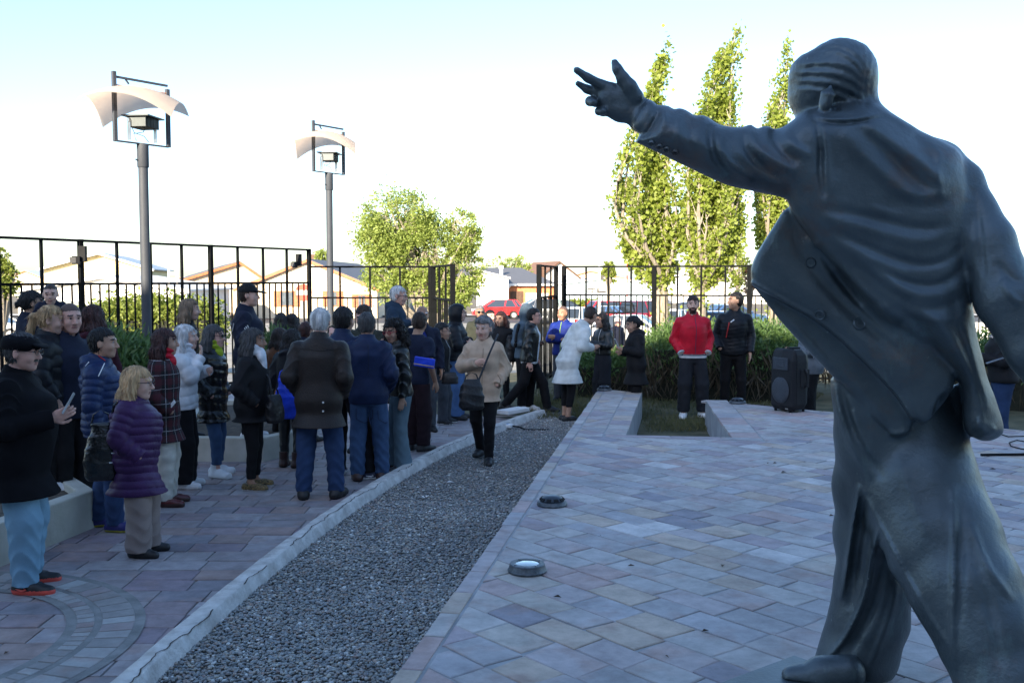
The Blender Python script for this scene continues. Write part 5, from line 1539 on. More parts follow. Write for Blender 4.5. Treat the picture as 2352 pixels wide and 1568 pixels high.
ARM = {  # elbow, wrist (forward, outward, up) as fractions of the height; hand direction; palm normal
 'down':    ((-.015, .130, .640), (.020, .134, .495), (.15, 0, -1), (0, -1, 0)),
 'downbent':((-.025, .132, .640), (.050, .126, .510), (.4, 0, -.9), (0, -1, 0)),
 'pocket':  ((-.045, .134, .645), (.055, .104, .545), None, None),
 'crossed': ((.035, .132, .665), (.125, -.045, .690), (.1, -1, .0), (-1, 0, 0)),
 'crossed2':((.030, .132, .655), (.135, -.030, .660), (.1, -1, .1), (-1, 0, 0)),
 'phone':   ((.010, .130, .655), (.150, .075, .680), (1, -.2, .45), (0, -1, .3)),
 'phonelow':((-.005, .130, .650), (.135, .050, .640), (1, -.3, .2), (0, -1, .3)),
 'chin':    ((.060, .095, .690), (.100, .010, .805), (.2, -.2, 1), (-1, 0, 0)),
 'chest':   ((.020, .142, .665), (.125, .025, .700), (.35, -1, .25), (-1, -.2, 0)),
 'hold':    ((.000, .130, .655), (.120, .100, .640), (1, 0, .1), (0, -1, 0)),
 'behind':  ((-.060, .140, .645), (-.060, .060, .545), None, None),
 'across':  ((.050, .145, .690), (.140, .050, .720), (.6, -.8, .1), (-1, 0, 0)),
}

def person(label, u, vf, vt, face=0, z0=0.0, sex='m', b=1.0, H=None, Y=None, head=(0, 0, 0), hair=('short', 'black'), skin='mid',
           top=None, legs=None, shoes=None, arms=('down', 'down'), lean=0.0, side=0.0, stance=None, jowl=0.0, beard=False, mous=False, glasses=None,
           brow=True, extra=None, shw=1.0, chest=1.0, belly=0.0, res=1.0, noskin=False, hat=None, scarf=None, child=False, hs=1.0, group='people gathered on the square'):
    if lean == 0 and side == 0: lean = random.uniform(-.025, .045); side = random.uniform(-.035, .035)
    g = gp(u, vf, z0) if Y is None else np.array([pd(u, 650, Y)[0], Y, z0])
    zt = float(pd(u, vt, g[1])[2])
    top_add = .025 if hair[0] not in ('bald', 'buzz') else .006
    if hat == 'cap' or hair[0] == 'hood': top_add = .035
    if H is None: H = (zt - z0 - top_add)/(1.0 - abs(lean)*.05)
    f = R(face); rz = f
    root = empty('person', (g[0], g[1], z0), rz); tag(root, label, 'person', group)
    v = max(.0060, g[1]/1000*.92)*res
    K = H; LW = np.array([1, 1, 1.0])
    P = lambda x, y, z: np.array([x*K, y*K, z*K])
    fem = sex == 'f'
    sw = (.105 if not fem else .093)*shw
    hipw = .088 if not fem else .094
    # lean shears everything above the hips
    def S(p):
        p = np.array(p, float); h = max(0, p[2] - .52*K)
        return p + np.array([lean*h*1.0, side*h, -abs(lean)*h*.18 - abs(side)*h*.1])
    tor = [(.455, .0, .052*b, .082*b), (.52, -.004, .066*b, hipw*b*1.06), (.62, .0+belly*.3, (.056+belly*.5)*b, (.080+belly*.3)*b), (.70, .004+belly*.2, .063*b*chest, .090*b), (.76, .0, .066*b*chest, sw*.98),
           (.785, -.004, .060, sw*1.0), (.808, -.009, .054, sw*.90), (.828, -.012, .046, sw*.66), (.850, -.012, .036, sw*.38)]
    def torso_rows(t, z_lo=None, z_hi=None, hem=None):
        rows = []
        for z, cx, ax, ay in tor:
            rows.append([z*K, cx*K, 0, ax*K + t, ay*K*.97 + t])
        if z_lo is not None:
            A = np.array(rows); zl = z_lo*K
            base = [zl] + [float(np.interp(zl, A[:, 0], A[:, i])) for i in (1, 2, 3, 4)]
            if hem: base[3] = hem[0]*K; base[4] = hem[1]*K
            rows = [base] + [q for q in rows if q[0] > zl + .03]
        if z_hi is not None: rows = [q for q in rows if q[0] <= z_hi*K+.001]
        out = []
        for q in rows:
            p = S((q[1], q[2], q[0])); out.append((p[2], p[0], p[1], q[3], q[4]))
        return out
    # --- arms
    AR = []
    b0_ = b; b = 1 + (b-1)*.5
    _arm_out = 1 + (b-1)*.8
    for sgn, a in ((1, arms[0]), (-1, arms[1])):
        if isinstance(a, str): e, w, hd, hn = ARM[a]
        else: e, w, hd, hn = a
        m = lambda p: None if p is None else np.array([p[0], p[1]*sgn*(_arm_out if p[1] > .1 and abs(p[2]) < .9 else 1), p[2]])
        sh = S(P(-.008, sgn*sw*.93, .788)); el = S(P(*m(e))); wr = S(P(*m(w)))
        AR.append((sgn, sh, el, wr, m(hd), m(hn), a))
    # --- legs
    st = stance or ((.0, .055), (.0, -.055))
    LG = []
    for sgn, q in ((1, st[0]), (-1, st[1])):
        lift = q[2] if len(q) > 2 else 0.0; fy = q[3] if len(q) > 3 else sgn*.25
        hip = P(0, sgn*.045*b, .50); an = P(q[0], q[1], .046 + lift)
        kn = (hip + an)/2 + P(.018 + abs(q[0])*.12 + lift*.8, sgn*.006, .010)
        LG.append((sgn, hip, kn, an, fy, lift))
    # --- head
    hc = S(P(.0, 0, .848)) + np.array([.028 + lean*.06 + .02*abs(head[1])*0, side*.05, .052*K + .045])
    hsz = (H/1.72)**.5*.238*hs if not child else .195
    s = hsz/.235
    hc[2] = K*(1 - abs(lean)*.05) - .118*s if abs(lean) < .15 and abs(side) < .15 else S(P(0, 0, .93))[2]
    if abs(lean) >= .15 or abs(side) >= .15: hc[:2] = S(P(.02, 0, .93))[:2] + np.array([.02, 0])
    M = rotm(R(head[0]), R(head[1]), R(head[2]) if len(head) > 2 else 0)
    # ---------------- body: one continuous skin surface
    allp = np.array([q for a in AR for q in a[1:4]] + [q for l in LG for q in l[1:4]] + [hc])
    lo = allp.min(0) - .17; hi = allp.max(0) + .17
    hand_z = [(a[3][2]-.14, a[3][2]+.14) for a in AR if a[4] is not None]
    fine = [(hc[2]-.15*s, hc[2]+.14*s)] + hand_z
    zs = [-.01]
    while zs[-1] < hc[2] + .15*s:
        z = zs[-1]; stp = v if any(a <= z <= b_ for a, b_ in fine) else max(v*2.6, .022)
        nxt = [a for a, _ in fine if z < a < z+stp]
        zs.append(min([z+stp] + [a+1e-4 for a in nxt]))
    F = Field(axis(lo[0], hi[0], v), axis(lo[1], hi[1], v), np.array(zs))
    F.loft(torso_rows(-.006), k=.02)
    add_head(F, hc, M, s, jowl, child)
    nk0 = hc + M @ (np.array([-.022, 0, -.05])*s); nk1 = S(P(-.014, 0, .83))
    F.cone(nk0, nk1, (.050 if not fem else .043)*s, (.060 if not fem else .050)*s, .02)
    for sgn, sh, el, wr, hd, hn, a in AR:
        F.chain([sh, el, wr], [.030*K, .025*K, .0165*K], .015)
        if hd is not None:
            add_hand(F, wr, hd, hn, s=(1.02 if not fem else .9)*(H/1.7), curl=.55 if a in ('down', 'downbent') else .85, thumb=sgn*(1 if a != 'x' else -1)*-1)
    for sgn, hip, kn, an, fy, lift in LG:
        F.chain([hip, kn, an], [.042*K*b, .028*K, .02*K], .02)
        F.cone(an, an + np.array([.06, .01*sgn, -.03]), .02*K, .018*K, .015)
    hm = HAIR[hair[1]] if hair[1] in HAIR else HAIR['brown']
    F.build('body', [SKIN[skin], M_LIP, hm], root, head_mi(hc, M, s, brow, beard, mous))
    # eyes
    if not noskin:
        for e in (-1, 1):
            p = hc + M @ (np.array([.0805, e*.032, .0105])*s)
            me = EYE_MESH()
            o = link('eye', me, None, root); o.location = p; o.scale = (s, s, s); o.rotation_euler = Matrix(M.tolist()).to_euler()
    # ---------------- trousers / skirt
    if legs:
        t = legs.get('t', .010); style = legs.get('style', 'straight'); m_ = legs['m']; hem = legs.get('hem', .035)
        an_r = {'slim': .030, 'straight': .040, 'wide': .062, 'flare': .060, 'loose': .046, 'legging': .027}[style]
        kn_r = {'slim': .038, 'straight': .046, 'wide': .058, 'flare': .043, 'loose': .054, 'legging': .034}[style]
        if style == 'skirt': pass
        pts_ = np.array([q for l in LG for q in l[1:4]])
        lo = pts_.min(0) - .14; hi = pts_.max(0) + .16
        hi[2] = max(hi[2], .66*K)
        F = Field(axis(lo[0], hi[0], v), axis(lo[1], hi[1], v), axis(0.0, .66*K, v*1.15))
        sd = random.uniform(0, 9)
        F.loft([(q[0], q[1], q[2], q[3]*.96, q[4]*.96) for q in torso_rows(t*.6, None, .63)], k=.03)
        amp = legs.get('amp', .006)
        for sgn, hip, kn, an, fy, lift in LG:
            dsp = lambda tl, X, Y_, Z_, sd=sd+sgn: amp*(1-np.abs(np.sin(Z_*30 + 2*np.sin(Y_*20+sd) + 1.5*np.sin(X*18+sd))))*np.clip(1.3 - Z_/(.33*K), .15, 1) + amp*.5*wob(X, Y_, Z_, 11, sd)
            F.cone(hip, kn, (.054 if not fem else .058)*K*b + t*.4, kn_r*K*(.5+.5*b), .03, disp=dsp)
            F.cone(kn, an + np.array([0, 0, -.01*K]), kn_r*K*(.5+.5*b), an_r*K, .03, disp=dsp, cut=.0)
        hz = hem*K
        F.D = np.maximum(F.D, (hz - F.z)[None, None, :] if not any(l[5] for l in LG) else F.D)
        if top: F.D = np.maximum(F.D, (F.z - (top.get('hem', .5)+(.045 if top.get('hem', .5) > .5 or top.get('under') else .004))*K)[None, None, :])
        F.build('trousers', m_, root)
    # ---------------- shoes
    if shoes:
        for sgn, hip, kn, an, fy, lift in LG:
            L_ = (.150 if not fem else .142)*K; hz = shoes.get('h', .0)
            c = an + np.array([0, 0, -.046*K]); q = rotm(fy); W = .028*K
            A = lambda x, y, z: c + q @ np.array([x, y, z])
            F = Field(axis(c[0]-.26, c[0]+.30, v*.8), axis(c[1]-.2, c[1]+.2, v*.8), axis(c[2]-.012, c[2]+.24, v*.8))
            F.cone(A(-.045, 0, .030), A(L_*.25, 0, .030), W*1.02, W*1.10, .01)
            F.cone(A(L_*.25, 0, .028), A(L_*.66, -.006*sgn, .024), W*1.12, W*.82, .01)
            F.cone(A(-.02, 0, .05), A(L_*.30, 0, .052), W*.95, W*.8, .03)
            F.cone(A(-.022, 0, .05), A(-.02, 0, shoes.get('ankle', .085)), W*1.05, W*1.1, .02)
            if shoes.get('chunk'): F.cone(A(-.05, 0, .022), A(L_*.66, 0, .020), W*1.15, W*1.12, .008, cut=.03)
            zb = c[2] + .001
            F.D = np.maximum(F.D, (zb - F.z)[None, None, :])
            F.D = np.maximum(F.D, (F.z - (c[2]+shoes.get('ankle', .085)))[None, None, :])
            sl = shoes.get('sole', .02)
            F.build('shoe', [shoes['m'], shoes.get('ms', M_SOLE_B)], root, lambda C, z=c[2]+sl: (C[:, 2] < z).astype(np.int32))
            if shoes.get('patch'):
                for e in (-1, 1):
                    mm = MB(); mm.tube([A(-.03, e*W*1.12, .045), A(.02, e*W*1.22, .035), A(.045, e*W*1.24, .045), A(.03, e*W*1.2, .055)], [.004, .008, .006, .003], 6); mm.build('side_mark', shoes['patch'], root)
            if shoes.get('lace'):
                mm = MB()
                for k in range(3): mm.bar(A(.045+.022*k, -.02, .088-.013*k), A(.045+.022*k, .02, .088-.013*k), .008, .006)
                mm.build('laces', shoes['lace'], root)
    # ---------------- jacket / coat / shirt
    if top:
        t = top.get('t', .018); hem = top.get('hem', .50); style = top.get('style', 'plain'); m_ = top['m']
        fl = top.get('flare')
        sd = random.uniform(0, 9)
        allp = np.array([q for a in AR for q in a[1:4]] + [S((0, 0, .83*K))])
        pad = t + .085 + (.05 if style == 'puffer' else 0)
        lo = np.minimum(allp.min(0), [-.09*K*b-belly*K, -.12*K*b, 0]) - pad; hi = np.maximum(allp.max(0), [.09*K*b+belly*K*.8, .12*K*b, 0]) + pad
        if fl: lo[:2] = np.minimum(lo[:2], [-fl[0]*K-.05, -fl[1]*K-.05]); hi[:2] = np.maximum(hi[:2], [fl[0]*K+.05, fl[1]*K+.05])
        if top.get('hooddown'): lo[0] -= .05
        F = Field(axis(lo[0], hi[0], v), axis(lo[1], hi[1], v), axis(hem*K-.03, .885*K+.03, v))
        pz = top.get('quilt', .065); amp = {'puffer': .0060, 'quilt': .0036}.get(style, 0)
        fa = top.get('fold', .007)*.75
        if amp:
            dt = lambda X, Y_, Z_: amp*(2*np.sqrt(np.abs(np.sin(math.pi*(Z_+.02*np.sin(Y_*9+sd))/pz)))-1.2) + .003*wob(X, Y_, Z_, 30, sd)
            da = lambda tl, X, Y_, Z_: amp*(2*np.sqrt(np.abs(np.sin(math.pi*tl/pz)))-1.2) + .003*wob(X, Y_, Z_, 30, sd)
        else:
            dt = lambda X, Y_, Z_: folds(X, Y_, Z_*.55, fa*.6, 18, sd) + fa*.35*wob(X, Y_, Z_, 9, sd)
            da = lambda tl, X, Y_, Z_: fa*1.1*(1-np.abs(np.sin(tl*24 + 2.2*np.sin(Y_*16+sd) + 1.6*np.sin(X*15))))**2*2 - fa*.5 + fa*.4*wob(X, Y_, Z_, 14, sd)
        rows = torso_rows(t, hem, None, fl)
        F.loft(rows, k=.03, disp=dt)
        sl_end = top.get('sleeve', 'long')
        for sgn, sh, el, wr, hd, hn, a in AR:
            ra = 1 + (top.get('arm', 1.0)-1)*.45
            F.ell(sh, (.038*K+t*.6, .036*K+t*.5, .034*K+t*.4), .035)
            if sl_end == 'short':
                F.cone(sh, sh + (el-sh)*.72, .037*K*ra+t*.6, .038*K*ra+t*.6, .02, disp=da, cut=0.0)
            else:
                F.cone(sh, el, (.035*K)*ra+t*.55, (.030*K)*ra+t*.55, .018, disp=da)
                F.cone(el, wr, (.030*K)*ra+t*.55, (.022*K)*ra+t*.45, .014, disp=da, cut=0.004)
        if top.get('collar', True):
            ch = top.get('ch', .868)
            c0 = S(P(-.012, 0, .835)); c1 = S(P(-.004, 0, ch))
            F.cone(c0, c1, .050*K*.98+t*.35, .043*K+t*.3, .02, cut=.01)
            inn0 = S(P(.004, 0, .85)); inn1 = S(P(.012, 0, ch+.03))
            F.cone(inn0, inn1, .034*K, .040*K, .008, op='s')
        if top.get('open'):    # open front showing the shirt beneath
            F.ell(S(P(.13, 0, .62)), (.10*K, top['open']*K, .28*K), .02, op='s')
        if top.get('hooddown'):
            F.ell(S(P(-.050, 0, .838)), (.050*K, .068*K, .036*K), .03, disp=lambda x, y, z: .008*np.sin(y*40+z*60))
            F.ell(S(P(-.056, 0, .80)), (.032*K, .058*K, .042*K), .03)
        F.D = np.maximum(F.D, (hem*K + top.get('hemv', .0)*0 - F.z)[None, None, :])
        F.build(top.get('name', 'jacket'), m_, root, top.get('mi'))
        if top.get('open') or top.get('under'):
            mu = top.get('under', M_SIGNW)
            G = Field(axis(-.10*K*b-.03, .12*K*b+.06, v), axis(-.12*K*b-.03, .12*K*b+.03, v), axis((top.get('uhem', .54)-.02)*K, .86*K, v))
            G.loft(torso_rows(t*.75 if top.get('uhem', .54) < hem else .004, top.get('uhem', .54), None), k=.02); G.build('shirt', mu, root)
        if top.get('zip'):
            mm = MB(); A = np.array(rows)
            pz_ = []
            for z in np.linspace(max(hem+.01, .46), .84, 9):
                p = S(P(0, 0, z)); zz_ = p[2]
                pz_.append((float(np.interp(zz_, A[:, 0], A[:, 1] + A[:, 3]))+.004 + (.004 if amp else .0), top.get('zy', 0)*K, zz_))
            mm.tube(pz_, .0045, 5); mm.build('zip', top['zip'], root)
        if top.get('cuff'):
            for sgn, sh, el, wr, hd, hn, a in AR:
                d = (wr-el)/np.linalg.norm(wr-el)
                for k_, mc in enumerate(top['cuff']):
                    mm = MB(); q0 = wr - d*(.012 - .014*k_); mm.tube([q0, q0 + d*.014], .030*K*.9 + .004, 14); mm.build('cuff_band', mc, root, smooth=True)
        if top.get('hemband'):
            A = np.array(rows)
            for k_, mc in enumerate(top['hemband']):
                mm = MB(); z = hem*K - .012 + k_*.014; n = 30; V = []
                for zz_ in (z, z+.014):
                    for i in range(n):
                        a = 2*math.pi*i/n; V.append((A[0][1] + (A[0][3]-.004)*math.cos(a), A[0][2] + (A[0][4]-.004)*math.sin(a), zz_))
                mm.add(V, [(i, (i+1) % n, n+(i+1) % n, n+i) for i in range(n)]); mm.build('hem_band', mc, root, smooth=True)
    # ---------------- hair
    ht, hcname = hair[0], hair[1]
    if ht not in ('bald',):
        vv = max(.0048, v*.85)*1.0
        L_ = {'long': .34, 'longer': .44, 'curly': .36, 'bob': .17, 'pony': .10, 'bun': .09}.get(ht, .10)*s + .02
        ext = .17*s + .03
        F = Field(axis(hc[0]-ext-.08*(ht in ('pony', 'curly', 'long', 'bun', 'longer')), hc[0]+ext, vv), axis(hc[1]-ext-.03, hc[1]+ext+.03, vv), axis(hc[2]-L_-.03, hc[2]+.16*s, vv))
        sd = random.uniform(0, 9)
        am = {'buzz': .0008, 'short': .0035, 'curly': .010, 'bob': .006, 'wavy': .007}.get(ht, .0045)
        fq = {'curly': 75}.get(ht, 60)
        def str_(x, y, z):
            a = np.arctan2(y, x + .02)
            return am*(np.sin(a*26 + 3*np.sin(z*22+sd) + 5*np.sin(x*13+sd)) + .6*np.sin(a*41 + 4*np.sin(z*31+sd*2)) + (1.0*np.sin(z*fq+4*a+sd)*np.sin(a*9+z*40) if ht in ('curly', 'wavy') else 0))
        th = {'buzz': .002, 'short': .008, 'curly': .018, 'thin': .006, 'wavy': .013}.get(ht, .010)*s
        if hair[0] == 'hood': th = .004
        Pp = lambda *p: hc + M @ (np.array(p)*s)
        r_ = lambda *q: tuple(np.array(q)*s)
        F.ell(Pp(-.016, 0, .032), (.100*s+th, .079*s+th, .092*s+th), .01, rot=M, disp=str_)
        if ht in ('short', 'buzz', 'thin', 'wavy'):
            F.ell(Pp(-.040, 0, -.018), (.062*s+th, .066*s+th, .062*s+th), .02, rot=M, disp=str_)
        if ht == 'wavy': F.ell(Pp(.045, 0, .095), r_(.055, .06, .03), .03, rot=M, disp=str_)
        if ht in ('long', 'longer', 'bob', 'curly'):
            dl = L_ - .03
            wd = 1.15 if ht == 'curly' else 1.0
            for e in (-1, 1):
                F.chain([Pp(-.01, e*.072*wd, .03), Pp(-.025, e*.086*wd, -.06), hc + M @ np.array([-.035*s, e*.088*s*wd, -.13*s]), hc + np.array([-.045, e*.085*wd, -dl]) if ht != 'bob' else hc + M @ np.array([-.03*s, e*.08*s, -dl])],
                        [.030*s*wd, .036*s*wd, .040*s*wd, .024*s*wd], .03, disp=lambda tl, X, Y_, Z_: str_(X-hc[0], Y_-hc[1], Z_-hc[2]))
                F.chain([Pp(-.06, e*.04, .0), Pp(-.085, e*.045, -.09), hc + np.array([-.10, e*.045, -dl*.95]) if ht != 'bob' else hc + M @ np.array([-.08*s, e*.04*s, -dl*.9])],
                        [.045*s*wd, .048*s*wd, .032*s*wd], .035, disp=lambda tl, X, Y_, Z_: str_(X-hc[0], Y_-hc[1], Z_-hc[2]))
            if ht == 'curly':
                for _ in range(26):
                    a = rng.uniform(0, 2*math.pi); z = rng.uniform(-dl, .09); rr = .095 if z > -.05 else .10
                    if math.cos(a) > .3 and z < .06: continue
                    F.ell(hc + np.array([-.03+rr*math.cos(a), rr*math.sin(a), z]), (.024, .024, .028), .012)
        if ht == 'pony':
            F.ell(Pp(-.050, 0, -.005), r_(.062, .064, .065), .02, rot=M, disp=str_)
            F.chain([Pp(-.10, 0, .04), Pp(-.155, 0, .02), Pp(-.165, .0, -.08), Pp(-.15, .0, -.22)], [.022*s, .026*s, .030*s, .012*s], .015, disp=lambda tl, X, Y_, Z_: str_(X-hc[0], Y_-hc[1], Z_-hc[2]))
        if ht == 'bun':
            F.ell(Pp(-.050, 0, -.005), r_(.062, .064, .065), .02, rot=M, disp=str_)
            F.ell(Pp(-.128, 0, -.005), r_(.036, .040, .036), .014, rot=M, disp=lambda x, y, z: .005*np.sin(x*90+y*70)*np.sin(z*80))
        # face opening
        fr = hair[2] if len(hair) > 2 else 0.0       # fringe: lower hairline
        q0 = hc; Mi = M.T
        def opening(X, Y_, Z_):
            x, y, z = X-q0[0], Y_-q0[1], Z_-q0[2]
            x, y, z = (Mi[0,0]*x+Mi[0,1]*y+Mi[0,2]*z)/s, (Mi[1,0]*x+Mi[1,1]*y+Mi[1,2]*z)/s, (Mi[2,0]*x+Mi[2,1]*y+Mi[2,2]*z)/s
            hl = .066 - fr + .010*np.sin(y*90+sd)*(fr > 0) - .22*np.abs(y)**1.3*4*.3
            keep = np.maximum(z - hl*1.0, .012 + (.038 if ht in ('long', 'longer', 'bob', 'curly') else 0.0) - x - .10*np.maximum(z, -.2)*(0))
            # keep region: above hairline OR behind the temple line
            a = hl - z; bb_ = x - (.022 if ht in ('short', 'thin', 'buzz', 'wavy', 'bun', 'pony') else .045) + .0*z
            cutd = np.minimum(-a*1.0, -bb_) * 0
            d_open = np.maximum(z - hl, -(x - (.020 if ht in ('short', 'thin', 'buzz', 'wavy', 'bun', 'pony') else .040)))
            # ear room
            if ht in ('short', 'thin', 'buzz', 'wavy', 'bun', 'pony'):
                ear = np.sqrt(((x+.002)/.030)**2 + ((z+.012)/.034)**2) - 1
                ear = np.maximum(ear*.03, .068 - np.abs(y))
                d_open = np.minimum(d_open, ear)
            return d_open*s
        F.add(opening, [-9]*3, [9]*3, .008, 's')
        if ht in ('short', 'buzz', 'thin', 'wavy'):
            nap = hc[2] - .085*s
            F.D = np.maximum(F.D, (nap - F.z)[None, None, :])
        V, Fq = F.mesh()
        if len(V):
            ns_ = int({'buzz': 0, 'curly': 1900, 'long': 1500, 'longer': 1700, 'bob': 1400, 'pony': 1100}.get(ht, 900)*(1.0 if g[1] < 13 else .5))
            if ns_:
                C4 = V[Fq]; pick = rng.integers(0, len(Fq), ns_)
                q4 = C4[pick]; nn = np.cross(q4[:, 2]-q4[:, 0], q4[:, 3]-q4[:, 1]); nn /= np.linalg.norm(nn, axis=1)[:, None] + 1e-9
                pc = q4.mean(1); ax_ = hc + M @ (np.array([-.05, 0, .16])*s)
                dirn = pc - ax_; dirn[:, 2] -= (.5 if ht in ('long', 'longer', 'bob', 'curly') else .1)*.3
                if ht in ('curly', 'wavy'): dirn += rng.normal(size=dirn.shape)*.12
                dirn -= (dirn*nn).sum(1)[:, None]*nn; dirn /= np.linalg.norm(dirn, axis=1)[:, None] + 1e-9
                ln = rng.uniform(.5, 1.3, ns_)[:, None]*(.028 if ht in ('short', 'thin', 'wavy') else .055)*s
                wv = np.cross(dirn, nn)*(.0022*s); lift = rng.uniform(.001, .008 if ht != 'curly' else .016, ns_)[:, None]
                a0 = pc - nn*.002; a1 = pc + dirn*ln*.5 + nn*lift*.6; a2 = pc + dirn*ln + nn*lift
                SV = np.stack([a0-wv, a0+wv, a1+wv*.8, a2, a1-wv*.8], 1).reshape(-1, 3)
                b5 = np.arange(ns_)[:, None]*5 + len(V)
                SFc = np.concatenate([b5 + np.array([0, 1, 2, 4]), b5 + np.array([4, 2, 3, 3])])
                V2 = np.concatenate([V, SV]); 
                me = bpy.data.meshes.new('hair'); tri = b5 + np.array([4, 2, 3])
                quads = np.concatenate([Fq, b5 + np.array([0, 1, 2, 4])])
                me.vertices.add(len(V2)); me.vertices.foreach_set('co', V2.astype(np.float32).ravel())
                me.loops.add(quads.size + tri.size); me.loops.foreach_set('vertex_index', np.concatenate([quads.ravel(), tri.ravel()]).astype(np.int32))
                me.polygons.add(len(quads)+len(tri)); me.polygons.foreach_set('loop_start', np.concatenate([np.arange(len(quads))*4, quads.size + np.arange(len(tri))*3]).astype(np.int32))
                me.update(calc_edges=True); link('hair', me, hm, root, smooth=True)
            else:
                link('hair', mesh_np('hair', V, Fq), hm, root, smooth=True)
    # ---------------- headgear
    if hat in ('hoodup',):
        mh = top['m'] if top else M_BLK
        vv = v*.9; F = Field(axis(hc[0]-.2, hc[0]+.18, vv), axis(hc[1]-.18, hc[1]+.18, vv), axis(hc[2]-.26, hc[2]+.19, vv))
        F.ell(hc + M @ np.array([-.022, 0, .018]), (.132*s, .108*s, .128*s), .02, rot=M, disp=lambda x, y, z: .004*np.sin(z*40+y*22))
        F.cone(hc + M @ np.array([-.04, 0, -.04]), hc + np.array([-.045, 0, -.19]), .098*s, .085*s, .05)
        F.ell(hc + M @ np.array([.12, 0, -.012]), (.125*s, .074*s, .105*s), .02, op='s', rot=M)
        F.ell(hc + M @ np.array([-.0, 0, -.0]), (.105*s, .083*s, .115*s), .01, op='s', rot=M)
        F.build('hood', mh, root)
    if hat in ('cap', 'flat'):
        mh = extra.get('hatm', M_BLK) if extra else M_BLK
        vv = max(.005, v*.8); F = Field(axis(hc[0]-.2, hc[0]+.25, vv), axis(hc[1]-.2, hc[1]+.2, vv), axis(hc[2]-.10, hc[2]+.17, vv))
        if hat == 'cap':
            F.ell(hc + M @ (np.array([-.014, 0, .036])*s), (.113*s, .092*s, .104*s), .01, rot=M)
            def below(X, Y_, Z_):
                x, y, z = X-hc[0], Y_-hc[1], Z_-hc[2]
                return (M[0,2]*x + M[1,2]*y + M[2,2]*z) - .036*s
            F.add(below, [-9]*3, [9]*3, .004, 's')
            F.ell(hc + M @ (np.array([.120, 0, .042])*s), (.085*s, .070*s, .012*s), .006, rot=M @ rotm(0, .18))
        else:
            F.ell(hc + M @ (np.array([-.010, 0, .060])*s), (.124*s, .100*s, .058*s), .01, rot=M @ rotm(0, .14), disp=lambda x, y, z: .003*np.sin(x*30))
            F.ell(hc + M @ (np.array([-.028, 0, .040])*s), (.112*s, .094*s, .058*s), .02, rot=M)
            F.ell(hc + M @ (np.array([.115, 0, .052])*s), (.052*s, .075*s, .012*s), .01, rot=M @ rotm(0, .25))
            def below(X, Y_, Z_):
                x, y, z = X-hc[0], Y_-hc[1], Z_-hc[2]
                return (M[0,2]*x + M[1,2]*y + M[2,2]*z) - (.014)*s + .25*(M[0,0]*x+M[1,0]*y)*0
            F.add(below, [-9]*3, [9]*3, .004, 's')
        F.build('cap' if hat == 'cap' else 'flat_cap', mh, root)
    if glasses:
        ml = {'clear': M_SPEC, 'sun': M_SUNG, 'red': M_SPEC}[glasses]; mf = {'clear': M_FRAME, 'sun': M_SUNG, 'red': mat('red_frame', (.35, .01, .03), .3)}[glasses]
        Pg = lambda *p: hc + M @ (np.array(p)*s)
        gr = empty('glasses', (0, 0, 0), 0, root)
        mm = MB()
        for e in (-1, 1):
            rr = (.021, .017) if glasses != 'sun' else (.026, .019)
            pts_ = [Pg(.108 - .10*abs(y)*.1, e*.034 + rr[0]*math.cos(a), .008 + rr[1]*math.sin(a)) for a in np.linspace(0, 2*math.pi, 13) for y in (0,)]
            mm.tube(pts_, .0022 if glasses == 'clear' else .0034, 5)
            mm.tube([Pg(.106, e*.056, .014), Pg(.06, e*.080, .014), Pg(-.01, e*.088, .010)], .0024, 5)
        mm.tube([Pg(.109, -.014, .012), Pg(.112, 0, .014), Pg(.109, .014, .012)], .0022, 5)
        mm.build('frame', mf, gr, smooth=True)
        if glasses == 'sun':
            for e in (-1, 1):
                mm = MB(); cpt = [Pg(.106, e*.034 + .025*math.cos(a), .008 + .018*math.sin(a)) for a in np.linspace(0, 2*math.pi, 14, endpoint=False)]
                cp2 = [q + M @ np.array([.003, 0, 0]) for q in cpt]
                mm.add(cpt + cp2, [tuple(range(14))[::-1], tuple(range(14, 28))] + [(i, (i+1) % 14, 14+(i+1) % 14, 14+i) for i in range(14)]); mm.build('lens', ml, gr)
    if scarf:
        vv = v*.8; c = S(P(.0, 0, .855)); F = Field(axis(c[0]-.16, c[0]+.2, vv), axis(c[1]-.16, c[1]+.16, vv), axis(c[2]-.24, c[2]+.1, vv))
        nm = scarf[0]
        if nm == 'snood':
            F.cone(c + np.array([-.01, 0, -.03]), c + np.array([.018, 0, .045]), .092, .084, .02, disp=lambda tl, X, Y_, Z_: .008*np.sin(Z_*120 + 3*np.sin(Y_*20)))
            F.ell(c + np.array([.07, 0, -.06]), (.05, .05, .06), .03)
            F.cone(c + np.array([-.02, 0, .0]), c + np.array([.0, 0, .14]), .05, .07, .01, op='s')
        else:
            F.cone(c + np.array([-.02, 0, -.015]), c + np.array([.026, 0, .035]), .092, .092, .02, disp=lambda tl, X, Y_, Z_: .004*np.sin(Z_*90 + 4*np.sin(Y_*20)))
            F.ell(c + np.array([.100, .0, -.035]), (.042, .095, .07), .03)
            F.ell(c + np.array([.118, -.01, -.125]), (.036, .055, .085), .03)
            F.cone(c + np.array([-.02, 0, .0]), c + np.array([.0, 0, .14]), .05, .07, .01, op='s')
        F.build('neckerchief' if nm != 'snood' else 'scarf', scarf[1], root)
    info = dict(root=root, K=K, S=S, P=P, hc=hc, M=M, s=s, AR=AR, LG=LG, g=g, f=f, v=v)
    # world position of a local point
    def W(p):
        p = np.asarray(p, float); c_, s_ = math.cos(rz), math.sin(rz)
        return np.array([g[0] + c_*p[0] - s_*p[1], g[1] + s_*p[0] + c_*p[1], z0 + p[2]])
    info['W'] = W
    return info

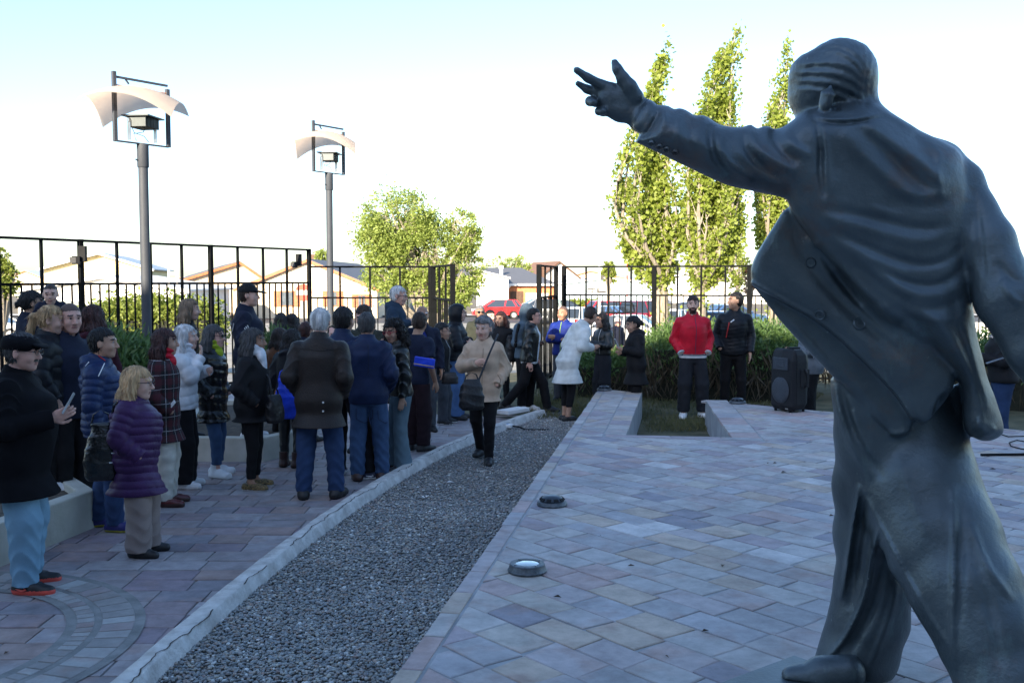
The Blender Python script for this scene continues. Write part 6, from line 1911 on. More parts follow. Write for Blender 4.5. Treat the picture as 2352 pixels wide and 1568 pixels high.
_eye = []
def EYE_MESH():
    if not _eye:
        m = MB(); n = 10
        V = []; F = []; rr = .0125
        for i in range(5):
            a = math.pi*i/4
            for k in range(n): V.append((rr*math.cos(a)*1.0, rr*math.sin(a)*math.cos(2*math.pi*k/n), rr*math.sin(a)*math.sin(2*math.pi*k/n)*.75))
        for i in range(4):
            for k in range(n): F.append((i*n+k, i*n+(k+1) % n, (i+1)*n+(k+1) % n, (i+1)*n+k))
        me = bpy.data.meshes.new('eye'); me.from_pydata(V, [], F); me.update()
        me.materials.append(M_EYEW); me.materials.append(M_IRIS)
        for p in me.polygons: p.material_index = 1 if p.index < n else 0
        # iris ring: second band dark too where it faces forward
        me.shade_smooth(); _eye.append(me)
    return _eye[0]
# ------------------------------------------------------------------ clothes
C_BLACKWOOL = cloth('black_wool', (.007, .007, .009), spec=.1)
C_BLACK = cloth('black_cloth', (.011, .011, .013), rough=.7)
C_BLACKPUFF = cloth('black_nylon', (.010, .012, .016), rough=.45, bump=.15)
C_GLOSS = cloth('glossy_black_nylon', (.008, .009, .010), rough=.22, bump=.3, bscale=60, coat=.4)
C_NAVY = cloth('navy_cloth', (.010, .014, .032), rough=.75)
C_NAVYPUFF = cloth('navy_nylon', (.013, .028, .085), rough=.45, bump=.2, bscale=70)
C_BLUEJK = cloth('blue_jacket', (.010, .020, .060), rough=.55)
C_ROYAL = cloth('royal_blue', (.008, .022, .17), rough=.6)
C_PURPLE = cloth('purple_nylon', (.050, .018, .075), rough=.5, bump=.2, bscale=70)
C_MAROON = cloth('maroon_cloth', (.045, .008, .016))
C_WAX = cloth('waxed_brown', (.026, .020, .018), rough=.5, bump=.3, bscale=90)
C_BEIGE = cloth('beige_quilt', (.50, .37, .27), rough=.8)
C_WHITEP = cloth('white_nylon', (.66, .67, .68), rough=.5, bump=.15)
C_CREAMP = cloth('cream_nylon', (.60, .62, .60), rough=.55, bump=.15)
C_RED = cloth('red_nylon', (.52, .010, .028), rough=.5, bump=.12)
C_LEATHER = mat('black_leather', (.010, .012, .012), .32, var=.3, scale=12, bump=.4, bscale=40)
C_GREYH = cloth('grey_blue_sweat', (.085, .125, .165))
C_TEALH = cloth('teal_navy', (.022, .042, .072))
C_GREYSW = cloth('grey_sweatshirt', (.13, .15, .175))
C_OLIVE = cloth('olive_jacket', (.030, .035, .028))
C_RUST = cloth('rust_leather', (.22, .085, .04), rough=.5)
C_NAVYTEE = cloth('navy_tshirt', (.012, .018, .040))
C_WHITET = cloth('white_cotton', (.72, .73, .76), bump=.1)
J_LIGHT = cloth('pale_blue_denim', (.19, .33, .44), var=.1, bump=.3)
J_MID = cloth('mid_denim', (.045, .085, .17), var=.2, bump=.3)
J_BLUE = cloth('blue_denim', (.024, .048, .115), var=.2, bump=.3)
J_TEAL = cloth('washed_denim', (.12, .18, .22), var=.12, bump=.3)
T_BLACK = cloth('black_trousers', (.009, .009, .011))
T_CREAM = cloth('cream_trousers', (.52, .50, .44))
T_BEIGE = cloth('beige_trousers', (.26, .205, .185), var=.08)
T_GREY = cloth('grey_trousers', (.055, .060, .070))
T_DKGREY = cloth('charcoal_trousers', (.018, .020, .026))
T_PLUM = cloth('dark_plum_trousers', (.020, .010, .014))
S_BLACK = mat('shoe_black', (.012, .012, .013), .5); S_BROWN = mat('shoe_brown', (.045, .018, .015), .4); S_WHITE = mat('shoe_white', (.68, .69, .70), .6, var=.08)
S_BURG = mat('shoe_burgundy', (.085, .012, .014), .3); S_NAVY = mat('shoe_navy', (.015, .022, .06), .6); S_BLUE = mat('shoe_blue', (.018, .02, .13), .55)
S_RED = mat('sole_coral', (.62, .075, .055), .5); S_GOLDBLK = mat('shoe_camo_gold', (.012, .011, .010), .6, col2=(.30, .20, .07), scale=60, var=.3); S_YEL = mat('sole_olive_yellow', (.30, .30, .04), .6)
S_GUM = mat('sole_gum', (.30, .12, .05), .6)
def plaid():
    m = bpy.data.materials.new('plaid_wool'); m.use_nodes = True; nt = m.node_tree; N = nt.nodes; L = nt.links; b = N['Principled BSDF']; b.inputs['Roughness'].default_value = .9
    tc = N.new('ShaderNodeTexCoord'); sp = N.new('ShaderNodeSeparateXYZ'); L.new(tc.outputs['Object'], sp.inputs[0])
    def M_(op, a, b_=None):
        n = N.new('ShaderNodeMath'); n.operation = op
        if isinstance(a, (int, float)): n.inputs[0].default_value = a
        else: L.new(a, n.inputs[0])
        if b_ is not None:
            if isinstance(b_, (int, float)): n.inputs[1].default_value = b_
            else: L.new(b_, n.inputs[1])
        return n.outputs[0]
    # angle round the body for the vertical lines, height for the horizontal ones
    ang_ = M_('MULTIPLY', M_('ARCTAN2', sp.outputs[1], sp.outputs[0]), .22)
    def line(v, per, w):
        t = M_('ABSOLUTE', M_('SUBTRACT', M_('FRACT', M_('DIVIDE', v, per)), .5)); return M_('LESS_THAN', t, w)
    h = line(sp.outputs[2], .125, .020); v = line(ang_, .115, .022)
    dash = M_('GREATER_THAN', M_('FRACT', M_('MULTIPLY', M_('ADD', M_('ADD', sp.outputs[2], ang_), M_('MULTIPLY', sp.outputs[0], .5)), 85)), .35)
    w = M_('MULTIPLY', M_('MAXIMUM', h, v), dash)
    rh = line(M_('ADD', sp.outputs[2], .062), .125, .22); rv = line(M_('ADD', ang_, .06), .115, .22)
    red = M_('MULTIPLY', M_('ADD', rh, rv), .5)
    m1 = N.new('ShaderNodeMix'); m1.data_type = 'RGBA'; m1.inputs['A'].default_value = (.010, .008, .010, 1); m1.inputs['B'].default_value = (.060, .008, .014, 1); L.new(red, m1.inputs['Factor'])
    m2 = N.new('ShaderNodeMix'); m2.data_type = 'RGBA'; m2.inputs['B'].default_value = (.38, .37, .39, 1); L.new(w, m2.inputs['Factor']); L.new(m1.outputs['Result'], m2.inputs['A'])
    L.new(m2.outputs['Result'], b.inputs['Base Color']); return m
C_PLAID = plaid()

def flip(a): return a
# ------------------------------------------------------------------ the crowd (u, v of the feet, v of the head top, facing: 0 right, 90 away, 180 left, -90 to the camera)
A1 = person('man in black flat cap, long black coat and light blue trousers at the left', 55, 1352, 758, 4, b=1.45, chest=1.15, belly=.035, head=(-4, 4), hair=('short', 'darkgrey'), skin='rosy', jowl=.006, glasses='clear', beard=False, mous=True,
   top=dict(m=C_BLACKWOOL, t=.035, hem=.375, flare=(.145, .160), fold=.008, arm=1.25), legs=dict(m=J_LIGHT, style='loose', amp=.009, t=.014), shoes=dict(m=S_BLACK, ms=S_RED, sole=.036, patch=S_RED, ankle=.075), arms=('down', 'phone'), stance=((-.01, .07), (.03, -.06)), hat='flat', extra=dict(hatm=C_BLACKWOOL))
person('woman with long blonde ponytail in black puffer jacket, turned away at the left', 104, 1160, 698, 18, z0=.22, Y=8.5, sex='f', b=1.15, hair=('pony', 'blonde'), skin='fair', head=(-8, 6),
   top=dict(m=C_BLACKPUFF, t=.045, hem=.42, style='puffer', quilt=.105, arm=1.25), legs=dict(m=T_BLACK, style='slim'), shoes=dict(m=S_WHITE, ms=S_SOLE if False else M_SOLE_W), arms=('downbent', 'downbent'))
person('man with shaved grey hair looking sideways at the camera over a dark navy jacket', 152, 0, 697, -28, Y=8.6, b=1.1, hair=('buzz', 'buzz'), skin='rosy', jowl=.004, head=(-18, 4),
   top=dict(m=C_NAVY, t=.03, hem=.46, ch=.875), legs=dict(m=T_BLACK, style='straight'), shoes=dict(m=S_BLACK), arms=('down', 'down'))
person('woman in maroon hooded top seen from behind with a lilac hair band', 212, 0, 697, 80, Y=9.2, sex='f', b=1.05, hair=('bob', 'auburn'), skin='mid', noskin=True,
   top=dict(m=C_MAROON, t=.022, hem=.50, hooddown=True), legs=dict(m=T_BLACK, style='slim'), shoes=dict(m=S_BLACK), arms=('down', 'down'))
pm = person('woman with dark tied hair holding a toddler behind the ponytail woman', 62, 0, 664, 40, z0=.2, Y=10.2, sex='f', b=1.0, hair=('bun', 'black'), skin='mid', glasses='sun', head=(-10, 0),
   top=dict(m=C_NAVY, t=.02, hem=.5), legs=dict(m=T_BLACK, style='slim'), shoes=dict(m=S_BLACK), arms=('hold', 'hold'))
person('toddler with short dark hair in a navy jacket held above the crowd', 114, 0, 652, -70, z0=.95, Y=9.9, b=1.25, hair=('buzz', 'brown'), skin='fair', child=True, brow=True, hs=1, head=(0, 8),
   top=dict(m=C_NAVY, t=.015, hem=.5), legs=dict(m=T_BLACK, style='straight'), shoes=dict(m=S_BLACK), arms=('hold', 'hold'))
A6 = person('man with short black hair in blue quilted jacket and blue trail shoes', 243, 1214, 748, 8, b=1.18, chest=1.1, belly=.018, hair=('short', 'black'), skin='mid', jowl=.006, head=(-2, 0),
   top=dict(m=C_NAVYPUFF, t=.032, hem=.47, style='puffer', quilt=.058, hooddown=True, arm=1.2), legs=dict(m=J_BLUE, style='straight', amp=.008), shoes=dict(m=S_BLUE, ms=S_YEL, sole=.022, ankle=.08), arms=('down', 'down'), stance=((-.06, .06), (.06, -.06)))
A7 = person('short blonde woman with glasses in purple quilted coat and beige trousers', 318, 1273, 836, 2, sex='f', b=1.32, belly=.03, chest=1.2, hs=1.08, hair=('long', 'blonde', .012), skin='fair', glasses='clear', jowl=.006, head=(0, 2),
   top=dict(m=C_PURPLE, t=.038, hem=.335, flare=(.155, .145), style='puffer', quilt=.056, arm=1.35, hooddown=True), legs=dict(m=T_BEIGE, style='wide', amp=.01, hem=.02), shoes=dict(m=S_BLACK, sole=.012), arms=('pocket', 'pocket'), stance=((.03, .06), (.02, -.06)))
A8 = person('woman with long dark hair in red and black plaid coat and cream trousers', 384, 1158, 750, 6, sex='f', b=1.05, hair=('longer', 'auburn', .01), skin='mid', head=(6, 0), glasses=None,
   top=dict(m=C_PLAID, t=.030, hem=.37, flare=(.11, .135), fold=.006, arm=1.15), legs=dict(m=T_CREAM, style='straight', amp=.008), shoes=dict(m=S_BURG, ms=S_BROWN, sole=.035, ankle=.07), arms=('down', 'pocket'), scarf=('snood', C_RED))
person('white-haired woman in white puffer jacket with hand at her chin', 424, 1118, 742, 8, sex='f', b=1.1, hair=('bob', 'white'), skin='fair', head=(-6, -4),
   top=dict(m=C_WHITEP, t=.034, hem=.49, style='puffer', quilt=.09, arm=1.2), legs=dict(m=T_BLACK, style='wide', hem=.03), shoes=dict(m=S_WHITE, ms=M_SOLE_W), arms=('across', 'chin'), scarf=('snood', C_WHITET))
person('young woman with long ash-blonde hair in a black jacket behind the white-haired woman', 425, 0, 683, 12, z0=.2, Y=11.3, sex='f', hair=('longer', 'ash'), skin='fair', head=(0, 2),
   top=dict(m=C_BLACK, t=.022, hem=.48), legs=dict(m=T_BLACK, style='slim'), shoes=dict(m=S_BLACK), arms=('down', 'down'))
person('woman in sunglasses, lime scarf and glossy black quilted coat with white high-tops', 492, 1092, 742, -14, sex='f', b=1.05, hair=('longer', 'darkgrey', .01), skin='rosy', glasses='sun', head=(6, 0),
   top=dict(m=C_GLOSS, t=.036, hem=.365, flare=(.11, .125), style='puffer', quilt=.085, arm=1.15), legs=dict(m=J_MID, style='slim', hem=.085), shoes=dict(m=S_WHITE, ms=M_SOLE_W, chunk=1, sole=.03, ankle=.135), arms=('pocket', 'pocket'), scarf=('snood', cloth('lime_knit', (.33, .42, .03))), stance=((-.02, .08), (.05, -.05)))
A12 = person('woman with short dark grey hair, white neckerchief and black jacket, gold camouflage sneakers', 580, 1122, 750, 2, sex='f', b=1.22, belly=.018, hs=1.05, hair=('bob', 'darkgrey'), skin='tan', head=(0, -2),
   top=dict(m=C_BLACK, t=.034, hem=.43, flare=(.125, .135), arm=1.25, fold=.008), legs=dict(m=T_BLACK, style='legging', hem=.075), shoes=dict(m=S_GOLDBLK, ms=M_SOLE_W, sole=.016, ankle=.07), arms=('pocket', 'pocket'), scarf=('kerchief', C_WHITET), stance=((.0, .075), (.0, -.055)))
A13 = person('tall man in black baseball cap and black sweatshirt with three white stripes', 566, 0, 647, 8, z0=.2, Y=11.4, b=1.15, chest=1.15, hair=('short', 'brown'), skin='fair', head=(-6, 0), jowl=.005,
   top=dict(m=C_NAVY, t=.03, hem=.46, fold=.008, arm=1.2), legs=dict(m=T_BLACK, style='straight'), shoes=dict(m=S_WHITE), arms=('down', 'down'), hat='cap')
person('woman with loose black hair behind, left one of the two dark heads at the railing', 641, 0, 716, 80, Y=14.8, sex='f', hair=('long', 'black'), noskin=True, top=dict(m=C_NAVY, t=.02), legs=dict(m=J_BLUE, style='slim'), shoes=dict(m=S_BLACK), arms=('down', 'down'))
person('woman with loose black hair behind, right one of the two dark heads at the railing', 669, 0, 718, 100, Y=14.9, sex='f', hair=('bob', 'black'), noskin=True, top=dict(m=T_GREY, t=.02), legs=dict(m=J_BLUE, style='slim'), shoes=dict(m=S_BLACK), arms=('down', 'down'))
person('man with short reddish hair half hidden behind the white-haired man in brown jacket', 699, 0, 736, 60, Y=12.4, hair=('short', 'auburn'), skin='mid', top=dict(m=C_NAVY, t=.02), legs=dict(m=T_BLACK, style='straight'), shoes=dict(m=S_BLACK), arms=('down', 'down'))
person('woman with long brown hair and rust leather jacket half hidden at the planter', 640, 0, 750, 60, Y=11.9, sex='f', hair=('long', 'brown'), skin='mid', top=dict(m=C_RUST, t=.024, hem=.5, arm=1.15), legs=dict(m=T_BLACK, style='slim'), shoes=dict(m=S_BLACK), arms=('pocket', 'down'))
A14 = person('black-haired woman in black hooded jacket and brown boots, seen from behind', 668, 1072, 752, 72, sex='f', b=1.05, hair=('bob', 'black'), noskin=True,
   top=dict(m=C_BLACKPUFF, t=.035, hem=.50, hooddown=True, arm=1.2, under=cloth('mustard', (.35, .17, .03)), uhem=.46), legs=dict(m=C_LEATHER, style='slim'), shoes=dict(m=S_BROWN, ms=S_BLACK, ankle=.17, sole=.02), arms=('downbent', 'down'))
A15 = person('white-haired man in long dark brown waxed jacket and blue jeans, back to the camera', 735, 1144, 703, 88, b=1.22, shw=1.08, hair=('short', 'white'), skin='rosy', noskin=True,
   top=dict(m=C_WAX, t=.034, hem=.385, flare=(.125, .145), fold=.006, arm=1.25), legs=dict(m=J_BLUE, style='straight', amp=.010), shoes=dict(m=S_BLACK, ms=M_SOLE_B, ankle=.085), arms=('pocket', 'pocket'), stance=((-.01, .085), (.02, -.085)))
person('dark-haired man in navy jacket being hugged, seen from behind', 795, 1094, 701, 70, b=1.15, hs=1.1, hair=('short', 'black'), skin='mid', noskin=True,
   top=dict(m=C_BLUEJK, t=.03, hem=.48, arm=1.15), legs=dict(m=T_BLACK, style='straight'), shoes=dict(m=S_NAVY, ms=M_SOLE_W, sole=.026, patch=M_SOLE_W), arms=('across', 'across'), stance=((.02, .06), (-.02, -.16, 0, -1.0)))
A17 = person('man with brown hair hugging the man in navy jacket, sleeve round his shoulders', 838, 0, 697, -105, Y=11.7, b=1.1, hs=1.08, hair=('short', 'brown'), skin='rosy', head=(8, 18),
   top=dict(m=C_OLIVE, t=.03, hem=.48, arm=1.15), legs=dict(m=J_BLUE, style='straight'), shoes=dict(m=S_BLACK), arms=('across', ((.10, .17, .80), (.19, .15, .845), (.5, -.75, -.35), (-.4, -.3, -1))))
A18 = person('grey-haired man in navy blue zip jacket and jeans, back to the camera', 848, 1103, 714, 92, b=1.18, hair=('short', 'darkgrey'), skin='tan', noskin=True, head=(-8, 4),
   top=dict(m=C_BLUEJK, t=.032, hem=.465, fold=.010, arm=1.25), legs=dict(m=J_MID, style='straight', amp=.011), shoes=dict(m=S_BROWN), arms=('pocket', 'pocket'), stance=((.0, .07), (.03, -.075)))
A19 = person('woman with long curly dark hair, red glasses and black leather jacket, smiling', 922, 1080, 730, 198, sex='f', b=1.0, hair=('curly', 'black'), skin='mid', glasses='red', head=(38, 12), lean=.08,
   top=dict(m=C_LEATHER, t=.020, hem=.50, fold=.009, arm=1.1), legs=dict(m=J_TEAL, style='flare', hem=.012, amp=.006), shoes=dict(m=S_BLACK), arms=('down', 'chin'), stance=((.0, .06), (.04, -.05)))
A20 = person('man in navy T-shirt with bare forearm and dark plum trousers, seen from behind', 958, 1036, 714, 58, b=1.05, hair=('short', 'brown'), skin='tan', noskin=True, head=(20, 12),
   top=dict(m=C_NAVYTEE, t=.014, hem=.49, sleeve='short', collar=False, name='tshirt', arm=1.1), legs=dict(m=T_PLUM, style='loose', hem=.05), shoes=dict(m=S_BLACK, ms=M_SOLE_W, sole=.012), arms=('hold', 'downbent'))
person('silver-haired woman in teal hooded top raised above the crowd, smiling to the right', 906, 0, 654, -8, z0=.42, Y=12.9, sex='f', b=1.1, hs=1.05, hair=('short', 'white'), skin='rosy', glasses='clear', head=(2, 8), lean=.05,
   top=dict(m=C_TEALH, t=.026, hem=.48, hooddown=True), legs=dict(m=T_BLACK, style='straight'), shoes=dict(m=S_BLACK), arms=('chest', 'chest'))
person('bald man with white moustache in dark jacket over bright blue shirt', 972, 0, 702, -78, Y=13.3, b=1.1, hair=('bald', 'white'), skin='tan', mous=True, head=(6, 0), jowl=.003,
   top=dict(m=C_NAVY, t=.022, open=.03, under=C_ROYAL), legs=dict(m=T_GREY, style='straight'), shoes=dict(m=S_BLACK), arms=('down', 'down'))
A23 = person('woman with black ponytail and glasses in black zip jacket with small black bag', 1014, 973, 738, -12, sex='f', b=1.12, hs=1.06, hair=('pony', 'black'), skin='mid', glasses='clear', head=(6, 0),
   top=dict(m=C_BLACK, t=.03, hem=.50, zip=M_ZIP, zy=-.03, arm=1.15), legs=dict(m=T_GREY, style='loose'), shoes=dict(m=S_BLACK, ms=M_SOLE_W), arms=('pocket', 'pocket'), stance=((.03, .06), (.03, -.07)))
person('woman in black hooded puffer jacket, hood up, glasses, arms folded', 1048, 962, 696, -6, sex='f', b=1.1, hair=('short', 'black'), skin='fair', glasses='clear', hat='hoodup',
   top=dict(m=C_BLACKPUFF, t=.034, hem=.52, style='quilt', quilt=.07, arm=1.2), legs=dict(m=cloth('blue_wide_jeans', (.08, .15, .30)), style='wide', hem=.012), shoes=dict(m=S_BLACK), arms=('crossed', 'crossed2'))
person('grey-haired man in sunglasses and olive jacket behind the elderly woman', 1100, 0, 699, -80, Y=17.2, hair=('short', 'grey'), skin='tan', glasses='sun', top=dict(m=C_OLIVE, t=.026, open=.03, under=J_LIGHT), legs=dict(m=T_GREY, style='straight'), shoes=dict(m=S_BLACK), arms=('phonelow', 'down'))
person('dark-haired person with red face band behind the elderly woman', 1124, 0, 709, -60, Y=16.9, hair=('short', 'black'), skin='fair', top=dict(m=C_NAVY, t=.02), legs=dict(m=T_BLACK, style='straight'), shoes=dict(m=S_BLACK), arms=('down', 'down'))
person('woman with long auburn hair and black jacket, black boots, right of the elderly woman', 1152, 936, 712, -110, sex='f', hair=('longer', 'auburn'), skin='mid', head=(-10, 8),
   top=dict(m=C_BLACK, t=.022, hem=.5), legs=dict(m=T_BLACK, style='legging'), shoes=dict(m=S_BLACK, ankle=.13), arms=('down', 'down'))
A28 = person('elderly woman with grey swept-up hair in beige quilted jacket walking toward the camera', 1110, 1062, 723, -100, z0=.012, sex='f', b=1.12, hs=1.05, hair=('wavy', 'grey'), skin='fair', head=(-12, 6),
   top=dict(m=C_BEIGE, t=.034, hem=.43, flare=(.105, .125), fold=.010, arm=1.2), legs=dict(m=T_BLACK, style='slim'), shoes=dict(m=S_BLACK, ankle=.10, ms=M_SOLE_B), arms=('pocket', 'chest'), stance=((.06, .05), (-.16, -.05, .02)))
A29 = person('man in grey-blue hoodie, hood up over a dark cap, with backpack strap', 1206, 943, 697, -42, b=1.1, hair=('short', 'black'), skin='dark', beard=True, hat='hoodup', head=(0, 14),
   top=dict(m=C_GREYH, t=.028, hem=.5, arm=1.15), legs=dict(m=T_BLACK, style='straight'), shoes=dict(m=S_WHITE, ms=M_SOLE_W), arms=('phonelow', 'phonelow'))
A30 = person('young man with glasses, black leather jacket and white T-shirt striding right', 1216, 947, 705, -8, b=1.15, hair=('short', 'black'), skin='rosy', glasses='clear', head=(4, 4), jowl=.006, lean=.08, belly=.012,
   top=dict(m=C_LEATHER, t=.026, hem=.49, open=.05, under=C_WHITET, uhem=.47, fold=.009, arm=1.15), legs=dict(m=T_BLACK, style='straight'), shoes=dict(m=S_BLACK, ankle=.11), arms=('downbent', 'down'), stance=((.17, .05), (-.24, -.05, .03)))
person('man with moustache in royal blue jacket, arms folded, standing at the gate', 1293, 921, 703, -112, b=1.15, hair=('buzz', 'buzz'), skin='tan', mous=True, head=(-14, 0), jowl=.004,
   top=dict(m=C_ROYAL, t=.03, hem=.49, arm=1.2, zip=mat('lime_zip', (.3, .5, .05), .4)), legs=dict(m=T_GREY, style='straight'), shoes=dict(m=S_BLACK), arms=('crossed', 'crossed2'))
A32 = person('woman in long white hooded puffer coat bending forward, back to the camera', 1303, 968, 734, 28, sex='f', b=1.1, hair=('short', 'brown'), noskin=True, H=1.68, lean=.48, head=(25, 34),
   top=dict(m=C_CREAMP, t=.036, hem=.33, flare=(.135, .135), style='quilt', quilt=.085, hooddown=True, arm=1.2), legs=dict(m=T_BLACK, style='legging', hem=.13), shoes=dict(m=S_BLACK, ms=M_SOLE_W), arms=('hold', 'hold'), stance=((.0, .05), (-.02, -.04)))
person('woman with long black hair, glasses and black biker jacket, arms folded', 1384, 938, 716, 214, sex='f', b=1.02, hair=('longer', 'black'), skin='mid', glasses='clear', head=(-12, 0),
   top=dict(m=C_LEATHER, t=.022, hem=.57, fold=.008, zip=M_ZIP, zy=.04, arm=1.15), legs=dict(m=T_DKGREY, style='wide', hem=.012), shoes=dict(m=S_BLACK), arms=('crossed', 'crossed2'))
person('white-haired man in navy jacket standing outside the railing', 1418, 0, 726, -60, z0=-.15, Y=22.8, hair=('short', 'white'), skin='rosy', top=dict(m=C_NAVY, t=.022), legs=dict(m=T_GREY, style='straight'), shoes=dict(m=S_BLACK), arms=('down', 'down'))
A35 = person('woman with dark tied hair in long black hooded coat looking at her phone', 1460, 958, 723, 190, z0=.0, sex='f', b=1.12, hs=1.08, hair=('bun', 'black'), skin='mid', head=(4, 12),
   top=dict(m=C_BLACK, t=.036, hem=.33, flare=(.13, .15), hooddown=True, fold=.009, arm=1.25), legs=dict(m=T_BLACK, style='straight'), shoes=dict(m=S_BLACK), arms=('phone', 'phonelow'))
A36 = person('bearded man in red bomber jacket, hands in pockets, black and white trainers', 1590, 960, 676, -88, b=1.15, chest=1.12, hair=('short', 'brown', .012), skin='fair', beard=True, head=(-12, 0), belly=.014,
   top=dict(m=C_RED, t=.030, hem=.525, fold=.007, arm=1.2, zip=mat('navy_zip', (.02, .02, .06), .5), cuff=(S_NAVY, S_WHITE), hemband=(S_NAVY, S_WHITE, S_NAVY), under=C_WHITET, uhem=.495),
   legs=dict(m=T_DKGREY, style='loose', hem=.055, amp=.008), shoes=dict(m=S_WHITE, ms=S_BLACK, sole=.014, ankle=.085, patch=S_BLACK, lace=S_BLACK), arms=('pocket', 'pocket'), stance=((.0, .085, 0, .35), (.0, -.075, 0, -.3)))
A37 = person('dark-haired man in black quilted jacket with red chest zip, head turned left', 1682, 951, 668, -100, b=1.12, chest=1.08, hair=('short', 'black'), skin='mid', head=(-72, -2),
   top=dict(m=C_BLACKPUFF, t=.028, hem=.49, style='quilt', quilt=.055, arm=1.15, ch=.885, hooddown=True), legs=dict(m=T_BLACK, style='slim'), shoes=dict(m=S_BLACK), arms=('downbent', 'pocket'), stance=((.0, .075), (.0, -.065)))
A38 = person('person in grey sweatshirt behind the loudspeaker, head hidden by the statue', 1868, 985, 700, 160, b=1.3, belly=.03, hair=('short', 'brown'), noskin=True, Y=13.4,
   top=dict(m=C_GREYSW, t=.026, hem=.46, arm=1.25), legs=dict(m=T_BLACK, style='straight'), shoes=dict(m=S_BLACK), arms=('phonelow', 'pocket'))
A39 = person('person with dark hair, fur-trimmed black jacket and blue jeans behind the statue at right', 2310, 0, 712, 165, Y=11.7, sex='f', b=1.25, hs=1.05, hair=('short', 'black'), skin='mid', glasses='clear', head=(-10, 12), lean=.10,
   top=dict(m=C_BLACK, t=.036, hem=.50, arm=1.25, fold=.009), legs=dict(m=J_BLUE, style='straight'), shoes=dict(m=S_BLACK), arms=('phone', 'phonelow'))
# ================================================================== bronze statue
def bronze():
    m = bpy.data.materials.new('bronze_patina'); m.use_nodes = True; nt = m.node_tree; N = nt.nodes; L = nt.links; b = N['Principled BSDF']
    tc = N.new('ShaderNodeTexCoord')
    def noise(sc, det=5, st=None, rough=.55):
        mp = N.new('ShaderNodeMapping'); L.new(tc.outputs['Object'], mp.inputs[0])
        if st: mp.inputs['Scale'].default_value = st
        n = N.new('ShaderNodeTexNoise'); n.inputs['Scale'].default_value = sc; n.inputs['Detail'].default_value = det; n.inputs['Roughness'].default_value = rough; L.new(mp.outputs[0], n.inputs['Vector']); return n.outputs['Fac']
    def ramp(f, p0, p1, c0=(0, 0, 0, 1), c1=(1, 1, 1, 1)):
        r = N.new('ShaderNodeValToRGB'); r.color_ramp.elements[0].position = p0; r.color_ramp.elements[1].position = p1; r.color_ramp.elements[0].color = c0; r.color_ramp.elements[1].color = c1; L.new(f, r.inputs[0]); return r.outputs[0]
    def mix(f, a, c):
        x = N.new('ShaderNodeMix'); x.data_type = 'RGBA'; L.new(f, x.inputs['Factor'])
        for s, q in (('A', a), ('B', c)):
            if isinstance(q, tuple): x.inputs[s].default_value = q
            else: L.new(q, x.inputs[s])
        return x.outputs['Result']
    base = mix(ramp(noise(3.2, 6), .35, .65), (.080, .098, .108, 1), (.135, .165, .180, 1))
    base = mix(ramp(noise(1.7, 7, rough=.7), .56, .70), base, (.165, .115, .095, 1))          # worn brown
    base = mix(ramp(noise(6.0, 8, (1, 1, .22), .7), .60, .78), base, (.18, .26, .26, 1))     # verdigris runs
    base = mix(ramp(noise(60, 4, (1, 1, .6), .6), .70, .78), base, (.30, .36, .36, 1))          # pale specks
    L.new(base, b.inputs['Base Color'])
    b.inputs['Metallic'].default_value = .5
    rr = N.new('ShaderNodeMapRange'); rr.inputs['To Min'].default_value = .30; rr.inputs['To Max'].default_value = .52; L.new(noise(5), rr.inputs['Value']); L.new(rr.outputs[0], b.inputs['Roughness'])
    bp = N.new('ShaderNodeBump'); bp.inputs['Strength'].default_value = .22; bp.inputs['Distance'].default_value = .02; L.new(noise(38, 6, None, .65), bp.inputs['Height']); L.new(bp.outputs[0], b.inputs['Normal'])
    return m
M_BRONZE = bronze()
statue = empty('bronze_statue', (1.5, 3.75, SZ)); tag(statue, 'large bronze statue of a man in a suit seen from behind, left arm stretched out', 'statue')
SO = np.array(statue.location)
TV = .0070
# --- outlines, drawn as seen, at their own depths
UW, VW, SCL = 1176, 900, 2.0
def rast_poly(poly):
    """signed distance (picture units, negative inside) on a coarse raster"""
    P = np.array(poly, float)
    u0, v0 = P.min(0) - 90; u1, v1 = P.max(0) + 90
    uu = np.arange(u0, u1, SCL*1.5); vv = np.arange(v0, v1, SCL*1.5)
    U, V_ = np.meshgrid(uu, vv, indexing='ij')
    d = np.full(U.shape, 1e9); ins = np.zeros(U.shape, bool)
    for i in range(len(P)):
        a, b = P[i], P[(i+1) % len(P)]; e = b-a
        t = np.clip(((U-a[0])*e[0] + (V_-a[1])*e[1])/(e@e), 0, 1)
        d = np.minimum(d, (U-a[0]-t*e[0])**2 + (V_-a[1]-t*e[1])**2)
        c = ((a[1] <= V_) & (b[1] > V_)) | ((b[1] <= V_) & (a[1] > V_))
        ins ^= c & (U < a[0] + (V_-a[1])/(e[1] if abs(e[1]) > 1e-9 else 1e-9)*e[0])
    d = np.sqrt(d); return np.where(ins, -d, d).astype(np.float32), u0, v0, SCL*1.5
def smooth_poly(pts, it=2):
    P = np.array(pts, float)
    for _ in range(it):
        Q = np.roll(P, -1, 0); P = np.stack([P*.75+Q*.25, P*.25+Q*.75], 1).reshape(-1, 2)
    return P
CS, SN = math.cos(PITCH), math.sin(PITCH)
def proj(X, Y, Z):
    Zr = Z - EYE[2]
    dep = Y*CS - Zr*SN; up = Y*SN + Zr*CS
    return 1176 + FOC*X/dep, 784 - FOC*up/dep
def samp(R_, u, v):
    A, u0, v0, st = R_
    i = np.clip((u-u0)/st, 0, A.shape[0]-1.001); j = np.clip((v-v0)/st, 0, A.shape[1]-1.001)
    a = i.astype(np.int32); b = j.astype(np.int32); fi = (i-a).astype(np.float32); fj = (j-b).astype(np.float32)
    return (A[a, b]*(1-fi)*(1-fj) + A[a+1, b]*fi*(1-fj) + A[a, b+1]*(1-fi)*fj + A[a+1, b+1]*fi*fj)
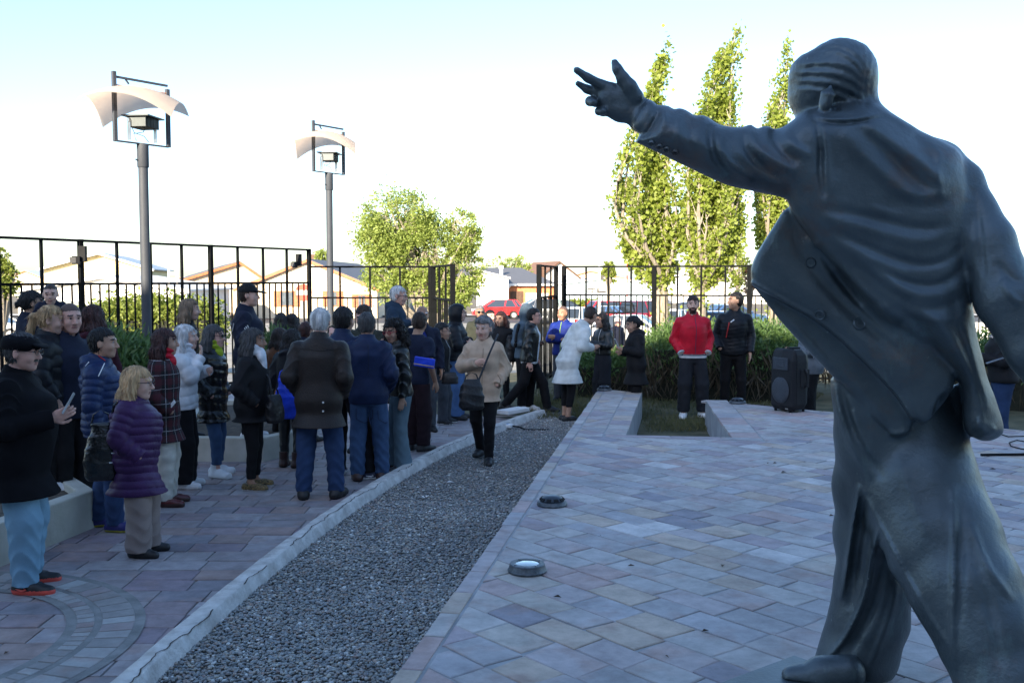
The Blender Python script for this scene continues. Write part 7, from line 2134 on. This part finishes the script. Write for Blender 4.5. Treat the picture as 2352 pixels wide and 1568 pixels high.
SF = Field(axis(.18, 2.36, TV), axis(3.02, 4.50, TV), axis(SZ+.03, 3.02, TV))
def panel(pts, depth, th, rr, k=.02, smooth=2, yfun=None):
    """closed outline filled to a rounded body: depth = centre, th = half thickness, rr = rounding"""
    P = smooth_poly(pts, smooth); R_ = rast_poly(P)
    dm = depth if yfun is None else depth
    cor = [pd(u, v, y) for u, v in P for y in (dm-th-.1, dm+th+.1)]
    lo = np.min(cor, 0); hi = np.max(cor, 0)
    def fn(X, Y, Z):
        u, v = proj(X, Y, Z)
        d2 = samp(R_, u, v)*(Y/FOC)
        yc = depth if yfun is None else depth + yfun(u, v)
        dy = np.abs(Y - yc) - th
        a = d2 + rr; b = dy + rr
        return np.sqrt(np.maximum(a, 0)**2 + np.maximum(b, 0)**2) + np.minimum(np.maximum(a, b), 0) - rr
    SF.add(fn, lo, hi, k)
def Q(u, v, y): return pd(u, v, y)
def cn(pts, k=.02, **kw):
    """chain of (u, v, depth, r_px)"""
    for a, b in zip(pts[:-1], pts[1:]):
        SF.cone(Q(*a[:3]), Q(*b[:3]), a[3]*a[2]/FOC, b[3]*b[2]/FOC, k, **kw)
# trousers: far (left) leg first
cn([(2010, 1010, 3.85, 88), (2000, 1120, 3.93, 80), (2002, 1230, 3.98, 80), (2006, 1340, 4.02, 82), (1996, 1420, 4.04, 84), (1972, 1500, 4.06, 84), (1948, 1548, 4.07, 80)], .05)
cn([(2092, 1010, 3.90, 120), (2106, 1120, 3.80, 132), (2160, 1235, 3.68, 128), (2216, 1350, 3.56, 120), (2268, 1455, 3.47, 112), (2316, 1580, 3.38, 108), (2345, 1690, 3.34, 100)], .05)
panel([(1905, 830), (1912, 940), (1934, 1045), (1960, 1110), (2030, 1180), (2120, 1230), (2200, 1200), (2232, 1110), (2216, 1000), (2200, 850)], 3.86, .16, .15, .05)
# coat: deep panel (lower band), middle panel with buttons, back
lean_y = lambda u, v: .10*np.clip((2000-u)/300, -.4, 1)
panel([(1800, 480), (1786, 508), (1764, 541), (1738, 585), (1724, 622), (1728, 655), (1752, 684), (1793, 735), (1832, 780), (1872, 822), (1915, 866), (1962, 912), (2000, 955), (2030, 986), (2060, 1001), (2092, 990), (2100, 950), (2080, 860), (2000, 700), (1900, 560)], 3.735, .055, .03, .006, yfun=lean_y)
panel([(1806, 470), (1784, 512), (1758, 552), (1733, 595), (1723, 625), (1733, 656), (1800, 690), (1885, 733), (1984, 821), (2061, 902), (2100, 965), (2125, 978), (2165, 930), (2204, 866), (2160, 780), (2010, 640), (1880, 500)], 3.665, .055, .03, .006, yfun=lambda u, v: .12*np.clip((2000-u)/300, -.3, 1)+.0)
panel([(1845, 262), (1880, 248), (1960, 236), (2016, 240), (2068, 277), (2123, 306), (2170, 326), (2205, 345), (2225, 400), (2240, 480), (2236, 600), (2230, 680), (2238, 740), (2250, 800), (2267, 867), (2289, 922), (2306, 978), (2303, 1000), (2268, 1014), (2236, 1006), (2216, 985), (2212, 920), (2204, 868), (2140, 815), (2064, 757), (2009, 712), (1950, 645), (1905, 590), (1862, 545), (1826, 500), (1808, 462), (1790, 400), (1792, 330), (1815, 285)],
      3.68, .185, .12, .02, yfun=lambda u, v: .03*np.clip((v-700)/300, 0, 1) + .10*np.clip((v-880)/110, 0, 1)*0)
# right rear hem corner flaring and the dark hollow beside it
panel([(2204, 866), (2216, 920), (2210, 985), (2190, 1002), (2168, 1000), (2130, 975), (2150, 940)], 3.80, .05, .02, .006)
SF.ell(Q(2176, 950, 3.56), (.036, .09, .075), .015, op='s')
# near (right) arm hanging out of frame
cn([(2150, 392, 3.72, 66), (2192, 430, 3.68, 62), (2262, 560, 3.58, 64), (2312, 690, 3.50, 66), (2372, 800, 3.44, 58), (2440, 930, 3.42, 44)], .025)
add_hand(SF, Q(2440, 930, 3.42), Q(2475, 1010, 3.42)-Q(2440, 930, 3.42), (-.5, -.8, 0), 1.35, curl=.5, thumb=1)
# stretched left arm: sleeve
arm = [(1461, 329), (1497, 344), (1548, 368), (1600, 393), (1651, 419), (1702, 434), (1753, 444), (1806, 456), (1860, 470), (1900, 430), (1905, 330), (1870, 262), (1859, 250), (1837, 262), (1801, 291), (1779, 299), (1766, 291), (1753, 291), (1740, 298), (1732, 292), (1724, 286), (1708, 291), (1692, 292), (1668, 289), (1646, 283), (1630, 272), (1617, 265), (1604, 266), (1594, 266), (1580, 256), (1566, 250), (1556, 250), (1548, 253), (1538, 245), (1528, 242), (1520, 242), (1513, 246), (1500, 262), (1485, 290), (1466, 318)]
panel(arm, 3.63, .125, .115, .012, smooth=1)
# shirt cuff, palm, fingers
cn([(1478, 272, 3.63, 34), (1505, 282, 3.63, 40)], .006, cut=.0)
panel([(1452, 285), (1457, 300), (1470, 307), (1500, 320), (1516, 262), (1508, 240), (1492, 229), (1482, 235), (1468, 248), (1456, 268)], 3.63, .075, .05, .004, smooth=1)
D0 = 3.63
cn([(1478, 258, D0, 27), (1455, 245, D0, 28), (1430, 232, D0, 33), (1408, 226, D0, 32)], .02, flat=((0, 1, 0), .62))
cn([(1450, 262, D0, 20), (1425, 257, D0, 20), (1402, 252, D0, 15)], .02)
cn([(1402, 205, D0, 17), (1383, 196, D0, 12.5), (1350, 179, D0-.01, 10.5), (1325, 161.5, D0-.02, 8.0)], .008)
cn([(1400, 220, D0+.01, 16), (1372, 212, D0+.02, 12), (1348, 205, D0+.03, 10.5), (1328, 192.5, D0+.03, 7.6)], .006)
cn([(1400, 236, D0+.01, 14), (1368, 233, D0+.03, 12), (1355, 233, D0+.0, 11), (1364, 236, D0-.035, 9)], .005)
cn([(1408, 252, D0+.01, 13), (1385, 256, D0+.02, 10.5), (1375, 256, D0-.005, 9), (1386, 256, D0-.03, 8)], .005)
cn([(1458, 222, D0-.02, 20), (1446, 200, D0-.03, 16), (1430, 180, D0-.03, 13), (1418, 160, D0-.03, 10.5), (1412, 144, D0-.02, 8)], .015)
# head
hd = 3.70
SF.ell(Q(1928, 174, hd), (.131, .150, .131), .02)
SF.ell(Q(1902, 203, hd+.04), (.125, .125, .112), .03)
SF.ell(Q(1853, 225, hd+.08), (.055, .09, .095), .04)
SF.ell(Q(1830, 208, hd+.10), (.024, .05, .06), .03)
SF.cone(Q(1955, 205, hd), Q(1960, 272, hd-.01), .088, .100, .03)
SF.ell(Q(1835, 178, hd+.06), (.022, .06, .04), .02)
SF.ell(Q(1850, 158, hd+.03), (.042, .08, .05), .04)
# ear with its hollow, tie of the neck behind it
SF.ell(Q(1899, 228, hd-.135), (.023, .036, .050), .008, rot=rotm(0, .25, 0))
SF.ell(Q(1893, 222, hd-.172), (.008, .016, .024), .006, op='s')
SF.ell(Q(1921, 238, hd-.135), (.014, .022, .032), .012, op='s')
# collar roll and shoulder seam
# --- relief: folds, painted as ridges (+) and grooves (-)
HM = np.zeros((1240, 860), np.float32)      # 1 cell = 2 picture units
def stroke(pts, w, h, taper=True):
    P = np.array(pts, float)
    for _ in range(2):
        A = P[:-1]*.75 + P[1:]*.25; B = P[:-1]*.25 + P[1:]*.75
        P = np.concatenate([P[:1], np.stack([A, B], 1).reshape(-1, 2), P[-1:]])
    L_ = np.concatenate([[0], np.cumsum(np.linalg.norm(np.diff(P, axis=0), axis=1))]); T = L_[-1]
    u0, v0 = np.maximum((P.min(0) - 3*w)/2, 0).astype(int); u1, v1 = ((P.max(0) + 3*w)/2).astype(int) + 2
    u1 = min(u1, HM.shape[0]); v1 = min(v1, HM.shape[1])
    U, V_ = np.meshgrid(np.arange(u0, u1)*2.0, np.arange(v0, v1)*2.0, indexing='ij')
    best = np.full(U.shape, 1e9); tt = np.zeros(U.shape)
    for i in range(len(P)-1):
        a, e = P[i], P[i+1]-P[i]
        t = np.clip(((U-a[0])*e[0] + (V_-a[1])*e[1])/(e@e+1e-9), 0, 1)
        d = (U-a[0]-t*e[0])**2 + (V_-a[1]-t*e[1])**2
        m = d < best; best = np.where(m, d, best); tt = np.where(m, (L_[i] + t*(L_[i+1]-L_[i]))/T, tt)
    prof = np.sin(math.pi*np.clip(tt, .0, 1))**.6 if taper else 1.0
    HM[u0:u1, v0:v1] += (h*1.25*prof*np.exp(-best/(w*w))).astype(np.float32)
st = stroke
# back: long swept folds
st([(1965, 290), (2031, 345), (2086, 400), (2145, 445)], 13, -.012); st([(1990, 285), (2060, 330), (2130, 385), (2180, 430)], 15, .012)
st([(1935, 300), (1985, 360), (2050, 420), (2120, 470)], 16, .010); st([(2090, 310), (2130, 345), (2160, 395)], 12, -.008)
st([(2160, 345), (2150, 400), (2165, 460)], 9, .007)
for P_, w_, h_ in (
    ([(1885, 478), (1950, 488), (2040, 512), (2120, 528), (2180, 515)], 10, -.014), ([(1880, 500), (1960, 515), (2050, 545), (2130, 558), (2200, 530)], 12, .012),
    ([(1905, 528), (1975, 560), (2045, 592), (2120, 612), (2185, 596), (2222, 548)], 9, -.015), ([(1900, 545), (1965, 582), (2040, 618), (2110, 638)], 12, .010),
    ([(2000, 600), (2060, 640), (2130, 660), (2190, 640), (2226, 590)], 8, -.013), ([(2010, 622), (2075, 668), (2140, 686), (2200, 664), (2228, 625)], 10, .013),
    ([(1925, 575), (1985, 625), (2050, 675), (2105, 705)], 9, -.011), ([(2070, 690), (2125, 712), (2180, 706), (2222, 672)], 8, -.010),
    ([(2088, 712), (2140, 738), (2195, 736), (2228, 706)], 9, .009), ([(2050, 455), (2110, 475), (2165, 470), (2205, 440)], 12, -.008),
    ([(2070, 440), (2130, 452), (2180, 440)], 11, .008), ([(1895, 470), (1915, 430), (1925, 390)], 9, .008), ([(2222, 470), (2216, 540), (2222, 620)], 7, .010),
    ([(1850, 545), (1885, 575), (1912, 608)], 8, .012), ([(1990, 470), (2030, 486), (2080, 496)], 7, .006)):
    st(P_, w_*1.15, h_*.62)
st([(2060, 700), (2110, 740), (2150, 800), (2185, 850)], 14, -.010); st([(2090, 690), (2150, 735), (2200, 800), (2250, 900)], 16, .011)
st([(2180, 700), (2215, 800), (2262, 930)], 10, -.007); st([(2216, 740), (2240, 840), (2280, 960)], 9, .008)
st([(2240, 960), (2265, 1000), (2290, 985)], 10, .012); st([(2160, 640), (2190, 690), (2205, 740)], 10, -.006)
st([(1915, 620), (1950, 662), (1985, 700)], 12, -.018); st([(1935, 612), (1990, 672), (2040, 712)], 9, .012)
st([(2012, 706), (2040, 716), (2068, 740)], 15, .012)
# middle panel
st([(1760, 560), (1800, 620), (1880, 690), (1980, 790), (2070, 890)], 24, .010); st([(1815, 520), (1850, 600), (1930, 690), (2030, 780), (2110, 850)], 13, -.010)
st([(1880, 560), (1920, 640), (1990, 716), (2060, 776)], 8, -.012)
st([(1728, 650), (1800, 690), (1885, 735), (1984, 822), (2061, 903), (2096, 960)], 5, .010, False)
# lower band
st([(1760, 690), (1850, 775), (1950, 870), (2040, 965)], 10, .008); st([(1840, 750), (1930, 850), (2010, 950)], 9, -.008)
st([(2036, 992), (2066, 1000), (2092, 984)], 8, .012)
# sleeve of the stretched arm
st([(1633, 285), (1630, 330), (1648, 378), (1690, 410)], 9, -.014); st([(1650, 290), (1652, 340), (1680, 385), (1730, 412)], 11, .013)
st([(1707, 305), (1712, 345), (1753, 388), (1800, 412)], 9, -.013); st([(1726, 296), (1735, 335), (1775, 370), (1830, 395)], 10, .012)
st([(1772, 300), (1790, 345), (1835, 375)], 9, -.010); st([(1800, 298), (1820, 335), (1862, 360)], 11, .011)
st([(1590, 272), (1582, 315), (1600, 362)], 9, -.007); st([(1560, 262), (1556, 300), (1566, 345)], 8, .006)
st([(1530, 250), (1522, 290), (1505, 335)], 7, .005); st([(1870, 262), (1886, 330), (1882, 400), (1896, 462)], 7, -.012); st([(1890, 280), (1902, 360), (1900, 440)], 9, .008)
st([(1512, 248), (1486, 292), (1463, 326)], 4, .006, False)
# near sleeve
st([(2236, 430), (2250, 520), (2262, 640)], 8, -.008); st([(2300, 640), (2320, 680), (2345, 700)], 9, .010); st([(2290, 600), (2320, 640), (2352, 655)], 9, -.008)
# trousers
st([(1974, 1110), (1955, 1228), (1943, 1319), (1931, 1376)], 6, .022); st([(1990, 1130), (1975, 1228), (1962, 1330), (1950, 1400)], 9, -.014)
st([(2018, 1205), (2000, 1285), (1988, 1365), (1955, 1441), (1925, 1486), (1884, 1526)], 7, .024); st([(2036, 1240), (2022, 1320), (2008, 1390), (1980, 1450), (1945, 1510)], 11, -.014)
st([(2060, 1330), (2050, 1400), (2020, 1480), (1990, 1550)], 10, .010); st([(1900, 1536), (1940, 1550), (1985, 1545)], 7, .014); st([(1905, 1518), (1935, 1528), (1970, 1522)], 7, -.010)
st([(1915, 880), (1930, 960), (1962, 1040), (2004, 1100)], 8, .012); st([(1928, 870), (1948, 950), (1984, 1030), (2030, 1100)], 9, -.012)
st([(1955, 940), (1975, 1000), (2010, 1060)], 8, .010)
st([(2188, 1110), (2190, 1213), (2190, 1365), (2186, 1471), (2196, 1540)], 7, .012); st([(2210, 1150), (2208, 1300), (2204, 1440)], 10, -.008)
st([(1975, 1115), (2030, 1225), (2096, 1350), (2140, 1425), (2182, 1490)], 6, .010); st([(2230, 1200), (2262, 1290), (2290, 1330), (2330, 1380)], 9, .010)
st([(2240, 1290), (2280, 1420), (2300, 1530)], 12, -.008); st([(2062, 1040), (2090, 1130), (2130, 1230)], 14, .006)
# swept hair
for k in range(7):
    sg = 1 if k % 2 == 0 else -1
    st([(1824, 150+9*k), (1856, 146+10*k), (1905, 142+12*k), (1952, 152+13*k), (1984, 184+11*k)], 4.4, .0044*sg)
for k in range(4):
    st([(1846+9*k, 132-1*k), (1880+6*k, 108+5*k), (1930, 102+8*k), (1974-3*k, 126+8*k), (1998-4*k, 168+6*k)], 5.0, .0030*(1 if k % 2 == 0 else -1))
for k in range(4): st([(1925+17*k, 205), (1930+16*k, 228), (1938+14*k, 246)], 4.5, .004)
# collar edge
st([(1866, 276), (1918, 285), (1975, 281), (2034, 268)], 4.5, -.009); st([(1866, 268), (1918, 276), (1975, 272), (2030, 260)], 6, .006)
st([(1990, 236), (2020, 246), (2060, 274), (2105, 300)], 9, .006)
HR = (HM, 0.0, 0.0, 2.0)
# only the near face carries the relief, blended by slab to keep memory low
for i0 in range(0, len(SF.x), 40):
    i1 = min(len(SF.x), i0+40)
    D = SF.D[i0:i1]
    m = np.abs(D) < .05
    ii, jj, kk = np.nonzero(m)
    X, Y, Z = SF.x[i0+ii], SF.y[jj], SF.z[kk]
    u, v = proj(X, Y, Z)
    h = samp(HR, u, v) + .0022*wob(X, Y, Z, 21, 1.3)
    h = h + np.where((v < 235) & (u > 1800) & (u < 2015), .0013*np.sin(X*150 + 9*np.sin(Z*17))*np.sin(Z*95 + X*60 + 3*np.sin(X*31)), 0)
    D[m] -= h.astype(np.float32)
SF.build('figure', M_BRONZE, statue, None, lambda V: V - SO.astype(np.float32))
def disc_button(u, v, y, r_, nrm=(0, -1, 0)):
    p = Q(u, v, y) - SO
    n = Vector(nrm).normalized(); x = n.orthogonal().normalized(); yv = n.cross(x)
    m = MB(); k = 18
    for rr, h in ((r_, -.02), (r_, .004), (r_*.86, .008), (r_*.72, .004), (.004, .004)):
        m.v += [tuple(Vector(p) + x*rr*math.cos(2*math.pi*i/k) + yv*rr*math.sin(2*math.pi*i/k) + n*h) for i in range(k)]
    for q in range(4):
        for i in range(k): m.f.append((q*k+i, q*k+(i+1) % k, (q+1)*k+(i+1) % k, (q+1)*k+i)); m.m.append(0)
    m.build('button', M_BRONZE, statue, smooth=True)
from mathutils.bvhtree import BVHTree
_fm = [c for c in statue.children if c.name.startswith('figure')][0].data
bv = BVHTree.FromPolygons([v.co for v in _fm.vertices], [p.vertices for p in _fm.polygons])
for u, v, r_ in ((1862, 603, .020), (1885, 722, .020), (1973, 744, .024), (1498, 328, .0125), (1515, 335.5, .0125), (1532, 342, .0125), (1552, 349, .0125)):
    hit = bv.ray_cast(Vector(EYE - SO), Vector(pdir(u, v)).normalized())
    if hit[0] is not None:
        w = np.array(hit[0]) + SO; 
        disc_button(u, v, w[1], r_, hit[1] if hit[1].y < 0 else -hit[1])
# shoes
def shoe_st(name, a, b):
    a = np.array(a); b = np.array(b); f_ = Field(axis(min(a[0], b[0])-.2, max(a[0], b[0])+.2, .009), axis(min(a[1], b[1])-.2, max(a[1], b[1])+.2, .009), axis(SZ+.045, SZ+.26, .009))
    d = b-a
    f_.cone(a + [0, 0, .05], a + d*.45 + [0, 0, .05], .062, .066, .02); f_.cone(a + d*.45 + [0, 0, .045], b + [0, 0, .04], .068, .045, .02)
    f_.cone(a + [0, 0, .08], a + d*.5 + [0, 0, .075], .058, .048, .03)
    f_.D = np.maximum(f_.D, (SZ+.052 - f_.z)[None, None, :])
    f_.build(name, M_BRONZE, statue, None, lambda V: V - SO.astype(np.float32))
pf_ = Q(1925, 1560, 3.96)
shoe_st('shoe', (pf_[0]+.02, 3.90, SZ+.02), (pf_[0]-.19, 3.94, SZ+.012))
ph = Q(2345, 1700, 3.34); shoe_st('shoe', (ph[0]+.02, 3.28, SZ+.05), (ph[0]-.18, 3.50, SZ+.05))
# bronze plate under the feet
C_ = gp(1823.5, 1503, SZ+.05)[:2]; L_ = gp(1665, 1562, SZ+.05)[:2]
a_ = (L_-C_)/np.linalg.norm(L_-C_); b_ = np.array([-a_[1], a_[0]]); b_ = b_ if b_[1] < 0 else -b_
Pp_ = [tuple(C_), tuple(C_+a_*.95), tuple(C_+a_*.95+b_*1.65), tuple(C_+b_*1.65)]
if area(Pp_) < 0: Pp_ = Pp_[::-1]
m = MB(); m.prism(Pp_, SZ+.003, SZ+.05, (Vector(-SO), Vector((1, 0, 0)), Vector((0, 1, 0)), Vector((0, 0, 1)))); m.build('base_plate', mat('plate_metal', (.10, .125, .14), .42, metal=.4, var=.2, scale=5, bump=.1), statue, bevel=.004)
# ================================================================== things held and carried, marks on clothes
def child_of(info, nm):
    for c in info['root'].children:
        if c.name.split('.')[0] == nm: return c
def caster(info, nms):
    r = []
    for nm in nms:
        c = child_of(info, nm)
        if c: r.append(BVHTree.FromPolygons([v.co for v in c.data.vertices], [p.vertices for p in c.data.polygons]))
    g, f = info['root'].location, info['root'].rotation_euler.z
    Mi = Matrix.Rotation(-f, 3, 'Z')
    def cast(u, v):
        o = Mi @ (Vector(EYE) - Vector(g)); d = Mi @ Vector(pdir(u, v)).normalized(); best = None
        for b in r:
            h = b.ray_cast(o, d)
            if h[0] is not None and (best is None or h[3] < best[1]): best = (h[0] - d*.004, h[3])
        return None if best is None else best[0]
    return cast
def mark_line(info, nms, pts, wpx, m, name='mark', n=8):
    """thin raised strip laid on the cloth"""
    cast = caster(info, nms); P = []
    for a, b in zip(pts[:-1], pts[1:]):
        for i in range(n): P.append((a[0]+(b[0]-a[0])*i/n, a[1]+(b[1]-a[1])*i/n))
    P.append(pts[-1]); Qs = [cast(*p) for p in P]; Qs = [q for q in Qs if q is not None]
    if len(Qs) < 3: return
    y = info['root'].location.y
    mb = MB(); mb.tube(Qs, wpx*.5*y/FOC, 5); mb.build(name, m, info['root'])
def mark_poly(info, nms, poly, m, name='mark'):
    cast = caster(info, nms); Qs = [cast(*p) for p in poly]
    if any(q is None for q in Qs): return
    n = len(Qs); d = Vector((0, 0, 0)); f = info['root'].rotation_euler.z
    d = Matrix.Rotation(-f, 3, 'Z') @ Vector((0, .004, 0))
    mb = MB(); mb.add(Qs + [q + d for q in Qs], [tuple(range(n)), tuple(reversed(range(n, 2*n)))] + [(i, (i+1) % n, n+(i+1) % n, n+i) for i in range(n)]); mb.build(name, m, info['root'])
M_WMARK = mat('mark_white', (.70, .71, .72), .6, var=.02); M_REDM = mat('mark_red', (.45, .02, .02), .5); M_BLUEM = mat('mark_blue', (.03, .06, .22), .6)
# three stripes and the small triangular mark on the black sweatshirt
for k in range(3): mark_line(A13, ['jacket'], [(525+6*k, 742), (522+6*k, 760)], 2.6, M_WMARK, 'sleeve_stripe')
for k in range(3): mark_line(A13, ['jacket'], [(561+3.5*k, 753-3.0*k), (566+4*k, 758)], 2.2, M_WMARK, 'chest_stripe')
# white piping and red hood lining on the blue quilted jacket
mark_line(A6, ['jacket'], [(240, 834), (226, 864)], 2.4, M_WMARK, 'piping'); mark_line(A6, ['jacket'], [(204, 831), (196, 841)], 2.0, M_WMARK, 'piping')
mark_line(A6, ['jacket'], [(218, 802), (228, 818), (242, 828)], 2.6, M_REDM, 'hood_lining')
# red chest zip and small white logo on the quilted jacket
mark_line(A37, ['jacket'], [(1675, 740), (1668, 775)], 2.6, M_REDM, 'chest_zip'); mark_line(A37, ['jacket'], [(1678, 740), (1686, 734)], 3.2, M_WMARK, 'chest_logo')
# emblem on the neckerchief
for a in ((566, 730, 576, 738), (576, 730, 566, 738), (566, 733, 577, 734), (571, 728, 571, 741)): mark_line(A12, ['neckerchief'], [a[:2], a[2:]], 1.6, M_BLUEM, 'emblem_stitch', 3)
mark_line(A29, ['jacket'], [(1183, 800), (1186, 770), (1192, 745)], 7, M_BLK, 'backpack_strap')
mark_line(A38, ['jacket'], [(1880, 770), (1873, 800), (1868, 822)], 2.0, M_WMARK, 'piping')
mark_poly(A15, ['jacket'], [(740, 942), (744, 942), (744, 946), (740, 946)], M_WMARK, 'snap'); mark_poly(A15, ['jacket'], [(740, 922), (744, 922), (744, 926), (740, 926)], M_WMARK, 'snap')
for (u0, u1) in ((690, 722), (735, 772)): pass
# jeans pockets
M_SEAM = mat('seam_dark', (.012, .02, .045), .8)
for pk in ([(818, 938), (818, 962), (838, 972), (856, 960), (856, 940)], [(868, 942), (869, 962), (886, 972), (900, 958), (900, 940)]):
    mark_line(A18, ['trousers'], pk, 1.3, M_SEAM, 'pocket_seam', 4)
mark_line(A18, ['jacket'], [(845, 790), (847, 830), (845, 860)], 1.2, mat('seam_navy', (.004, .008, .02), .8), 'back_pleat')
mark_line(A15, ['jacket'], [(690, 800), (735, 806), (785, 800)], 1.0, mat('seam_brown', (.008, .006, .005), .8), 'yoke_seam')
mark_line(A28, ['jacket'], [(1110, 800), (1108, 850), (1106, 905)], 1.6, mat('seam_beige', (.22, .16, .11), .8), 'front_seam')
mark_line(A28, ['jacket'], [(1143, 860), (1150, 872), (1146, 892)], 1.8, MATS['seam_beige'], 'pocket_seam')

def bag(name, label, c, size, rz, m, soft=.04, handle=True, strap=None, group=None, cat='bag', taper=.75):
    """c = centre in the world; size = width, depth, height"""
    r = empty(name, (c[0], c[1], c[2]), rz); tag(r, label, cat, group)
    w, d, h = size; v = .008
    F = Field(axis(-w*.7, w*.7, v), axis(-d*.9, d*.9, v), axis(-h*.62, h*.62, v))
    sd = random.uniform(0, 9)
    F.loft([(-h*.5, 0, 0, w*.40, d*.34), (-h*.42, 0, 0, w*.5, d*.46), (0, 0, 0, w*.5, d*.5), (h*.3, 0, 0, w*.5*(taper+.1), d*.36), (h*.5, 0, 0, w*.5*taper, d*.16)], k=.01, n=2.8, disp=lambda X, Y_, Z_: .005*wob(X, Y_, Z_, 22, sd) + folds(X, Y_, Z_, .003, 34, sd))
    F.build('bag_body', m, r)
    if handle:
        mb = MB(); mb.tube([(-w*.28, 0, h*.44), (-w*.20, 0, h*.64), (0, 0, h*.72), (w*.20, 0, h*.64), (w*.28, 0, h*.44)], .008, 6); mb.build('handle', m, r, smooth=True)
    if strap:
        mb = MB(); c_, s_ = math.cos(-rz), math.sin(-rz)
        L_ = [((p[0]-c[0])*c_ - (p[1]-c[1])*s_, (p[0]-c[0])*s_ + (p[1]-c[1])*c_, p[2]-c[2]) for p in strap]
        mb.tube(L_, .011, 6); mb.build('strap', m, r, smooth=True)
    return r
def slab_thing(name, label, cat, c, size, rot, m, m2=None, group=None):
    r = empty(name, tuple(c)); r.rotation_euler = rot; tag(r, label, cat, group)
    mb = MB(); mb.box((0, 0, 0), size); mb.build('case', m, r, bevel=min(size)*.3)
    if m2: mb = MB(); mb.box((0, 0, size[2]/2+.0008), (size[0]*.92, size[1]*.92, .001)); mb.build('screen', m2, r)
    return r
M_SCREEN = mat('phone_screen', (.22, .22, .20), .1, var=.3, scale=30)
def hand_pos(info, i, fwd=.10, up=.02):
    sgn, sh, el, wr, hd, hn, a = info['AR'][i]; d = np.array(hd)/np.linalg.norm(hd); return info['W'](wr + d*fwd + np.array([0, 0, up]))
p = hand_pos(A1, 1, .11, .05); slab_thing('mobile_phone', 'phone held up by the man in the flat cap', 'phone', p, (.072, .15, .009), (R(62), R(-12), R(-70)), mat('phone_case', (.35, .38, .40), .4), M_SCREEN)
p = hand_pos(A35, 0, .10, .05); slab_thing('mobile_phone', 'phone held up by the woman in the long black coat', 'phone', p, (.072, .15, .009), (R(65), R(0), R(100)), MATS['phone_case'], M_SCREEN)
p = pd(391, 934, 8.75); slab_thing('white_paper', 'folded white paper in the hand of the woman in plaid coat', 'paper', p, (.05, .13, .01), (R(55), R(20), R(-60)), M_PAPER)
p = pd(2285, 828, 11.3); slab_thing('grey_tablet', 'grey tablet held by the person in black jacket behind the statue', 'tablet', p, (.22, .03, .012), (R(10), R(-16), R(10)), mat('tablet_grey', (.14, .16, .18), .4))
C_BAGBLK = mat('bag_black_leather', (.008, .009, .010), .22, var=.3, scale=14, bump=.5, bscale=35, coat=.3)
C_BAGMATT = mat('bag_black_matt', (.010, .010, .012), .5, var=.3, scale=14, bump=.4, bscale=35)
C_BAGBLUE = mat('bag_bright_blue', (.010, .055, .62), .45, var=.25, scale=9, bump=.4, bscale=24)
bag('leather_backpack', 'shiny black leather backpack with silver rings on the short blonde woman', pd(234, 1036, 7.18), (.25, .15, .42), R(15), C_BAGBLK, strap=[pd(252, 985, 7.2), pd(262, 930, 7.15), pd(285, 905, 7.2)], taper=.55)
mb = MB()
for u, v in ((262, 1026), (260, 1040), (255, 1062)): q = pd(u, v, 7.06); mb.lathe([(.012, -.004), (.014, 0), (.012, .004)], q, 10)
tag(mb.build('bag_rings', M_ZIP), 'silver rings hanging on the black leather backpack', 'ring', kind='stuff')
bag('shoulder_bag', 'black shoulder bag at the hip of the woman with white neckerchief', pd(631, 938, 9.5), (.20, .13, .27), R(60), C_BAGMATT, strap=[pd(624, 905, 9.5), pd(618, 870, 9.55), pd(606, 850, 9.6)])
bag('blue_shopping_bag', 'bright blue shopping bag hanging beside the white-haired man', pd(656, 914, 10.3), (.25, .12, .43), R(10), C_BAGBLUE, taper=.5)
bag('crossbody_bag', 'black leather bucket bag on the elderly woman in beige', pd(1083, 906, 10.30), (.27, .14, .32), R(20), C_BAGMATT,
    strap=[pd(1100, 872, 10.33), pd(1112, 842, 10.38), pd(1124, 812, 10.42), pd(1136, 785, 10.50), pd(1143, 768, 10.62)], taper=.7)
bag('small_shoulder_bag', 'small black bag with chain hanging from the woman with black ponytail', pd(1033, 868, 13.35), (.24, .09, .16), R(0), C_BAGMATT, handle=False)
bag('backpack', 'dark backpack on the man in grey-blue hoodie', pd(1176, 800, 15.6), (.22, .18, .42), R(40), C_BAGMATT, handle=False)
r = slab_thing('blue_folder', 'bright blue folder with yellow edge under the arm of the man in navy T-shirt', 'folder', pd(975, 832, 11.35), (.24, .03, .11), (0, R(8), R(-10)), C_BAGBLUE)
mb = MB(); mb.box((0, -.018, -.03), (.24, .004, .008)); mb.build('yellow_edge', mat('yellow_edge', (.6, .42, .03), .5), r)
# white lamp frame far behind the left railing
r = empty('distant_lamp_post', tuple(pd(399, 690, 58))); r.location.z = -1.1; tag(r, 'white H-shaped lamp frame in front of the grey house roof', 'lamp post')
zt = float(pd(399, 607, 58)[2]) + 1.1
for s in (-1, 1):
    mb = MB(); mb.box((s*.24, 0, zt/2+.6), (.11, .09, zt-1.2)); mb.build('post', M_TRIMW, r)
mb = MB(); mb.box((0, 0, zt-.55), (.4, .08, .12)); mb.build('cross_bar', M_TRIMW, r)
# stroke of fur at the collar behind the statue
Ff = Field(axis(-.16, .16, .01), axis(-.16, .16, .01), axis(-.08, .08, .01)); Ff.ell((0, 0, 0), (.12, .12, .035), .02, disp=lambda x, y, z: .012*np.sin(x*110)*np.sin(y*95+z*80))
_h = A39['hc']; Ff.build('fur_collar', mat('fur_pale', (.45, .38, .34), .95, var=.3, scale=40), A39['root'], None, lambda V: V + np.array([_h[0]-.05, _h[1], _h[2]-.165], np.float32))
